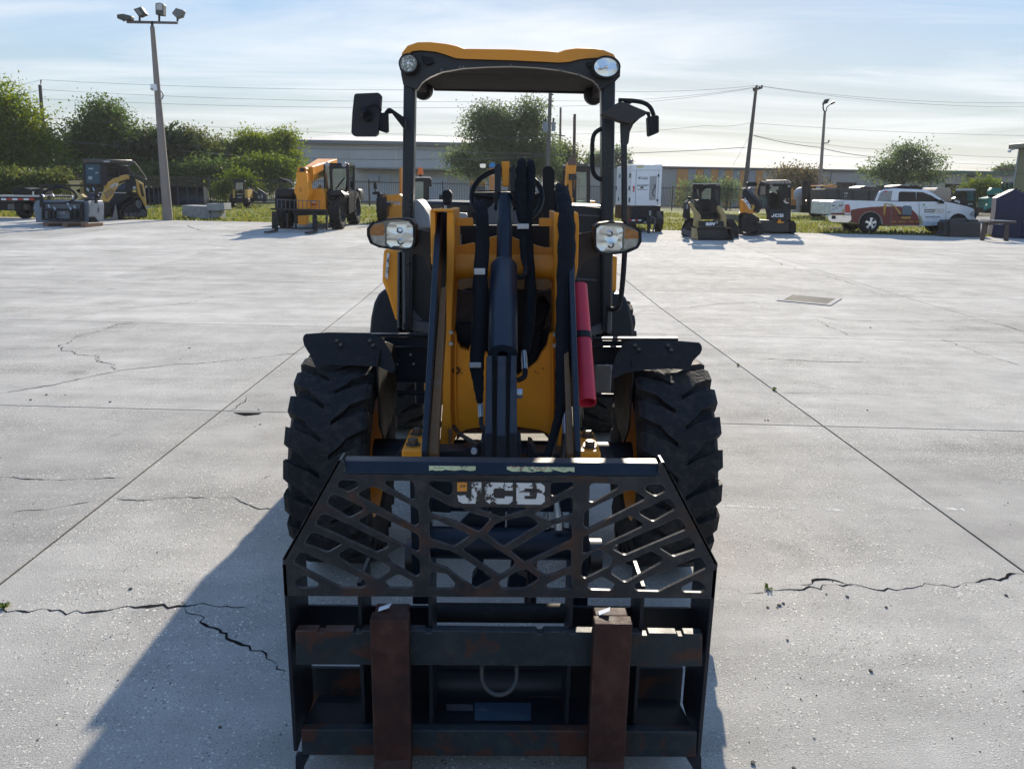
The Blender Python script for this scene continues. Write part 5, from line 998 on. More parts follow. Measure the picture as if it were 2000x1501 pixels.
# ------------------------------------------------------------------ trees and shrubs
def foliage(name, label, cat, blobs, Y, n, leaf, mat, depth=.8, trunk=None, zb=None, gap=.25, seed=0, group=None, clump=.5):
    """blobs: (px, py, rx, ry) in photo pixels at distance Y; each is a lobe of twig clumps carrying leaf faces"""
    r = np.random.default_rng(seed+11); s = Y/FPX; cs = []; tot = sum(b[2]*b[3] for b in blobs)
    z0 = zg(Y) if zb is None else zb
    c0 = P(blobs[0][0], blobs[0][1], Y); base = Vector((c0.x if trunk is None else P(trunk[0], 380, Y).x, Y, z0))
    t = thing(name, label, cat, base, group); pts = []
    for (bx, by, rx, ry) in blobs:
        c = P(bx, by, Y); m = max(4, int(n*1.25/16*(rx*ry)/tot)); d = r.normal(size=(m, 3)); d /= np.linalg.norm(d, axis=1)[:, None]
        rad = r.random(m)**.5; rad *= 1+.16*np.sin(d[:, 0]*5+bx)*np.cos(d[:, 2]*6+by)+r.normal(0, .07, m)
        q = d*rad[:, None]*np.array([rx*s, (rx+ry)*.5*s*depth, ry*s])+np.array(c); pts.append(q)
    ce = np.concatenate(pts); ce = ce[r.random(len(ce)) > gap*.5]; k = 16; m = len(ce)*k
    sp = clump*(.7+.6*r.random(len(ce)))
    p = np.repeat(ce, k, 0)+r.normal(size=(m, 3))*np.repeat(sp, k)[:, None]*np.array([1, 1, .62])
    keep = p[:, 2] > z0; p = p[keep]; m = len(p)
    a = r.normal(size=(m, 3)); a /= np.linalg.norm(a, axis=1)[:, None]; b_ = np.cross(a, r.normal(size=(m, 3))); b_ /= np.linalg.norm(b_, axis=1)[:, None]
    L_ = leaf*.62*(.6+.8*r.random(m)); A, Bv = a*L_[:, None], b_*(L_*.5)[:, None]
    v = np.stack([p-A, p+Bv*1.1, p+A, p-Bv], 1).reshape(-1, 3)-np.array(base)
    me = bpy.data.meshes.new('crown'); me.vertices.add(4*m); me.vertices.foreach_set('co', v.ravel()); me.loops.add(4*m); me.loops.foreach_set('vertex_index', np.arange(4*m)); me.polygons.add(m); me.polygons.foreach_set('loop_start', np.arange(0, 4*m, 4)); me.update(); me.validate()
    o = bpy.data.objects.new('crown', me); C0.objects.link(o); o.parent = t; me.materials.append(mat)
    if trunk:
        b = B(); rr = random.Random(seed); tr = trunk[1]; top = P(trunk[0]+trunk[2], trunk[3], Y); b.tube([base-Vector((0, 0, .3)), base.lerp(top, .35)+Vector((.06, 0, 0)), base.lerp(top, .7), top], [tr*1.25, tr, tr*.75, tr*.45], 9)
        for (bx, by, rx, ry) in blobs*(2 if len(blobs) < 5 else 1):
            e = P(bx+rr.uniform(-.4, .4)*rx, by+rr.uniform(-.5, .2)*ry, Y+rr.uniform(-.5, .5)*rx*s); f = base.lerp(top, rr.uniform(.3, .95)); b.tube([f, f.lerp(e, .5)+Vector((0, 0, .25)), e], [tr*.5, tr*.32, tr*.10], 6)
            for _ in range(3): g = e+Vector((rr.uniform(-1, 1)*rx*s*.7, rr.uniform(-1, 1)*rx*s*.6, rr.uniform(-.2, .8)*ry*s)); b.tube([f.lerp(e, .6), g], [tr*.18, tr*.05], 5)
        b.obj('trunk', M('bark', (.075, .062, .05), .95, var=.3), t)
    return t
L1 = leaf_mat('sunny yellow green leaves', (.060, .11, .016), (.17, .21, .03), .62); L2 = leaf_mat('deep green oak leaves', (.042, .082, .026), (.095, .135, .040), .52)
L3 = leaf_mat('olive shrub leaves', (.055, .082, .024), (.12, .135, .04), .5); L4 = leaf_mat('dusty grey green leaves', (.070, .110, .050), (.125, .165, .075), .55); L5 = leaf_mat('bright bush leaves', (.05, .09, .014), (.13, .17, .03), .5); L6 = leaf_mat('rust tinged leaves', (.075, .085, .045), (.14, .105, .05), .5)
TG = 'trees beyond the fence'
foliage('tree', 'large sunlit yellow green tree at the left edge behind the trailer', 'tree', [(18, 225, 48, 60), (-30, 250, 60, 70), (60, 265, 42, 45), (35, 300, 60, 42), (95, 300, 28, 38), (-10, 320, 70, 30), (105, 325, 22, 25)], 58, 30000, .17, L1, trunk=(30, .3, 0, 260), seed=1, group=TG, clump=.55)
foliage('tree', 'dark green spreading tree with a feathery top left of the flood light pole', 'tree', [(205, 232, 36, 36), (180, 265, 48, 34), (225, 270, 42, 36), (150, 300, 28, 36), (195, 310, 62, 34), (250, 305, 30, 34)], 62, 26000, .18, L2, trunk=(195, .3, 5, 270), seed=2, group=TG, clump=.55)
foliage('tree', 'shadowed dark tree right behind the flood light pole', 'tree', [(295, 270, 26, 18), (270, 300, 30, 30), (320, 300, 34, 36), (345, 320, 30, 30)], 64, 13000, .17, L2, trunk=(300, .2, 0, 300), seed=3, group=TG)
foliage('tree', 'olive green tree with an open top right of the flood light pole', 'tree', [(368, 268, 22, 16), (375, 290, 36, 28), (410, 305, 30, 26), (395, 325, 42, 22)], 63, 13000, .16, L3, trunk=(380, .2, 0, 290), seed=4, group=TG)
foliage('tree', 'rounded green tree standing behind the small dark skid steer', 'tree', [(490, 275, 30, 17), (505, 295, 36, 26), (462, 300, 25, 20), (480, 320, 40, 24)], 66, 13000, .17, L1, trunk=(490, .2, 0, 300), seed=5, group=TG)
foliage('tree', 'taller green tree touching the left corner of the warehouse', 'tree', [(555, 272, 20, 15), (545, 295, 30, 25), (560, 320, 26, 24)], 68, 11000, .17, L1, trunk=(552, .2, 0, 300), seed=6, group=TG)
foliage('tree', 'low wispy tree top between the olive tree and the rounded one', 'tree', [(428, 283, 16, 8), (440, 300, 22, 18), (445, 325, 30, 20)], 65, 6000, .16, L3, trunk=(438, .15, 0, 300), seed=7, group=TG)
foliage('shrub', 'broad leafy shrub in front of the warehouse corner behind the hopper', 'shrub', [(512, 330, 48, 22), (545, 335, 28, 22), (480, 345, 30, 20), (520, 355, 50, 16)], 60, 15000, .17, L5, trunk=(515, .12, 0, 340), seed=8)
foliage('shrub', 'dense dark vine covered thicket behind the blue buckets', 'shrub', [(400, 335, 45, 24), (350, 345, 40, 22), (440, 345, 30, 24), (400, 360, 60, 16), (300, 345, 40, 24)], 59, 17000, .16, L2, seed=9)
foliage('shrub', 'bright green vines climbing the fence left of the small skid steer', 'shrub', [(445, 365, 14, 18), (432, 375, 12, 14), (468, 342, 16, 12), (490, 362, 14, 14)], 51.5, 4000, .12, L5, seed=10, clump=.3)
foliage('shrub', 'brush growing over the fence behind the flatbed trailer', 'shrub', [(50, 352, 60, 14), (110, 350, 30, 16), (0, 362, 30, 18), (60, 370, 70, 12), (15, 350, 40, 18)], 47.5, 11000, .13, L3, seed=12, clump=.35)
foliage('shrub', 'shaded undergrowth behind the tracked loader on the left', 'shrub', [(175, 345, 60, 20), (120, 340, 40, 20), (240, 345, 40, 22), (180, 362, 80, 14)], 57, 13000, .17, L2, seed=13)
foliage('palm', 'dark cabbage palms with drooping fronds behind the flood light pole', 'palm', [(300, 290, 34, 18), (340, 282, 24, 18), (268, 300, 24, 16)], 61, 4500, .42, leaf_mat('palm fronds', (.02, .035, .015), (.05, .07, .03), .3), trunk=(310, .16, 0, 295), seed=14)
foliage('tree', 'big grey green oak seen through the canopy opening', 'tree', [(940, 230, 34, 28), (1035, 218, 32, 30), (985, 240, 40, 32), (950, 265, 52, 34), (1030, 262, 48, 38), (985, 300, 78, 34), (900, 310, 36, 22), (1060, 300, 36, 34), (930, 335, 42, 16), (1075, 330, 28, 20), (1000, 330, 60, 18)], 63, 44000, .15, L4, trunk=(1000, .32, 0, 260), seed=15, group=TG, gap=.6, clump=.42)
foliage('tree', 'smaller light green tree behind the excavator by the slim pole', 'tree', [(1100, 305, 26, 22), (1090, 330, 32, 22), (1110, 335, 22, 22)], 68, 7000, .18, L3, trunk=(1098, .15, 0, 310), seed=16, group=TG)
foliage('tree', 'faint distant tree seen between the right canopy post and its rail', 'tree', [(1165, 310, 26, 12), (1205, 305, 22, 14), (1185, 322, 40, 12)], 110, 5000, .28, L4, trunk=(1185, .2, 0, 315), seed=17, group=TG, gap=.7, zb=.6)
foliage('tree', 'round airy tree behind the white pickup', 'tree', [(1775, 295, 34, 18), (1760, 315, 46, 22), (1810, 318, 34, 22), (1720, 335, 36, 18), (1760, 342, 60, 18), (1815, 345, 34, 16)], 64, 12000, .16, L4, trunk=(1765, .22, 0, 320), seed=18, group=TG, gap=.9, clump=.42)
foliage('shrub', 'feathery tree in front of the orange panelled wall, left one', 'shrub', [(1362, 358, 28, 12), (1345, 370, 20, 14), (1375, 374, 24, 16), (1350, 392, 28, 14)], 66, 2200, .17, L4, trunk=(1360, .1, 0, 365), seed=19, gap=.7)
foliage('shrub', 'feathery tree in front of the orange panelled wall, beside the tracked loader', 'shrub', [(1418, 360, 18, 11), (1430, 372, 18, 14), (1415, 388, 24, 16)], 66, 1700, .17, L4, trunk=(1420, .1, 0, 370), seed=20, gap=.7)
foliage('tree', 'rust tinged bushy tree left of the lamp post over the grey wall', 'tree', [(1530, 345, 34, 18), (1570, 338, 36, 16), (1590, 355, 26, 18), (1540, 368, 48, 18), (1585, 378, 34, 16)], 70, 5200, .18, L6, trunk=(1560, .15, 0, 355), seed=21, group=TG, gap=.5)
foliage('shrub', 'yellow green bush by the fence in front of the right wall window', 'shrub', [(1908, 365, 16, 14), (1930, 368, 16, 14), (1915, 380, 26, 14)], 62, 5500, .15, L5, trunk=(1915, .08, 0, 372), seed=22)
foliage('tree', 'tiny distant treetop above the green roof edge at the right', 'tree', [(1958, 332, 14, 6), (1978, 330, 8, 9)], 130, 900, .35, L2, seed=23, zb=4)

# ------------------------------------------------------------------ air
hz_bx = B().box(-430, 430, -45, 430, -1.5, 15.5); hz_m = bpy.data.materials.new('haze'); hz_m.use_nodes = True; t = hz_m.node_tree; t.nodes.remove(t.nodes['Principled BSDF'])
pv = N(t, 'ShaderNodeVolumePrincipled', ins={'Density': .00028, 'Anisotropy': .35}); pv.inputs['Color'].default_value = (.96, .97, 1, 1); t.links.new(pv.outputs[0], t.nodes['Material Output'].inputs['Volume'])
hz_o = hz_bx.obj('haze', hz_m, None, smooth=0); hz_o['kind'] = 'stuff'
# ------------------------------------------------------------------ parked machines and other things in the yard
def R_(x, y): g = G(x, y); return g
def side_track(parent, loop, pl, wid, z, wheels=(), band=.10, frame=True, name='track'):
    o = [z(p) for p in loop]; c = Vector((sum(p[0] for p in o)/len(o), sum(p[1] for p in o)/len(o))); inn = [tuple(c+(Vector(p)-c)*(1-band)) for p in o]
    t = sh(name, rnd(o, 2.0), pl, wid, RB, parent, holes=[rnd(inn, 1.6)])
    # grouser bars round the loop
    b = B(); per = rnd(o, 2.0)
    for i in range(len(per)):
        a, q = Vector(per[i]), Vector(per[(i+1) % len(per)]); n = max(1, int((q-a).length/1.7))
        for k in range(n):
            u = a.lerp(q, (k+.2)/n); v = a.lerp(q, (k+.7)/n); out_ = (u-c).normalized()*.7
            sh('', [tuple(u), tuple(v), tuple(v+out_), tuple(u+out_)], pl, wid, None, None, b=b)
    b.obj('grouser', RB, t, smooth=0)['kind'] = 'stuff'
    if frame: sh('track_frame', rnd([tuple(c+(Vector(p)-c)*(1-band*2.6)) for p in o], 1.5), pl, wid*.7, DK, t, off=wid*.12)
    for x, y, r in wheels:
        x, y = z((x, y)); q = pl.pt(x, y, .02); rr = (pl.pt(x+r, y, .02)-q).length; B().lathe([(0, 0), (0, rr*.5), (-.03, rr*.55), (-.03, rr), (.10, rr), (.10, 0)], q, pl.b, 18).obj('road_wheel', GR, t)
    return t
# --- yellow telehandler
Z3 = zt(520, 290, 8.83); T0 = G(610, 447); TY = G(660, 448.5).y+.35
th = thing('telehandler', 'yellow telehandler with black cab and pallet forks on the left side of the yard', 'telehandler', T0)
sT = TY/FPX*1.02
for zx, yy, yb in ((1225, TY, 1400), (330, TY, 1385), (1500, G(692, 438.5).y+.3, 1310), (560, G(692, 438.5).y+.3, 1300)):
    r = .66 if zx > 1000 or zx == 330 else .62; c = P(Z3((zx, 0))[0], 400, yy); wheel(th, (c.x, yy, zg(yy)+r), r, .40, DK, 16, 30, .05)
sh('chassis', [(420, 760), (1130, 740), (1130, 1150), (420, 1150)], PY(TY-.1), 4.6, DK, th, z=Z3, bevel=.04)
lo('boom', [(650, 320), (800, 310), (822, 520), (740, 640), (660, 600)], TY-.5, [(880, 175), (1225, 180), (1225, 400), (980, 500), (880, 400)], TY+4.2, Y_, th, Z3, bevel=.02)
lo('boom_hose_guide', [(705, 335), (780, 335), (800, 520), (745, 620), (712, 520)], TY-.75, [(705, 335), (780, 335), (800, 520), (745, 620), (712, 520)], TY-.52, M('boom orange yellow', (.55, .20, .012), .45), th, Z3)
sh('boom_head', [(515, 405), (690, 402), (720, 640), (745, 750), (735, 800), (700, 870), (700, 1045), (530, 1045), (520, 830), (482, 760), (487, 640), (515, 630)], PY(TY-1.25), .6, Y_, th, z=Z3, bevel=.02)
sh('boom_tip', [(540, 320), (640, 315), (690, 340), (690, 400), (530, 400)], PY(TY-1.1), .5, M('boom orange yellow', (.55, .20, .012), .45), th, z=Z3, bevel=.02); sh('tip_pin', [(580, 340), (660, 340), (660, 400), (580, 400)], PY(TY-1.13), .06, DK, th, z=Z3)
sh('head_mount', [(540, 1160), (690, 1160), (680, 1320), (550, 1320)], PY(TY-1.0), .4, Y_, th, z=Z3, bevel=.02); text(th, 'JCB', 575, 670, 605, 760, PY(TY-1.25), ink, z=Z3, name='lettering')
sh('front_deck', [(740, 700), (960, 690), (1010, 780), (1035, 1050), (740, 1050)], PY(TY-.45), .9, Y_, th, z=Z3, bevel=.02); text(th, 'JCB', 735, 905, 850, 945, PY(TY-.455), WH, z=Z3); sh('stripe', rect(770, 955, 880, 975), PY(TY-.46), .006, RL, th, z=Z3)
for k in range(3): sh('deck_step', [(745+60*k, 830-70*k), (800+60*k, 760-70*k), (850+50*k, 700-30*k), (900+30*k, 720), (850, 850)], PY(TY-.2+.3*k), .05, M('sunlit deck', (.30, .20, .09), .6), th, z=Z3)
fro = [(985, 300), (1000, 268), (1030, 250), (1400, 252), (1428, 275), (1432, 720), (1390, 745), (1080, 765), (992, 700)]
cabh = [[(1012, 320), (1085, 305), (1100, 600), (1100, 700), (1015, 690)], [(1140, 352), (1372, 345), (1385, 500), (1362, 715), (1150, 722), (1135, 500)]]
cb_ = sh('cab', fro, PY(TY+.3), .08, DK, th, z=Z3, holes=cabh, bevel=.01)
for h in cabh: sh('windscreen', h, PY(TY+.3), .012, GT, cb_, z=Z3, off=.03)
cr_ = [(1010, 310), (1380, 310), (1380, 720), (1010, 720)]; sh('rear_window_frame', fro, PY(TY+1.9), .08, DK, cb_, z=Z3, holes=[[(1060, 330), (1360, 330), (1360, 690), (1060, 690)]]); sh('rear_window', [(1060, 330), (1360, 330), (1360, 690), (1060, 690)], PY(TY+1.92), .01, GT, cb_, z=Z3)
lo('cab_roof', [(990, 258), (1420, 252), (1420, 290), (990, 300)], TY+.38, [(1090, 262), (1500, 255), (1500, 290), (1090, 300)], TY+1.95, DK, cb_, Z3); lo('door_frame', [(1418, 290), (1431, 290), (1431, 1120), (1418, 740)], TY+.38, [(1424, 295), (1437, 295), (1437, 1000), (1424, 720)], TY+.55, DK, cb_, Z3)
lo('door_pane', [(1422, 300), (1428, 300), (1428, 735), (1422, 735)], TY+.56, [(1500, 300), (1506, 300), (1506, 720), (1500, 720)], TY+1.85, GT, cb_, Z3); lo('lower_door', [(1412, 745), (1430, 745), (1430, 1130), (1412, 1130)], TY+.56, [(1500, 730), (1520, 730), (1520, 1080), (1500, 1080)], TY+1.85, NV, cb_, Z3); lo('side_post', [(1505, 290), (1525, 290), (1525, 1090), (1505, 1090)], TY+1.86, [(1515, 290), (1535, 290), (1535, 1070), (1515, 1070)], TY+2.0, DK, cb_, Z3)
sh('seat', rnd([(1240, 545), (1350, 540), (1360, 720), (1230, 720)], 6), PY(TY+1.3), .3, BL, cb_, z=Z3); sh('console', [(1010, 630), (1120, 610), (1180, 720), (1080, 760), (1010, 720)], PY(TY+.6), .3, BL, cb_, z=Z3); tb('wiper', [(1345, 505, TY+.26), (1190, 700, TY+.26)], .012, BL, cb_, z=Z3)
for x0 in (1050, 1340): B().lathe([(0, 0), (0, .09), (.06, .09)], P(*Z3((x0, 275)), TY+.28), (0, 1, 0), 14).obj('cab_lamp', LG, cb_)
for poly, yy, t in (([(1070, 830), (1090, 760), (1160, 730), (1290, 728), (1345, 790), (1350, 840), (1290, 800), (1180, 800)], TY-.55, .9), ([(150, 800), (170, 720), (230, 690), (340, 685), (430, 700), (455, 740), (450, 820), (150, 830)], TY-.55, .9), ([(1530, 700), (1590, 700), (1625, 760), (1630, 900), (1600, 800), (1540, 760)], TY+4, .8)): sh('wheel_guard', poly, PY(yy), t, DK, th, z=Z3, bevel=.03)
sh('front_locker', [(150, 830), (460, 820), (520, 1030), (150, 1030)], PY(TY-.1), .4, DK, th, z=Z3); mm_ = sh('mirror', rnd([(205, 520), (230, 500), (340, 540), (325, 597), (205, 565)], 4), PY(TY-.4), .08, BL, th, z=Z3, bevel=.01); tb('mirror_arm', [(345, 535, TY-.3), (390, 550, TY-.3), (490, 635, TY-.2)], .025, LG, th, z=Z3)
YK = TY-1.9; ff = sh('fork_frame', [(80, 1028), (1045, 1055), (1045, 1085), (80, 1060)], PY(YK), .10, DK, th, z=Z3)
for r_ in ((180, 876, 920, 888),): sh('backrest_rail', [(180, 874), (920, 900), (920, 912), (180, 888)], PY(YK), .03, GR, ff, z=Z3)
for k in range(11): x0 = 184+72.5*k; sh('backrest_bar', rect(x0, 885+2.5*k, x0+9, 1035+2.2*k), PY(YK), .03, GR, ff, z=Z3)
sh('lower_rail', [(190, 1358), (880, 1378), (880, 1395), (190, 1378)], PY(YK), .08, DK, ff, z=Z3)
for x0, x1, ya, yb in ((95, 125, 1085, 1385), (1025, 1055, 1085, 1410), (340, 375, 1110, 1360), (485, 520, 1110, 1370), (795, 815, 1100, 1380)): sh('upright', rect(x0, ya, x1, yb), PY(YK+.02), .08, DK, ff, z=Z3)
for x0, x1, yt, yb in ((142, 202, 1085, 1425), (815, 885, 1115, 1440)):
    q = P(*Z3((x0, yb)), YK-.06); q2 = P(*Z3((x1, yb)), YK-.06); top = P(*Z3((x0, yt)), YK-.06).z; gz = zg(YK)
    B().box(q.x, q2.x, YK-.07, YK-.005, gz+.03, top).box(q.x, q2.x, YK-1.25, YK-.0701, gz+.02, gz+.07).obj('fork', DK, ff)
# --- second telehandler half hidden by the canopy post
ZB = zt(450, 130, 4); Y2 = G(755, 434).y+.4
t2_ = thing('telehandler', 'yellow telehandler with orange beacon half hidden behind the left canopy post', 'telehandler', G(780, 434))
c = P(748, 400, Y2); wheel(t2_, (c.x, Y2, zg(Y2)+.6), .6, .42, DK, 14, 26, .05); c = P(868, 400, Y2); wheel(t2_, (c.x, Y2, zg(Y2)+.6), .6, .42, DK, 14, 26, .05)
sh('nose', [(1150, 1060), (1190, 1010), (1320, 995), (1345, 1015), (1345, 1200), (1200, 1200)], PY(Y2-.3), 1.6, Y_, t2_, z=ZB, bevel=.03); sh('guard', [(1140, 1090), (1160, 1060), (1240, 1065), (1250, 1090)], PY(Y2-.7), .8, DK, t2_, z=ZB)
for k in range(7): sh('grille_slat', [(1180+4*k, 1085+14*k), (1235, 1070+14*k), (1240, 1076+14*k), (1184+4*k, 1092+14*k)], PY(Y2-.42), .06, DK, t2_, z=ZB)
text(t2_, 'JCB', 1275, 1066, 1330, 1088, PY(Y2-.305), WH, z=ZB); sh('hydraulic_panel', [(1205, 1050), (1325, 1055), (1325, 1065), (1205, 1062)], PY(Y2-.36), .04, LG, t2_, z=ZB)
fr2 = [(1435, 885), (1450, 868), (1540, 868), (1552, 890), (1552, 1050), (1435, 1050)]; c2 = sh('cab', fr2, PY(Y2+.8), .1, DK, t2_, z=ZB, holes=[rect(1440, 900, 1508, 1035)]); sh('windscreen', rect(1440, 900, 1508, 1035), PY(Y2+.8), .01, GT, c2, z=ZB, off=.03)
lo('cab_roof', [(1430, 868), (1560, 868), (1572, 890), (1430, 885)], Y2+.9, [(1450, 862), (1560, 862), (1570, 880), (1450, 880)], Y2+2.2, DK, c2, ZB); lo('side_post', rect(1525, 890, 1545, 1040), Y2+.9, rect(1530, 890, 1550, 1030), Y2+2.0, DK, c2, ZB); sh('cab_box', [(1535, 885), (1572, 890), (1572, 940), (1540, 930)], PY(Y2+.9), .3, BL, c2, z=ZB)
bc = P(*ZB((1485, 845)), Y2+1.0); B().tube([bc, bc+Vector((0, 0, .30))], [.13, .10], 12).obj('beacon', M('orange beacon', (.85, .16, .01), .25), c2); tb('beacon_stem', [(1487, 862, Y2+1), (1486, 845, Y2+1)], .05, DK, c2, z=ZB)
for poly in ([(1118, 908), (1140, 905), (1143, 958), (1118, 958)], [(1110, 980), (1165, 975), (1175, 1000), (1110, 1000)]): sh('mirror', rnd([ZB(p) for p in poly], 1), PY(Y2-.2), .08, BL, t2_, bevel=.01)
tb('mirror_arm', [(1130, 960, Y2-.15), (1132, 980, Y2-.15)], .02, BL, t2_, z=ZB); tb('mirror_arm', [(1165, 995, Y2-.15), (1235, 1032, Y2-.2)], .025, BL, t2_, z=ZB); sh('boom', [(1320, 790), (1338, 790), (1338, 1020), (1320, 1020)], PY(Y2+.5), .3, M('boom orange yellow', (.55, .20, .012), .45), t2_, z=ZB)
# --- tracked loader with black cab, far left
Z1 = zt(0, 280, 6.667); CT = G(255, 428.5); ps = Plane(CT, 72); pf = Plane(G(185, 430), -14)
ct = thing('compact_track_loader', 'yellow and black compact track loader with closed cab beside the flood light pole', 'track loader', CT)
tr1 = side_track(ct, [(1562, 900), (1590, 830), (1760, 712), (1800, 695), (1835, 715), (1915, 880), (1918, 930), (1890, 985), (1600, 992), (1565, 950)], ps, .45, Z1, [(1640, 935, 3.2), (1700, 932, 3.2), (1755, 930, 3.2), (1808, 928, 3.2), (1862, 905, 5), (1800, 790, 6)])
o2 = tr1.copy(); C0.objects.link(o2); o2.location = ps.b*1.5
for ch in list(tr1.children): d = ch.copy(); C0.objects.link(d); d.parent = o2
for p in ps.p,: pass
sh('body', [(1420, 790), (1500, 650), (1700, 640), (1780, 660), (1870, 520), (1910, 800), (1800, 720), (1560, 850)], ps, 1.4, DK, ct, off=.25, z=Z1, bevel=.02)
sh('lift_arm', [(1330, 745), (1395, 590), (1400, 505), (1480, 455), (1670, 408), (1692, 420), (1690, 465), (1545, 555), (1500, 620), (1475, 690), (1415, 765)], ps, .16, YC, ct, off=.0, z=Z1, bevel=.015)
sh('arm_decal', [(1435, 545), (1530, 505), (1530, 555), (1440, 585)], ps, .006, WL, ct, off=-.01, z=Z1, smooth=0); sh('arm_decal', [(1550, 500), (1670, 460), (1665, 480), (1550, 530)], ps, .006, DK, ct, off=-.01, z=Z1, smooth=0)
sh('arm_link', [(1500, 605), (1680, 600), (1680, 628), (1500, 630)], ps, .08, DK, ct, off=.02, z=Z1); sh('side_cover', [(1420, 780), (1500, 650), (1690, 655), (1690, 690), (1540, 790)], ps, .06, NV, ct, off=.12, z=Z1)
sh('rear_tower', [(1688, 430), (1740, 400), (1770, 470), (1785, 640), (1740, 660), (1690, 640)], ps, .25, DK, ct, off=-.02, z=Z1, bevel=.01); sh('rear_panel', [(1765, 465), (1868, 522), (1912, 800), (1890, 815), (1800, 640)], ps, .08, YC, ct, off=-.03, z=Z1, bevel=.01); sh('panel_vent', [(1815, 530), (1845, 545), (1880, 690), (1850, 690)], ps, .01, DK, ct, off=-.045, z=Z1)
for dx, dy, m_ in ((1730, 560, LG), (1730, 610, M('yellow decal', (.7, .55, .1), .5))): sh('warning_decal', rect(dx, dy, dx+42, dy+(40 if m_ is LG else 25)), ps, .006, m_, ct, off=-.03, z=Z1, smooth=0)
def hz(name, pts, r, pl, off, mat, par): B().tube(smooth_pts([pl.pt(*Z1(p), off) for p in pts], 4), r, 8).obj(name, mat, par)
hz('guard_rail', [(1760, 405), (1680, 330), (1672, 295), (1730, 250), (1755, 255), (1888, 440), (1885, 465), (1765, 405)], .035, ps, .1, M('worn rail', (.10, .10, .095), .4, .4), ct)
cf = [(1078, 262), (1090, 240), (1340, 245), (1372, 262), (1380, 520), (1350, 545), (1100, 530), (1082, 500)]
cc = sh('cab', cf, pf, .08, DK, ct, z=Z1, holes=[[(1098, 270), (1300, 270), (1300, 525), (1110, 525)]], bevel=.01); sh('front_door', [(1098, 270), (1300, 270), (1300, 525), (1110, 525)], pf, .01, M('blue tinted glass', (.015, .06, .10), .12, spec=.3), cc, off=.03, z=Z1)
for r_ in ((1150, 320, 1215, 338), (1240, 375, 1280, 392), (1150, 430, 1200, 470)): sh('painted_glass_reflection', rnd(rect(*r_), 8), pf, .003, M('pale painted reflection', (.28, .36, .38), .4), cc, off=.02, z=Z1, smooth=0)  # pale patches painted on the door glass as reflections
side = Plane(pf.pt(*Z1((1375, 400)), .1), 76)
sh('cab_side', [(1376, 262), (1545, 270), (1560, 470), (1400, 500), (1378, 500)], side, .05, DK, cc, z=Z1, holes=[[(1412, 320), (1530, 320), (1540, 430), (1415, 440)]]); sh('side_window', [(1412, 320), (1530, 320), (1540, 430), (1415, 440)], side, .01, GD, cc, z=Z1, off=.02)
b = B(); ro = [pf.pt(*Z1(p), -.05) for p in ((1075, 250), (1385, 255))]; bk = pf.b*1.5; u_ = Vector((0, 0, .14)); b.loft([ro[0], ro[1], ro[1]+u_, ro[0]+u_], [ro[0]+bk, ro[1]+bk, ro[1]+bk+u_*1.3, ro[0]+bk+u_*1.3]); b.obj('cab_roof', M('dusty roof black', (.04, .038, .034), .5, grime=.4), cc, bevel=.03)
sh('roof_lamp', rect(1350, 225, 1418, 248), pf, .05, LG, cc, off=-.1, z=Z1); sh('exhaust_box', [(1560, 285), (1690, 285), (1690, 420), (1570, 420)], Plane(ps.p+ps.b*.5, 72), .6, DK, ct, z=Z1, bevel=.02)
sh('lift_arm', [(878, 490), (930, 485), (1075, 480), (1070, 500), (1040, 520), (1050, 660), (1100, 700), (1000, 740), (940, 720), (920, 560)], pf, .18, M('cream yellow panel', (.42, .33, .14), .55, grime=.2), ct, off=.2, z=Z1, bevel=.015)
qp = M('bare bucket steel', (.17, .17, .165), .5, .3); sh('quick_attach', [(1340, 990), (1480, 960), (1510, 795), (1540, 990), (1420, 1008)], ps, .05, qp, ct, off=-.05, z=Z1); sh('quick_attach', [(1310, 780), (1510, 790), (1515, 815), (1440, 850), (1400, 960), (1370, 960), (1380, 840), (1320, 815)], ps, .05, DK, ct, off=.2, z=Z1); sh('tilt_cylinder', [(1370, 640), (1480, 600), (1490, 640), (1400, 720)], ps, .08, M('bronze steel', (.25, .17, .08), .5), ct, off=-.06, z=Z1)
sh('tail_lamp', rect(1895, 820, 1950, 842), ps, .1, LG, ct, off=-.02, z=Z1)
# --- mulching head on a pallet
pm = Plane(G(155, 440), -6); mu = thing('mulcher_attachment', 'grey mulching head with black guard frame resting on a wooden pallet', 'loader attachment', G(160, 441))
MGy = M('grey blue attachment paint', (.15, .185, .23), .5, var=.1, grime=.15); MLg = M('pale grey end plate', (.33, .34, .33), .5, grime=.15)
sh('housing', [(440, 790), (480, 740), (1140, 745), (1160, 800), (1155, 1030), (470, 1030), (432, 840)], pm, .9, MGy, mu, z=Z1, bevel=.02, off=.05); ep = Plane(pm.pt(*Z1((1150, 900)), 0), 38)
sh('end_plate', [(1150, 945), (1200, 715), (1230, 705), (1300, 800), (1348, 900), (1322, 1000), (1290, 1010), (1240, 950)], ep, .05, MLg, mu, z=Z1, bevel=.01); sh('skid', [(1155, 1030), (1160, 960), (1230, 955), (1290, 1025)], ep, .06, DK, mu, off=.05, z=Z1); sh('triangle_logo', [(1265, 870), (1280, 815), (1298, 895), (1284, 880)], ep, .004, M('dark logo', (.06, .05, .05), .5), mu, off=-.006, z=Z1, smooth=0); text(mu, 'FAE', 1262, 885, 1298, 905, ep, M('dark logo', (.06, .05, .05), .5), z=Z1)
sh('top_bar', [(530, 532), (1245, 540), (1245, 565), (530, 556)], pm, .08, DK, mu, off=-.15, z=Z1)
arc = [pm.pt(*Z1((545+225*(1-math.cos(a)), 700-125*math.sin(a))), -.1) for a in [math.pi*i/16 for i in range(17)]]; B().tube(arc, .045, 8).obj('guard_hoop', DK, mu)
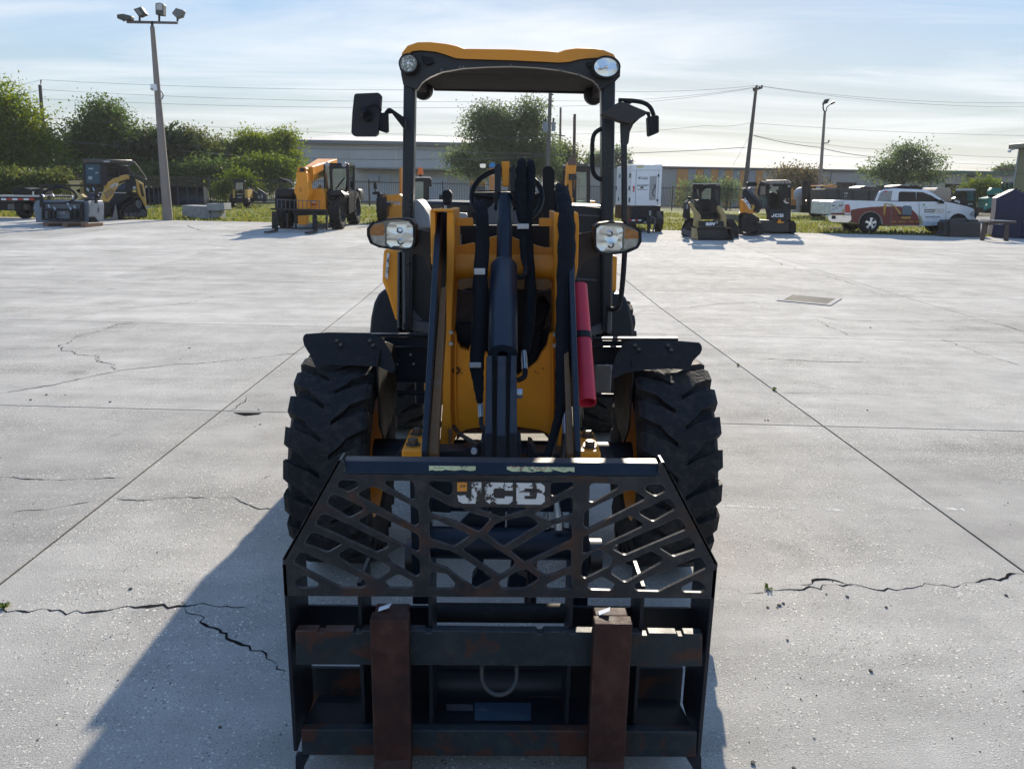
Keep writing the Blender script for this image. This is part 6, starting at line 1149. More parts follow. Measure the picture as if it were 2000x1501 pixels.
for x0, x1, ya, yb in ((515, 545, 560, 830), (540, 565, 780, 1000), (620, 660, 870, 1000), (695, 715, 870, 985), (905, 930, 870, 985), (955, 1000, 870, 1005), (1040, 1075, 790, 1005), (1230, 1255, 560, 780)): sh('frame_upright', rect(x0, ya, x1, yb), pm, .08, DK, mu, off=-.12, z=Z1)
for poly in ([(540, 850), (1060, 850), (1060, 878), (540, 878)], [(560, 975), (1075, 985), (1075, 1010), (560, 1000)], [(520, 770), (1080, 765), (1080, 785), (520, 790)], [(620, 680), (1000, 690), (1000, 705), (620, 695)]): sh('frame_rail', poly, pm, .08, DK, mu, off=-.14, z=Z1)
text(mu, 'FAE', 750, 885, 850, 920, pm, M('print white', (.5, .55, .6), .5), off=.044, z=Z1)
for x0, y0 in ((550, 660), (680, 660), (630, 800), (705, 830), (880, 775), (910, 830), (965, 810), (940, 690), (1210, 580), (1135, 585)):
    q = pm.pt(*Z1((x0, y0)), -.17); B().tube([q, q+Vector((.05, -.02, -.10))], .03, 8).obj('hose_coupler', ST, mu)
hz('hose', [(1210, 590), (1280, 660), (1240, 720), (1100, 740)], .03, pm, -.1, BL, mu); hz('hose', [(950, 640), (1000, 700), (900, 760), (780, 780)], .03, pm, -.1, BL, mu)
pa = thing('pallet', 'worn wooden pallet under the grey mulching head', 'pallet', G(125, 443)); pq = Plane(G(125, 443.3), -6)
for k, (x0, x1) in enumerate(((560, 630), (805, 875), (1060, 1115))): sh('block', [(x0, 1045), (x1, 1045), (x1, 1092), (x0, 1092)], pq, 1.0, WD, pa, z=Z1)
for k in range(4): sh('board', [(560, 1030), (1115, 1030), (1115, 1044), (560, 1044)], pq, .14, WD, pa, off=.28*k, z=Z1)
sh('base_board', [(560, 1092.5), (1115, 1092.5), (1115, 1098), (560, 1098)], pq, .14, WD, pa, z=Z1)
# --- flatbed trailer at the left edge
pt_ = Plane(G(40, 428), -3); fl_ = thing('flatbed_trailer', 'black flatbed trailer with red and white tape at the left edge', 'trailer', G(30, 428))
sh('deck', [(-60, 381), (78, 381.5), (78, 384.5), (-60, 384)], pt_, 2.4, M('deck edge metal', (.45, .44, .42), .5), fl_); sh('side_rail', [(-60, 384.2), (78, 384.7), (76, 393), (-60, 393)], pt_, .12, DK, fl_, off=.03); sh('frame_beam', [(-60, 393), (72, 394), (66, 412), (-60, 410)], pt_, .4, DK, fl_, off=.5)
for k in range(6): sh('reflector_tape', [(2+11*k, 387.3), (12+11*k, 387.5), (12+11*k, 391), (2+11*k, 390.8)], pt_, .004, RL if k % 2 else WH, fl_, off=.022, smooth=0)
sh('tool_box', [(15, 398), (49, 399), (49, 410), (15, 409)], pt_, .5, M('galvanised box', (.13, .13, .12), .5, .4), fl_, off=.2, bevel=.01); c = pt_.pt(49, 413, .5); wheel(fl_, (c.x, c.y, zg(c.y)+.46), .46, .3, DK, 14, 24, .02)
cg = thing('strapped_load', 'dark bundled load lying on the flatbed trailer', 'load', pt_.pt(50, 379)); sh('bundle', [(25, 368), (45, 366), (60, 370), (77, 368), (77, 381), (25, 380.8)], pt_, .9, BP, cg, off=.6, bevel=.05); sh('post_clip', rect(63, 374, 65, 381), pt_, .05, ST, cg, off=.3)
# --- buckets, hopper, concrete block, small skid steer by the fence
def bucket(label, x0, y0, x1, y1, Y, mat, grp='buckets by the fence', rev=False):
    a, c = P(x0, y1, Y), P(x1, y1, Y); zt_ = P(x0, y0, Y).z; zb_ = zg(Y)+.0; h = zt_-zb_; t = thing('bucket', label, 'bucket', ((a.x+c.x)/2, Y, zb_), grp)
    prof = [(-.05, zb_)]+[(.55+.55*math.sin(q)-.05, zb_+h*.5-h*.5*math.cos(q)) for q in [math.pi*i/8 for i in range(9)]][0:]; prof = [(0.0, zb_+.01), (.35, zb_+.01)]+[(.40+.42*math.sin(q), zb_+h*.5-h*.48*math.cos(q)) for q in [math.pi*(i+.5)/8 for i in range(8)]]+[(.25, zt_), (.1, zt_)]
    inn = [(y-.05 if y > .3 else y, z+(.03 if z < zb_+h*.5 else -.03)) for y, z in prof]; ring_ = prof+inn[::-1]
    B().loft([Vector((a.x, Y+y, z)) for y, z in ring_], [Vector((c.x, Y+y, z)) for y, z in ring_]).obj('shell', mat, t, bevel=.01)
    for xx in (a.x-.03, c.x+.0): B().loft([Vector((xx, Y+y, z)) for y, z in prof], [Vector((xx+.03, Y+y, z)) for y, z in prof]).obj('side_plate', mat, t)
    for k in range(3): xx = a.x+(c.x-a.x)*(.2+.3*k); B().box(xx-.03, xx+.03, Y+.05, Y+.10, zb_+.1, zt_-.05).obj('rib', mat, t)
    return t
BKB = M('blue black bucket paint', (.018, .028, .048), .45, grime=.1)
bucket('wide blue black bucket by the fence right of the flood light pole', 335, 363, 397, 391, 46.5, BKB); bucket('dark bucket by the fence just left of the flood light pole', 285, 366, 316, 390, 47, BKB)
Z2z = zt(300, 280, 7.69)
Yh = 47; hp_ = thing('hopper', 'dark blue sloping sided hopper with ribs by the fence', 'hopper', P(505, 393, Yh)); sh('side_wall', [(1420, 665), (1560, 750), (1700, 765), (1700, 870), (1425, 870)], PY(Yh), .06, BKB, hp_, z=Z2z); sh('far_wall', [(1560, 670), (1700, 760), (1700, 870), (1560, 870)], PY(Yh+1.6), .06, BKB, hp_, z=Z2z)
for k in range(7): sh('rib', [(1430+20*k, 680+12*k), (1438+20*k, 684+12*k), (1438+20*k, 868), (1430+20*k, 868)], PY(Yh-.05), .05, BKB, hp_, z=Z2z)
sh('label', rect(1570, 790, 1592, 825), PY(Yh-.012), .01, WL, hp_, z=Z2z, smooth=0); sh('label', rect(1615, 775, 1640, 825), PY(Yh-.012), .01, LG, hp_, z=Z2z, smooth=0); lo('rim', [(1418, 655), (1424, 655), (1562, 742), (1558, 750)], Yh-.02, [(1418, 655), (1424, 655), (1562, 742), (1558, 750)], Yh+.04, LG, hp_, Z2z); sh('back_wall', [(1430, 660), (1500, 665), (1560, 870), (1430, 870)], PY(Yh+1.0), .05, BKB, hp_, z=Z2z)
Ys = 46; ss = thing('skid_steer', 'small dark skid steer with tall cab and black bucket by the fence', 'skid steer', P(473, 395, Ys)); cfz = [(1205, 550), (1360, 550), (1372, 570), (1350, 780), (1225, 780), (1200, 570)]; cs_ = sh('cab', cfz, PY(Ys), .06, DK, ss, z=Z2z, holes=[[(1230, 590), (1345, 585), (1335, 775), (1250, 778), (1228, 700)]]); sh('front_glass', [(1230, 590), (1345, 585), (1335, 775), (1250, 778), (1228, 700)], PY(Ys), .01, GT, cs_, off=.02, z=Z2z)
sh('cab_shell', rect(1205, 550, 1360, 780), PY(Ys+1.1), .1, DK, cs_, z=Z2z); sh('seat', rnd([(1255, 660), (1320, 660), (1330, 770), (1245, 770)], 6), PY(Ys+.5), .2, BL, cs_, z=Z2z); lo('roof', [(1200, 545), (1370, 545), (1370, 565), (1200, 565)], Ys-.05, [(1205, 548), (1360, 548), (1360, 565), (1205, 565)], Ys+1.2, DK, cs_, Z2z)
for x0, x1, m_ in ((1190, 1215, YC), (1370, 1408, YC)): sh('lift_arm', [(x0, 690), (x1, 690), (x1+8, 820), (x0, 820)], PY(Ys-.1), .9, m_, ss, z=Z2z)
sh('front_panel', rect(1225, 780, 1365, 835), PY(Ys-.1), .4, DK, ss, z=Z2z); text(ss, 'CAT', 1258, 800, 1330, 818, PY(Ys-.105), WH, z=Z2z); sh('bucket_shell', [(1185, 835), (1420, 832), (1428, 885), (1180, 885)], PY(Ys-.5), .35, BL, ss, z=Z2z, bevel=.02)
for x0 in (1180, 1385): c = P(*Z2z((x0+15, 850)), Ys+.5); wheel(ss, (c.x, Ys+.5, zg(Ys)+.36), .36, .24, DK, 12, 18, .03)
Yb = G(385, 427).y; cbk = thing('concrete_block', 'pair of grey concrete vault blocks lying on the grass right of the flood light pole', 'concrete block', G(390, 427))
BC = M('old concrete block', (.30, .31, .31), .9, var=.2, bump=.3)
sh('long_block', [(425, 930), (800, 945), (850, 1060), (850, 1135), (640, 1130), (425, 1075)], PY(Yb+.2), 1.3, BC, cbk, z=Z2z, bevel=.02); sh('top_block', [(790, 905), (915, 905), (1055, 898), (1062, 1000), (920, 1020), (795, 1005)], PY(Yb+.1), .9, BC, cbk, z=Z2z, bevel=.02); sh('base_block', [(855, 1020), (990, 1020), (990, 1140), (855, 1140)], PY(Yb+.25), .8, BC, cbk, z=Z2z, bevel=.02)
# --- mini excavator and small machines behind the loader
Z6 = zt(860, 290, 6.25); Yx = 36; ex = thing('excavator', 'yellow excavator with dark cab parked behind the right canopy post', 'excavator', G(1125, 432))
exc = sh('cab', [(1490, 225), (1500, 195), (1810, 195), (1830, 220), (1830, 690), (1500, 690)], PY(Yx), .1, DK, ex, z=Z6, holes=[[(1660, 285), (1785, 290), (1785, 680), (1660, 680)], [(1500, 260), (1540, 240), (1540, 600), (1500, 600)]]); sh('windscreen', [(1660, 285), (1785, 290), (1785, 680), (1660, 680)], PY(Yx), .01, GT, exc, off=.03, z=Z6); sh('cab_back', rect(1500, 260, 1830, 690), PY(Yx+1.4), .08, DK, exc, z=Z6, holes=[rect(1660, 300, 1780, 600)]); lo('roof', rect(1495, 190, 1825, 215), Yx-.02, rect(1500, 190, 1820, 215), Yx+1.5, LG, exc, Z6)
for k in range(7): sh('roof_vent', rect(1665+20*k, 190, 1677+20*k, 212), PY(Yx-.06), .05, DK, exc, z=Z6)
sh('seat', rnd([Z6(p) for p in ((1665, 360), (1700, 350), (1720, 470), (1665, 480))], 2), PY(Yx+.7), .3, BL, exc)
sh('boom', [(1520, 480), (1540, 200), (1600, 130), (1660, 120), (1660, 230), (1620, 690), (1580, 690), (1570, 420)], PY(Yx-1.2), .4, Y_, ex, z=Z6, bevel=.02); sh('boom_ram', rect(1612, 340, 1635, 600), PY(Yx-1.35), .1, DK, ex, z=Z6); sh('boom_knuckle', [(1570, 310), (1660, 310), (1665, 380), (1570, 385)], PY(Yx-1.4), .2, DK, ex, z=Z6); sh('boom_head', [(1575, 110), (1655, 110), (1660, 200), (1560, 200)], PY(Yx-1.3), .35, M('brown pin boss', (.12, .07, .05), .6), ex, z=Z6)
sh('body', rect(1500, 640, 1900, 900), PY(Yx+.2), 2.2, Y_, ex, z=Z6, bevel=.04); sh('undercarriage', rect(1490, 880, 1930, 1000), PY(Yx), 2.4, DK, ex, z=Z6, bevel=.05)
Ym = 40; bm_ = thing('parked_machine', 'orange machine mast with bright blue wrap and white mirror behind the steering wheel', 'machine', G(960, 430)); sh('mast', [(598, 240), (655, 240), (665, 360), (650, 560), (600, 560), (598, 350)], PY(Ym), .3, M('machine orange', (.55, .22, .06), .5), bm_, z=Z6); text(bm_, 'JCB', 602, 305, 652, 340, PY(Ym-.005), WH, z=Z6)
sh('blue_wrap', rnd([Z6(p) for p in ((590, 200), (610, 180), (650, 165), (672, 190), (660, 230), (600, 235))], 3), PY(Ym-.1), .4, M('blue plastic wrap', (.02, .22, .55), .4), bm_, bevel=.03); mr_ = sh('mirror', rnd([Z6(p) for p in ((480, 188), (555, 186), (552, 236), (488, 236))], 2), PY(Ym-.1), .08, CH, bm_); tb('mirror_arm', [(555, 200, Ym), (600, 200, Ym)], .03, BL, bm_, z=Z6); B().box(P(930, 400, Ym).x, P(1000, 400, Ym).x, Ym, Ym+2, zg(Ym)+.4, zg(Ym)+1.2).obj('body', Y_, bm_, bevel=.05)
yc = thing('container', 'small yellow topped grey container by the warehouse door', 'container', P(932, 398, 62)); sh('top', [(917, 353), (948, 354), (948, 364), (917, 363)], PY(62), 2, M('container yellow', (.42, .22, .03), .6), yc); sh('body', [(917, 363.2), (948, 364.2), (948, 402), (917, 402)], PY(62), 2, GR, yc)
# --- white generator trailer
Z5 = zt(1180, 300, 7.69); Yg = G(1270, 453).y-.2; pg = Plane((0, Yg, 0), 3.5)
ge = thing('generator_trailer', 'white towable generator on a black trailer, right of the loader', 'generator', G(1262, 453))
box = sh('enclosure', [(430, 166), (876, 163), (850, 785), (400, 782)], pg, 3.0, WH, ge, z=Z5, bevel=.02)
b = B(); ln = M('panel gap grey', (.10, .10, .11), .7)
for poly in ([(485, 248), (825, 248), (825, 252), (485, 252)], [(482, 250), (487, 250), (468, 775), (463, 775)], [(822, 250), (827, 250), (800, 770), (795, 770)], [(425, 250), (485, 250), (485, 253), (425, 253)]): sh('', poly, pg, .006, None, None, b=b, off=-.006, z=Z5)
b.obj('door_gap', ln, box, smooth=0)['kind'] = 'stuff'
v_ = sh('vent_window', [(688, 340), (792, 340), (770, 698), (675, 698)], pg, .02, M('perforated vent', (.33, .34, .33), .6), box, off=-.015, z=Z5)
B().tube(smooth_pts([pg.pt(*Z5(p), -.03) for p in ((768, 460), (755, 520), (728, 580), (735, 620), (762, 640))]), .012, 6).obj('cable', DK, v_); sh('cable_plug', rect(755, 470, 775, 520), pg, .03, GR, v_, off=-.05, z=Z5)
for r_ in ((808, 315, 830, 348), (788, 685, 810, 716), (545, 498, 588, 520)): sh('latch', rect(*r_), pg, .03, BL, box, off=-.03, z=Z5)
bp_ = M('print black', (.02, .02, .022), .5)
B().add([pg.pt(*Z5((540+26*math.cos(a), 367+20*math.sin(a))), -.008) for a in [2*math.pi*i/20 for i in range(20)]], [tuple(range(20))]).obj('round_logo', bp_, box, smooth=0); sh('logo_cut', [(540, 350), (552, 355), (552, 380), (540, 386), (532, 368)], pg, .002, WH, box, off=-.011, z=Z5, smooth=0)
text(box, 'United', 578, 350, 652, 364, pg, bp_, off=-.008, z=Z5); text(box, 'Rentals', 578, 370, 655, 386, pg, bp_, off=-.008, z=Z5, bold=.04); text(box, '800-UR-RENTS', 496, 468, 665, 488, pg, bp_, off=-.008, z=Z5, bold=.035); text(box, 'unitedrentals.com', 500, 532, 655, 546, pg, bp_, off=-.008, z=Z5)
sh('yellow_label', [(488, 180), (594, 180), (592, 214), (486, 214)], pg, .004, YS, box, off=-.006, z=Z5, smooth=0); sh('red_latch', [(432, 484), (455, 484), (455, 508), (465, 512), (455, 520), (452, 576), (432, 576), (436, 520), (425, 512), (434, 506)], pg, .01, RL, box, off=-.012, z=Z5, smooth=0)
for x0, y0 in ((392, 315), (380, 680), (240, 320), (222, 665), (190, 505), (380, 505)):
    q = Plane(pg.pt(*Z5((415, 480)), 0), -83).pt(*Z5((x0, y0+15)), -.0); B().box(q.x-.03, q.x-.004, q.y-.05, q.y+.05, q.z-.08, q.z+.08).obj('side_hinge', BL, box)
sh('exhaust_stub', rect(380, 95, 430, 152), Plane((0, Yg+1.6, 0), 3.5), .3, M('rusty stub', (.14, .13, .12), .7), ge, z=Z5)
sh('skirt', [(398, 785), (848, 788), (836, 1000), (385, 1000)], pg, 3.0, DK, ge, off=.03, z=Z5); sh('bumper', [(350, 985), (890, 985), (885, 1060), (350, 1055)], pg, .12, DK, ge, off=-.35, z=Z5); sh('wheel_guard', [(790, 870), (845, 865), (880, 960), (895, 990), (885, 1070), (800, 1060)], pg, .9, M('dusty guard', (.06, .06, .06), .6, grime=.3), ge, off=-.2, z=Z5)
for k in range(4): sh('reflector', rect(368+49*k, 990, 412+49*k, 1012), pg, .004, RL if k % 2 == 0 else WH, ge, off=-.358, z=Z5, smooth=0)
sh('plate', rect(598, 1018, 650, 1038), pg, .006, WL, ge, off=-.36, z=Z5, smooth=0); sh('decal', rect(675, 858, 706, 930), pg, .006, LG, ge, off=.02, z=Z5, smooth=0)
sh('jack_stand', [(655, 960), (690, 960), (690, 1230), (710, 1255), (640, 1255), (660, 1230)], pg, .15, DK, ge, off=-1.0, z=Z5); B().tube(smooth_pts([pg.pt(*Z5(p), -.9) for p in ((690, 1130), (700, 980), (725, 955), (765, 985), (760, 1040), (730, 1190))]), .03, 8).obj('safety_chain', GR, ge); B().tube([pg.pt(*Z5((680, 1040)), -1.0), pg.pt(*Z5((660, 1040)), .2)], .07, 8).obj('tow_bar', DK, ge)
for zx in (815, 420): c = P(Z5((zx, 0))[0], 440, Yg+.6); wheel(ge, (c.x, Yg+.6, zg(Yg)+.42), .42, .24, DK, 10, 24, .01)
# --- small posi track loader
Ya = G(1390, 470).y+.55; pa_ = Plane((0, Ya, 0), 3); pe = Plane(G(1345, 468), -78)
av = thing('compact_track_loader', 'small tan and black compact track loader with open cage and low bucket', 'track loader', G(1385, 469)); TAN = M('tan yellow paint', (.36, .26, .11), .5, grime=.25)
pA = Plane(G(1338, 462), -55)
tt = side_track(av, [(1160, 1210), (1165, 1120), (1225, 985), (1260, 960), (1345, 1090), (1358, 1250), (1340, 1265), (1180, 1235)], pA, .35, Z5, [(1200, 1165, 4), (1230, 1180, 4), (1260, 1190, 4), (1290, 1205, 4), (1320, 1215, 4)])
t2c = tt.copy(); C0.objects.link(t2c); t2c.location = Vector((1.35, 0, 0))
for ch in list(tt.children): d = ch.copy(); C0.objects.link(d); d.parent = t2c
cage = sh('cab_frame', [(1335, 465), (1345, 458), (1745, 458), (1748, 470), (1740, 990), (1460, 990), (1430, 800), (1330, 700)], pa_, .08, DK, av, z=Z5, holes=[[(1360, 525), (1420, 520), (1440, 690), (1345, 700)], [(1440, 480), (1650, 490), (1660, 700), (1700, 960), (1480, 960), (1450, 700)], [(1665, 530), (1735, 540), (1728, 740), (1655, 660)]], bevel=.01)
sh('rear_screen', [(1345, 470), (1745, 470), (1740, 900), (1400, 900)], Plane((0, Ya+1.1, 0), 3), .08, DK, cage, z=Z5, holes=[[(1462, 590), (1530, 520), (1612, 522), (1605, 670), (1590, 705), (1565, 675), (1465, 670)], [(1350, 520), (1418, 515), (1440, 690), (1345, 710)]]); sh('rear_pane', [(1462, 590), (1530, 520), (1612, 522), (1605, 700), (1465, 700)], Plane((0, Ya+1.12, 0), 3), .01, GT, cage, z=Z5); sh('side_pane', [(1350, 520), (1418, 515), (1440, 690), (1345, 710)], Plane((0, Ya+1.12, 0), 3), .01, GT, cage, z=Z5)
lo('roof', [(1330, 445), (1762, 447), (1762, 462), (1330, 458)], Ya-.1, [(1345, 447), (1740, 449), (1740, 462), (1345, 460)], Ya+1.3, M('pale dusty roof', (.42, .40, .36), .6), cage, Z5)
for k in range(6): sh('screen_bar', [(1665, 525+28*k), (1738, 600+26*k), (1738, 608+26*k), (1665, 533+28*k)], pa_, .02, GR, cage, off=.03, z=Z5); sh('screen_bar', [(1350, 560+38*k), (1450, 680+30*k), (1450, 688+30*k), (1350, 568+38*k)], pa_, .02, GR, cage, off=.05, z=Z5)
sh('seat', rnd([Z5(p) for p in ((1440, 690), (1460, 676), (1570, 676), (1590, 700), (1595, 900), (1445, 900))], 2), Plane((0, Ya+.6, 0), 3), .3, BL, cage); sh('seat_base', rect(1460, 880, 1710, 985), Plane((0, Ya+.15, 0), 3), .5, BL, cage, z=Z5); sh('lamp', rect(1495, 466, 1550, 476), pa_, .03, LG, cage, off=-.03, z=Z5); sh('lamp', rect(1680, 470, 1740, 480), pa_, .03, LG, cage, off=-.03, z=Z5)
for poly in ([(1275, 735), (1300, 725), (1400, 860), (1455, 930), (1450, 1010), (1420, 1130), (1350, 1080), (1365, 930), (1350, 880)], [(1705, 800), (1735, 780), (1800, 860), (1840, 960), (1835, 1110), (1770, 1110), (1760, 930), (1715, 860)]): sh('lift_arm', poly, Plane((0, Ya-.35, 0), 3), .16, TAN, av, z=Z5, bevel=.012)
sh('arm_tower', [(1230, 740), (1275, 690), (1290, 740), (1290, 960), (1250, 1000), (1215, 960)], Plane((0, Ya+.7, 0), 3), .3, DK, av, z=Z5); sh('tower_decal', rect(1235, 760, 1262, 830), Plane((0, Ya+.69, 0), 3), .006, LG, av, z=Z5, smooth=0); tb('tower_lamp', [(1285, 650, Ya+.6), (1285, 690, Ya+.6)], .05, BL, av, z=Z5)
pn_ = sh('name_panel', [(1440, 1012), (1800, 1015), (1800, 1095), (1435, 1090)], Plane((0, Ya-.5, 0), 3), .3, DK, av, z=Z5, bevel=.01); text(pn_, 'asv', 1525, 1032, 1675, 1080, Plane((0, Ya-.5, 0), 3), WH, z=Z5, bold=.05); sh('logo_flick', [(1680, 1020), (1705, 1022), (1700, 1045), (1688, 1055), (1696, 1032)], Plane((0, Ya-.51, 0), 3), .004, WH, pn_, z=Z5, smooth=0)
sh('lower_frame', [(1425, 1096), (1830, 1100), (1840, 1160), (1400, 1150)], Plane((0, Ya-.4, 0), 3), .4, DK, av, z=Z5)
bkt = B(); pB = Plane((0, Ya-.75, 0), 3); sh('bucket', [(1395, 1128), (1905, 1122), (1948, 1298), (1410, 1298)], pB, .06, M('worn bucket black', (.022, .020, .019), .5, grime=.15), av, z=Z5, bevel=.01, off=.35); sh('bucket_side', [(1365, 1120), (1395, 1128), (1412, 1298), (1352, 1275)], pB, .4, TAN, av, z=Z5, bevel=.01); sh('bucket_side', [(1900, 1122), (1925, 1125), (1950, 1298), (1935, 1298)], pB, .4, DK, av, z=Z5); sh('bucket_floor', [(1410, 1285), (1945, 1285), (1950, 1300), (1408, 1300)], pB, .4, DK, av, z=Z5)
# --- black and orange tracked loader with one side boom
Z7 = zt(1400, 300, 8.333); Yj = G(1520, 460).y; pj = Plane((0, Yj, 0), 6); pk = Plane(G(1465, 461), -48)
jl = thing('compact_track_loader', 'black compact track loader with orange rear and single side boom beside the pickup', 'track loader', G(1500, 461))
jt = side_track(jl, [(345, 1290), (350, 1010), (385, 965), (440, 965), (560, 1110), (640, 1105), (690, 1130), (700, 1310), (560, 1330), (360, 1310)], pk, .25, Z7, band=.13)
sh('track_front', rnd([Z7(p) for p in ((545, 1110), (690, 1100), (705, 1150), (690, 1320), (555, 1330))], 2), Plane((0, Yj-.1, 0), 6), .5, RB, jl, bevel=.04)
for k in range(5): sh('tread_bar', rect(550, 1130+38*k, 698, 1148+38*k), Plane((0, Yj-.15, 0), 6), .05, RB, jl, z=Z7)
sh('track_front', rnd([Z7(p) for p in ((1190, 1085), (1260, 1095), (1292, 1150), (1290, 1250), (1250, 1330), (1195, 1335))], 2), Plane((0, Yj-.1, 0), 6), 1.6, RB, jl, bevel=.04); sh('track_fender', [(440, 965), (560, 1105), (690, 1100), (700, 1060), (520, 940)], Plane((0, Yj, 0), 6), .5, DK, jl, z=Z7)
for k in range(4): sh('tread_bar', rect(1205, 1130+45*k, 1292, 1150+45*k), Plane((0, Yj-.15, 0), 6), .05, RB, jl, z=Z7)
cj = sh('cab', [(805, 490), (1195, 478), (1212, 500), (1205, 1090), (900, 1105), (820, 1000), (800, 900)], pj, .08, DK, jl, z=Z7, holes=[[(835, 540), (880, 510), (1060, 512), (1090, 560), (1180, 520), (1190, 860), (1180, 905), (870, 905), (840, 860)]], bevel=.01)
sh('cab_back', [(815, 500), (1200, 490), (1205, 1090), (820, 1090)], Plane((0, Yj+1.4, 0), 6), .06, DK, cj, z=Z7, holes=[[(845, 600), (910, 530), (1015, 535), (1005, 670), (965, 660), (940, 630), (850, 625)], rect(1095, 730, 1200, 800)]); sh('rear_pane', [(845, 600), (910, 530), (1015, 535), (1005, 680), (850, 640)], Plane((0, Yj+1.42, 0), 6), .01, GT, cj, z=Z7)
sh('front_panel', [(860, 912), (1185, 915), (1195, 1085), (910, 1100), (840, 980)], pj, .05, NV, cj, off=-.04, z=Z7, bevel=.01); jcb(cj, pj, -.045, [(885, 980), (1085, 980), (1085, 1034), (885, 1034)], WH, z=Z7); sh('tow_point', [(1005, 1075), (1040, 1065), (1045, 1105), (1090, 1108), (1090, 1130), (975, 1132), (1000, 1105)], pj, .08, Y_, cj, off=-.1, z=Z7)
lo('roof', [(800, 440), (1150, 432), (1205, 470), (1210, 488), (810, 492)], Yj-.1, [(810, 430), (1130, 425), (1190, 450), (1195, 475), (820, 480)], Yj+1.5, M('mottled pale roof', (.30, .27, .23), .7, rust=(.10, .09, .08), rthr=.52, rs=14), cj, Z7)
psd = Plane(pj.pt(*Z7((805, 700)), 0), -62); sh('side_frame', [(660, 640), (680, 510), (720, 445), (800, 470), (805, 880), (760, 880), (690, 760)], psd, .06, DK, cj, z=Z7, holes=[[(700, 540), (795, 525), (800, 670), (690, 675)]]); sh('side_glass', [(700, 540), (795, 525), (800, 670), (690, 675)], psd, .01, GT, cj, off=.02, z=Z7); sh('side_lower', [(665, 690), (800, 690), (805, 870), (730, 870)], psd, .03, M('green tinted panel', (.02, .06, .055), .3), cj, off=-.01, z=Z7)
for r_ in ((868, 506, 908, 542), (1158, 514, 1196, 550)): sh('lamp', rect(*r_), pj, .04, LG, cj, off=-.04, z=Z7)
sh('seat', rnd([Z7(p) for p in ((860, 630), (920, 625), (950, 680), (960, 870), (850, 870))], 3), Plane((0, Yj+.7, 0), 6), .3, BL, cj); sh('lever', [(975, 590), (1005, 600), (1020, 640), (1000, 680), (985, 620)], Plane((0, Yj+.4, 0), 6), .06, BL, cj, z=Z7); sh('console', rect(1010, 660, 1085, 900), Plane((0, Yj+.5, 0), 6), .3, BL, cj, z=Z7); B().tube([P(*Z7(p), Yj+.1) for p in ((1090, 765), (1130, 805), (1170, 800))], .02, 6).obj('grab_bar', WH, cj); B().tube(smooth_pts([P(*Z7(p), Yj-.05) for p in ((1165, 690), (1150, 720), (1150, 760), (1165, 785))]), .03, 6).obj('grab_bar', BL, cj)
sh('lower_body', [(715, 1080), (910, 1085), (1090, 1130), (1205, 1095), (1212, 1280), (700, 1275)], Plane((0, Yj-.05, 0), 6), 1.8, M('muddy black', (.022, .020, .019), .6, grime=.35), jl, z=Z7, bevel=.03); sh('belly', rect(920, 1270, 1250, 1335), Plane((0, Yj+.2, 0), 6), .6, DK, jl, z=Z7)
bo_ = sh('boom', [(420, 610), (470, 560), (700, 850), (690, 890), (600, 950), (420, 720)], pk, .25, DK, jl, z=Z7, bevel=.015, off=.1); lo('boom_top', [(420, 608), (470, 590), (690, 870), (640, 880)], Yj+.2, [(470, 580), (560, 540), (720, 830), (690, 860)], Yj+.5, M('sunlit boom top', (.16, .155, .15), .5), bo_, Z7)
for (ch, x0, y0) in (('J', 432, 690), ('C', 470, 740), ('B', 505, 790)):
    o, hs = JCB[ch]; mp = lambda p: Z7((x0+40*p[0]*.9, y0+85-85*p[1]+38*p[0])); sh('letter', [mp(p) for p in o], pk, .004, WH, bo_, off=.092, holes=[[mp(p) for p in h] for h in hs], smooth=0)
for k in range(2): sh('chevron', [(540+25*k, 920), (575+25*k, 860), (560+25*k, 830), (572+25*k, 826), (592+25*k, 862), (560+25*k, 935)], pk, .004, M('chevron yellow', (.62, .36, .05), .5), bo_, off=.092, z=Z7, smooth=0)
sh('rear_cover', [(382, 740), (430, 760), (440, 975), (370, 960)], pk, .9, Y_, jl, off=.3, z=Z7, bevel=.02); sh('boom_pivot', [(440, 580), (480, 545), (560, 550), (580, 600), (520, 640), (470, 620)], Plane((0, Yj+1.2, 0), 6), .3, DK, jl, z=Z7); sh('rear_wing', rnd([Z7(p) for p in ((495, 465), (640, 462), (660, 500), (650, 530), (495, 530))], 2), Plane((0, Yj+1.8, 0), 6), .1, BL, jl); sh('boom_end', [(640, 890), (690, 870), (700, 950), (650, 970)], Plane((0, Yj+.1, 0), 6), .3, DK, jl, z=Z7)
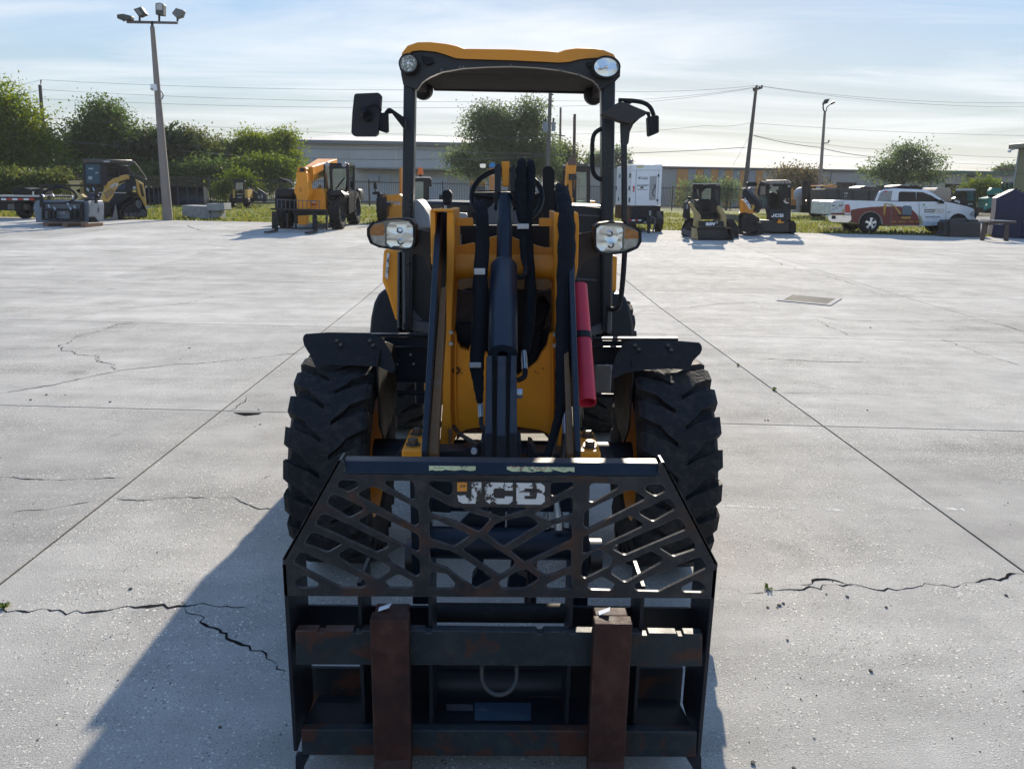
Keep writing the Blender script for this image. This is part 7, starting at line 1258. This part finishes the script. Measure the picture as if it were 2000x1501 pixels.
# --- fork truck, dark container, tank
Yf_ = 46; ft = thing('fork_truck', 'yellow rough terrain fork truck with black mast, behind the grass on the right', 'fork truck', P(1590, 416, Yf_)); ms = sh('mast', rect(1405, 455, 1450, 960), PY(Yf_), .2, DK, ft, z=Z7); sh('mast', rect(1475, 455, 1525, 960), PY(Yf_), .2, DK, ft, z=Z7); sh('mast_crosshead', rect(1400, 450, 1560, 480), PY(Yf_-.02), .25, DK, ft, z=Z7); sh('carriage', rect(1380, 840, 1530, 960), PY(Yf_-.25), .2, DK, ft, z=Z7)
for y0 in (600, 720, 820): sh('mast_tie', rect(1450, y0, 1475, y0+20), PY(Yf_+.02), .1, DK, ft, z=Z7)
sh('front_shield', [(1540, 740), (1640, 530), (1700, 525), (1590, 770)], PY(Yf_+.2), .1, M('pale shield', (.40, .41, .44), .5), ft, z=Z7); sh('overhead_guard', [(1640, 520), (1920, 510), (1965, 545), (1950, 550), (1910, 525), (1650, 535)], PY(Yf_+.2), 1.4, Y_, ft, z=Z7); sh('body', [(1540, 780), (1620, 740), (1800, 730), (1830, 800), (1790, 900), (1560, 880)], PY(Yf_+.3), 1.4, Y_, ft, z=Z7, bevel=.04)
for p in ([(1700, 530), (1712, 530), (1740, 740), (1722, 740)], [(1640, 720), (1690, 600), (1700, 604), (1655, 724)]): sh('guard_post', p, PY(Yf_+.4), .08, BP, ft, z=Z7)
def side_wheel(par, zx, zy, r_px, Y, rim, Z, wd=.35):
    x, y = Z((zx, zy)); c = P(x, y, Y); r = r_px*Y/FPX; c.z = zg(Y)+r
    t_ = B().lathe([(0, r*.58), (0, r*.8), (.03, r*.93), (.06, r), (wd-.06, r), (wd-.03, r*.93), (wd, r*.8), (wd, r*.58)], c, (0, 1, 0), 32); wl = B().lathe([(.05, r*.60), (.02, r*.58), (.05, r*.50), (.12, r*.46), (.10, r*.2), (.04, r*.16), (.04, 0)], c, (0, 1, 0), 28).obj('wheel', rim, par); t_.obj('tyre', RB, wl); return wl, c, r
side_wheel(ft, 1640, 890, 13.5, Yf_-.1, LG, Z7, .4); side_wheel(ft, 1850, 900, 11, Yf_+.2, LG, Z7, .3)
tk = thing('tank', 'pale grey rounded duct or tank standing left of the fork truck', 'tank', P(1562, 415, 47)); B().tube(smooth_pts([P(*Z7(p), 47) for p in ((1310, 950), (1315, 800), (1325, 690), (1360, 640), (1400, 640))]), .33, 14).obj('pipe', LG, tk)
og = thing('excavator', 'orange yellow machine frame peeking out beside the black tracked loader', 'machine', P(1549, 412, 45)); sh('mast', rect(1232, 565, 1250, 740), PY(45), .2, M('boom orange yellow', (.55, .20, .012), .45), og, z=Z7); sh('body', [(1215, 740), (1290, 740), (1290, 840), (1215, 840)], PY(45), 1.0, M('rusty orange', (.32, .13, .03), .6), og, z=Z7); sh('track', rnd([Z7(p) for p in ((1205, 840), (1295, 840), (1295, 910), (1205, 910))], 3), PY(45), 1.2, RB, og)
Z8 = zt(1600, 320, 6.06); Yd = 43; dc = thing('container', 'long dark grey open top waste container behind the pickup', 'container', P(1665, 418, Yd)); DG = M('dark container paint', (.050, .047, .047), .6, var=.15, grime=.2)
sh('side', [(85, 298), (720, 310), (740, 440), (740, 610), (70, 605), (75, 420)], PY(Yd), 2.2, DG, dc, z=Z8, bevel=.02); sh('top_rail', [(80, 290), (725, 302), (725, 316), (80, 306)], PY(Yd-.06), .12, GR, dc, z=Z8)
for x0 in (95, 245, 412, 600): sh('stake', [(x0, 306), (x0+14, 306), (x0+10, 600), (x0-6, 600)], PY(Yd-.08), .08, DG, dc, z=Z8)
sh('painted_number', [(300, 335), (316, 335), (316, 362), (300, 362)], PY(Yd-.004), .003, WL, dc, z=Z8, smooth=0); text(dc, 'M8', 300, 335, 340, 360, PY(Yd-.006), WL, z=Z8); text(dc, '17', 300, 370, 330, 396, PY(Yd-.006), WL, z=Z8); bpy.data.objects.remove(bpy.data.objects['painted_number'])
for lb_, a, t_, c in (('dark roofed van top visible over the container left of the cab', 475, 262, 695), ('dark roof of a van seen just above the pickup cab', 905, 248, 1225)):
    v = thing('van', lb_, 'van', P(*Z8(((a+c)/2, 420)), 52), 'vans parked behind the pickup'); sh('body', [(a, 310), (a+20, t_+16), (a+70, t_), (c-60, t_+4), (c, t_+25), (c, 470), (a, 470)], PY(52), 1.9, DK, v, z=Z8, bevel=.06); sh('roof_panel', [(a+40, t_+8), (a+75, t_-2), (a+170, t_), (a+160, t_+14)], PY(51.9), 1.5, LG, v, z=Z8); sh('windscreen', [(a+30, t_+25), (c-40, t_+25), (c-30, t_+60), (a+20, t_+60)], PY(51.93), .02, GD, v, z=Z8)
    for q in (a+40, c-40): side_wheel(v, q, 430, 7, 52, LG, Z8, .2)
# --- white pickup with printed panel
Yp = G(1700, 456).y; pp = Plane((0, Yp, 0), 0); pk_ = thing('pickup_truck', 'white crew cab pickup with red printed rear panel parked at the grass edge', 'pickup truck', G(1765, 456)); WT = M('white truck paint', (.70, .72, .74), .25, var=.03, coat=.6)
rc, fc_ = (610, 705), (1650, 705)
def archp(c, r, a0, a1, n=12): return [(c[0]+r*math.cos(math.radians(a0+(a1-a0)*i/n)), c[1]-r*1.0*math.sin(math.radians(a0+(a1-a0)*i/n))) for i in range(n+1)]
body = [(150, 450), (175, 432), (320, 430), (655, 440), (880, 448), (1490, 448), (1640, 478), (1760, 505), (1825, 530), (1842, 560), (1838, 640), (1880, 665), (1886, 690), (1770, 700)]+archp(fc_, 118, 5, 175)+[(1510, 720), (1225, 738), (840, 728), (755, 722)]+archp(rc, 138, -4, 184)+[(470, 690), (375, 688), (365, 600), (140, 600)]
sh('body', body, pp, 2.15, WT, pk_, z=Z8, bevel=.04, seg=3, smooth=40)
gh = [(655, 440), (700, 330), (760, 305), (890, 292), (1160, 300), (1270, 312), (1340, 345), (1420, 400), (1490, 448)]
lo('cab', gh, Yp+.07, [(x+(2 if x < 1000 else -2), y) for x, y in gh], Yp+2.0, WT, pk_, Z8, bevel=.05)
bpy.data.objects.remove(bpy.data.objects['cab.004']) if False else None
GW = M('privacy glass', (.010, .013, .018), .10, spec=.3); gl2 = M('rear slider glass', (.20, .22, .23), .08, spec=.8)
for poly, m_ in (([(945, 345), (965, 328), (1145, 332), (1150, 455), (940, 445)], GW), ([(1155, 332), (1230, 336), (1330, 375), (1480, 465), (1470, 472), (1155, 455)], GW), ([(690, 440), (728, 345), (760, 322), (868, 318), (850, 440)], gl2)): sh('window', poly, pp, .04, m_, pk_, off=.045, z=Z8, bevel=.006)
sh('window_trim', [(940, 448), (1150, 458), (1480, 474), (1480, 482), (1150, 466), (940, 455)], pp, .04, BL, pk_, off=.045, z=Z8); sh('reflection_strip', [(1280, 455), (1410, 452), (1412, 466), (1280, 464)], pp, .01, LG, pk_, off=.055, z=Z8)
RP = M('dark red print', (.16, .018, .012), .4); sh('red_print', [(375, 545), (480, 525), (620, 510), (760, 503), (960, 505), (1100, 540), (1160, 600), (1190, 680), (1190, 728), (840, 726), (758, 720)]+archp(rc, 142, -2, 182)+[(400, 690), (378, 688), (372, 600)], pp, .006, RP, pk_, off=-.006, z=Z8, smooth=0)
sh('green_print', [(1165, 600), (1210, 620), (1230, 725), (1195, 728), (1190, 660)], pp, .004, M('olive print', (.35, .36, .22), .4), pk_, off=-.005, z=Z8, smooth=0); sh('road_print', [(1225, 680), (1470, 690), (1500, 718), (1225, 735)], pp, .004, M('pale blue print', (.45, .52, .58), .4), pk_, off=-.005, z=Z8, smooth=0)
EY = M('print yellow', (.45, .27, .04), .4); EB = M('print slate', (.10, .15, .18), .4)
for poly, m_ in (([(762, 500), (775, 470), (795, 466), (790, 505), (778, 600), (764, 612)], EY), ([(796, 466), (892, 492), (936, 540), (966, 582), (954, 600), (926, 556), (884, 504), (796, 478)], EY), ([(985, 505), (1010, 492), (1085, 498), (1098, 520), (1090, 610), (985, 605)], EB), ([(930, 600), (1090, 606), (1085, 625), (920, 615)], DK), ([(975, 625), (1085, 625), (1080, 650), (975, 648)], EY)): sh('machine_print', poly, pp, .004, m_, pk_, off=-.0115, z=Z8, smooth=0)
text(pk_, 'SALES  •  RENTALS  •  PARTS  •  SERVICE', 855, 674, 1225, 694, pp, EY, off=-.016, z=Z8, bold=.03)
sg = sh('door_sign', rect(1243, 534, 1474, 578), pp, .004, M('sign tan', (.42, .36, .24), .5), pk_, off=-.006, z=Z8, smooth=0); sh('sign_dark', rect(1250, 540, 1352, 572), pp, .003, M('sign black', (.05, .05, .05), .5), sg, off=-.010, z=Z8, smooth=0); text(sg, 'BRIGGS', 1256, 547, 1346, 565, pp, WH, off=-.014, z=Z8, bold=.05); jcb(sg, pp, -.011, [(1362, 541), (1468, 542), (1468, 573), (1362, 572)], WH, z=Z8)
text(pk_, 'BriggsJCB.com', 1260, 618, 1430, 640, pp, M('print navy', (.03, .04, .08), .5), off=-.008, z=Z8, bold=.04); text(pk_, 'HEMI', 1515, 567, 1552, 577, pp, DK, off=-.008, z=Z8, bold=.05); B().add([pp.pt(*Z8((1240+14*math.cos(a), 484+14*math.sin(a))), -.008) for a in [2*math.pi*i/14 for i in range(14)]], [tuple(range(14))]).obj('round_badge', M('badge green', (.15, .30, .16), .5), pk_, smooth=0); text(pk_, 'certified', 1215, 508, 1280, 518, pp, M('print grey', (.3, .32, .3), .5), off=-.008, z=Z8)
gp = M('panel gap', (.16, .17, .18), .6)
for poly in ([(855, 460), (860, 460), (845, 722), (838, 722)], [(1183, 460), (1187, 460), (1190, 725), (1186, 725)], [(1500, 470), (1504, 470), (1500, 700), (1470, 720), (1468, 716), (1496, 696)]): sh('panel_gap', poly, pp, .004, gp, pk_, off=-.0165 if poly[0][0] < 1200 else -.004, z=Z8, smooth=0)
for poly in ([(845, 466), (885, 470), (885, 478), (845, 474)], [(1165, 474), (1205, 478), (1205, 486), (1165, 482)]): sh('door_handle', poly, pp, .03, CH if False else WT, pk_, off=-.04, z=Z8)
sh('door_mirror', rnd([Z8(p) for p in ((1420, 425), (1445, 420), (1480, 450), (1480, 472), (1430, 465))], 1), pp, .18, BL, pk_, off=-.16); sh('tail_light', rnd([Z8(p) for p in ((305, 490), (325, 478), (352, 480), (366, 510), (368, 580), (305, 576))], 1), pp, .06, RL, pk_, off=-.015, bevel=.01); sh('head_light', [(1778, 590), (1838, 545), (1842, 600), (1835, 625), (1790, 618)], pp, .08, LG, pk_, off=-.01, z=Z8, bevel=.01)
tg = Plane(pp.pt(*Z8((375, 560)), .0), -70); sh('tailgate', [(135, 590), (145, 455), (175, 440), (298, 440), (300, 575), (295, 590)], Plane((0, Yp+.05, 0), 0), .03, M('tailgate white', (.55, .56, .52), .4), pk_, off=-.09, z=Z8, bevel=.01)
for x0, y0, x1, y1, m_ in ((155, 490, 190, 500, DK), (232, 484, 285, 492, RP), (232, 498, 275, 506, RP), (275, 535, 297, 572, EY), (158, 535, 178, 545, GR), (200, 515, 212, 530, DK)): sh('tailgate_print', rect(x0, y0, x1, y1), Plane((0, Yp+.05, 0), 0), .004, m_, pk_, off=-.096, z=Z8, smooth=0)
sh('bumper', rnd([Z8(p) for p in ((105, 620), (150, 605), (378, 612), (382, 660), (340, 692), (150, 688), (108, 660))], 1.2), pp, .3, CH, pk_, off=-.12, bevel=.03); sh('plate_recess', rect(150, 612, 195, 652), pp, .02, DK, pk_, off=-.135, z=Z8); sh('red_band', [(140, 582), (300, 578), (300, 600), (140, 602)], pp, .02, RP, pk_, off=-.05, z=Z8)
ws = [side_wheel(pk_, rc[0], rc[1], 19, Yp+.02, CH, Z8, .34), side_wheel(pk_, fc_[0], fc_[1], 19, Yp+.02, CH, Z8, .34), side_wheel(pk_, 400, 705, 17.5, Yp+1.75, DK, Z8, .34), side_wheel(pk_, 1390, 705, 17.5, Yp+1.75, DK, Z8, .34)]
for (wl, c, r) in ws[:2]:
    for k in range(5):
        a = 2*math.pi*k/5+.3; d = Vector((math.cos(a), 0, math.sin(a))); n_ = Vector((-d.z, 0, d.x)); B().loft([c+Vector((0, -.005, 0))+d*r*.16+n_*r*.10, c+Vector((0, -.005, 0))+d*r*.16-n_*r*.10, c+Vector((0, .05, 0))+d*r*.16-n_*r*.10, c+Vector((0, .05, 0))+d*r*.16+n_*r*.10], [c+Vector((0, .0, 0))+d*r*.56+n_*r*.13, c+Vector((0, .0, 0))+d*r*.56-n_*r*.13, c+Vector((0, .05, 0))+d*r*.56-n_*r*.13, c+Vector((0, .05, 0))+d*r*.56+n_*r*.13]).obj('spoke', M('alloy', (.62, .63, .65), .25, .8), wl)
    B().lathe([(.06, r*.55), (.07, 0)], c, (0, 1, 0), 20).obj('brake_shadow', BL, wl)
    for pts in (archp((0, 0), 1, 5, 175),): pass
sh('wheel_well', archp(fc_, 116, 0, 180), pp, 1.6, OPN, pk_, off=.25, z=Z8); sh('wheel_well', archp(rc, 136, 0, 180), pp, 1.6, OPN, pk_, off=.25, z=Z8); sh('underbody', [(480, 690), (1780, 690), (1780, 735), (480, 735)], pp, 1.2, DK, pk_, off=.5, z=Z8); sh('third_brake_light', [(770, 322), (805, 316), (805, 330), (775, 342)], pp, .02, RL, pk_, off=.03, z=Z8)
# --- attachment box, fork stand, blue dumpster, machines beyond
Yq = G(1880, 463).y; at_ = thing('bucket', 'black boxy bucket attachment on the ground by the pickup front wheel', 'loader attachment', G(1880, 463)); BKk = M('black attachment', (.022, .024, .028), .5, grime=.15)
sh('box', [(1545, 690), (1915, 695), (1912, 880), (1540, 855)], PY(Yq), .8, BKk, at_, z=Z8, bevel=.02); sh('lip', [(1545, 745), (1912, 752), (1912, 762), (1545, 756)], PY(Yq-.04), .04, BKk, at_, z=Z8); sh('bracket', [(1475, 700), (1520, 660), (1545, 690), (1540, 850), (1450, 845), (1490, 790)], PY(Yq+.1), .5, BKk, at_, z=Z8, bevel=.02); sh('top_plate', [(1540, 660), (1760, 650), (1760, 690), (1545, 692)], PY(Yq+.3), .3, BKk, at_, z=Z8); sh('end_cap', [(1770, 660), (1880, 660), (1888, 690), (1770, 690)], PY(Yq+.2), .4, BKk, at_, z=Z8)
Z9 = zt(1800, 250, 6.525); Yn = G(1930, 470).y; fs_ = thing('fork_stand', 'low rusty steel trestle frame standing in front of the blue dumpster', 'stand', G(1945, 469)); RSm = M('rusty frame steel', (.060, .040, .032), .7, var=.3, grime=.2)
sh('top_beam', [(800, 1195), (1210, 1190), (1210, 1215), (830, 1240)], PY(Yn), .12, RSm, fs_, z=Z9); sh('top_plate', [(895, 1172), (1205, 1185), (1205, 1192), (895, 1184)], PY(Yn-.05), .7, LG, fs_, z=Z9)
for poly, o_ in (([(795, 1205), (850, 1205), (800, 1432), (762, 1432)], 0), ([(1075, 1230), (1115, 1230), (1108, 1440), (1065, 1440)], 0), ([(830, 1230), (850, 1230), (835, 1350), (822, 1340)], .8), ([(1100, 1230), (1120, 1230), (1110, 1370), (1095, 1370)], .8)): sh('leg', poly, PY(Yn), .10, RSm, fs_, off=o_, z=Z9)
text(fs_, 'NITHONYS', 945, 1218, 1040, 1234, PY(Yn-.004), WL, z=Z9)
Yz = G(1975, 464).y+.3; pz_ = Plane(G(1950, 464), -27); dmp = thing('dumpster', 'dark blue sloped top dumpster at the right edge', 'dumpster', G(1985, 464)); DB = M('dumpster blue', (.007, .015, .050), .5, grime=.05, spec=.25)
sh('body', [(955, 890), (1190, 775), (1420, 900), (1480, 1430), (1250, 1425), (890, 1370), (940, 1090)], pz_, 1.9, DB, dmp, z=Z9, bevel=.02); sh('side_rib', [(935, 1085), (1300, 1135), (1300, 1150), (935, 1100)], pz_, .055, DB, dmp, z=Z9, off=-.06); sh('side_rib', [(1285, 1130), (1300, 1130), (1290, 1420), (1275, 1420)], pz_, .05, DB, dmp, z=Z9, off=-.052)
for k in range(4): lo('lid_rib', [(1195+45*k, 770+22*k), (1215+45*k, 768+22*k), (1215+45*k, 785+22*k), (1195+45*k, 785+22*k)], Yz, [(1215+45*k, 775+22*k), (1232+45*k, 775+22*k), (1232+45*k, 790+22*k), (1215+45*k, 790+22*k)], Yz+1.9, BL, dmp, Z9)
Yw = 45; wl_ = thing('skid_steer', 'white and black skid steer with tinted cab beyond the pickup bonnet', 'skid steer', P(1885, 405, Yw)); c_ = sh('cab', [(435, 795), (690, 790), (690, 960), (430, 960)], PY(Yw), .1, DK, wl_, z=Z9, holes=[rect(465, 810, 555, 890), rect(580, 805, 670, 925)]); sh('glass', rect(465, 810, 555, 890), PY(Yw), .01, GT, c_, off=.03, z=Z9); sh('glass', rect(580, 805, 670, 925), PY(Yw), .01, M('teal glass', (.03, .08, .09), .1, spec=.8), c_, off=.03, z=Z9); sh('cab_back', rect(435, 795, 690, 960), PY(Yw+1.3), .1, DK, c_, z=Z9)
lo('roof', [(432, 778), (460, 768), (660, 770), (692, 785), (692, 797), (432, 800)], Yw-.05, [(440, 775), (470, 768), (660, 770), (690, 785), (690, 795), (440, 797)], Yw+1.4, M('pale roof', (.55, .54, .52), .5), c_, Z9); sh('boom', [(415, 900), (440, 880), (530, 930), (560, 1000), (500, 1000), (420, 940)], PY(Yw-.15), .3, DK, wl_, z=Z9); jcb(wl_, PY(Yw-.16), 0, [(420, 905), (490, 935), (486, 962), (416, 935)], WH, z=Z9); sh('body', rect(430, 960, 700, 1060), PY(Yw), 1.4, DK, wl_, z=Z9); text(wl_, 'JCB', 588, 962, 648, 982, PY(Yw-.004), WH, z=Z9)
for q in (470, 660): side_wheel(wl_, q, 1040, 10, Yw-.1, DK, Z9, .3)
tn = thing('tank', 'beige rounded box shaped tank beyond the pickup windscreen', 'tank', P(1842, 400, 47)); sh('shell', rnd([Z9(p) for p in ((170, 800), (200, 762), (350, 760), (375, 785), (375, 930), (200, 930))], 2), PY(47), 1.6, M('beige shell', (.42, .36, .29), .6), tn, bevel=.06); sh('skid', rect(200, 932, 380, 980), PY(47), 1.5, GR, tn, z=Z9)
Yt = 44; gx = thing('excavator', 'small turquoise green excavator with boom by the olive building', 'excavator', P(1965, 412, Yt)); TQ = M('turquoise paint', (.03, .22, .17), .4, grime=.1); sh('boom', [(870, 800), (905, 760), (1000, 765), (1075, 820), (1050, 850), (1000, 815), (960, 840), (870, 850)], PY(Yt), .3, TQ, gx, z=Z9, bevel=.02); sh('arm', [(870, 885), (960, 890), (970, 960), (900, 1010), (810, 1055), (790, 1045), (860, 960)], PY(Yt-.1), .3, TQ, gx, z=Z9, bevel=.02); sh('link', [(870, 850), (970, 845), (960, 890), (875, 885)], PY(Yt+.05), .2, DK, gx, z=Z9)
gc = sh('cab', [(1025, 705), (1045, 685), (1165, 685), (1170, 830), (1040, 850)], PY(Yt+.6), .08, DK, gx, z=Z9, holes=[[(1040, 715), (1090, 700), (1092, 800), (1045, 800)], [(1100, 700), (1158, 700), (1158, 820), (1100, 820)]]); sh('glass', [(1040, 715), (1158, 700), (1158, 820), (1045, 800)], PY(Yt+.6), .01, GT, gc, off=.03, z=Z9); lo('roof', rect(1030, 680, 1172, 694), Yt+.55, rect(1030, 680, 1172, 694), Yt+1.8, LG, gc, Z9)
sh('body', [(930, 900), (1170, 840), (1200, 1080), (940, 1080)], PY(Yt+.7), 1.6, TQ, gx, z=Z9); sh('track', rnd([Z9(p) for p in ((830, 1010), (1150, 1000), (1150, 1090), (830, 1085))], 3), PY(Yt+.3), .5, RB, gx); sh('blade', [(680, 1010), (800, 1015), (800, 1080), (690, 1075)], PY(Yt), .2, M('rusty blade', (.06, .03, .025), .7), gx, z=Z9)
# service road beyond the lawn on the right
SR = ground_material('old asphalt', [(.20, .195, .185), (.26, .255, .245), (.17, .165, .155)], (.5, 6))
xs_ = [20+2.5*i for i in range(20)]; sheet('service_road', xs_, [edgeY(25)+.5+2*i for i in range(12)], lambda x, y: zg(y)+.015, SR)
# soil mounds at the lawn edge
def mound(px, py, rx, h, label):
    c = G(px, py); b = B(); rr = random.Random(px); n = 22; vs = [(c.x, c.y, zg(c.y)+h)]
    for k, q in ((.35, .85), (.7, .45), (1, -.1)):
        for i in range(n): a = 2*math.pi*i/n; f = k*rr.uniform(.8, 1.2); vs.append((c.x+math.cos(a)*rx*f, c.y+math.sin(a)*rx*.6*f, zg(c.y)+h*q*rr.uniform(.7, 1.25)))
    fs = [(0, 1+i, 1+(i+1) % n) for i in range(n)]+[(1+j*n+i, 1+j*n+(i+1) % n, 1+(j+1)*n+(i+1) % n, 1+(j+1)*n+i) for j in range(2) for i in range(n)]
    o = b.add(vs, fs).obj('soil_mound', SOIL, None, smooth=60); o['label'] = label; o['category'] = 'soil mound'; o['group'] = 'soil mounds on the grass'
mound(1425, 432, .9, .35, 'dark soil heap on the grass between the two small tracked loaders'); mound(1635, 449, .8, .12, 'flat patch of dug soil and twigs left of the pickup rear wheel'); mound(395, 395, 1.6, .15, 'brown soil strip in front of the wide blue black bucket')
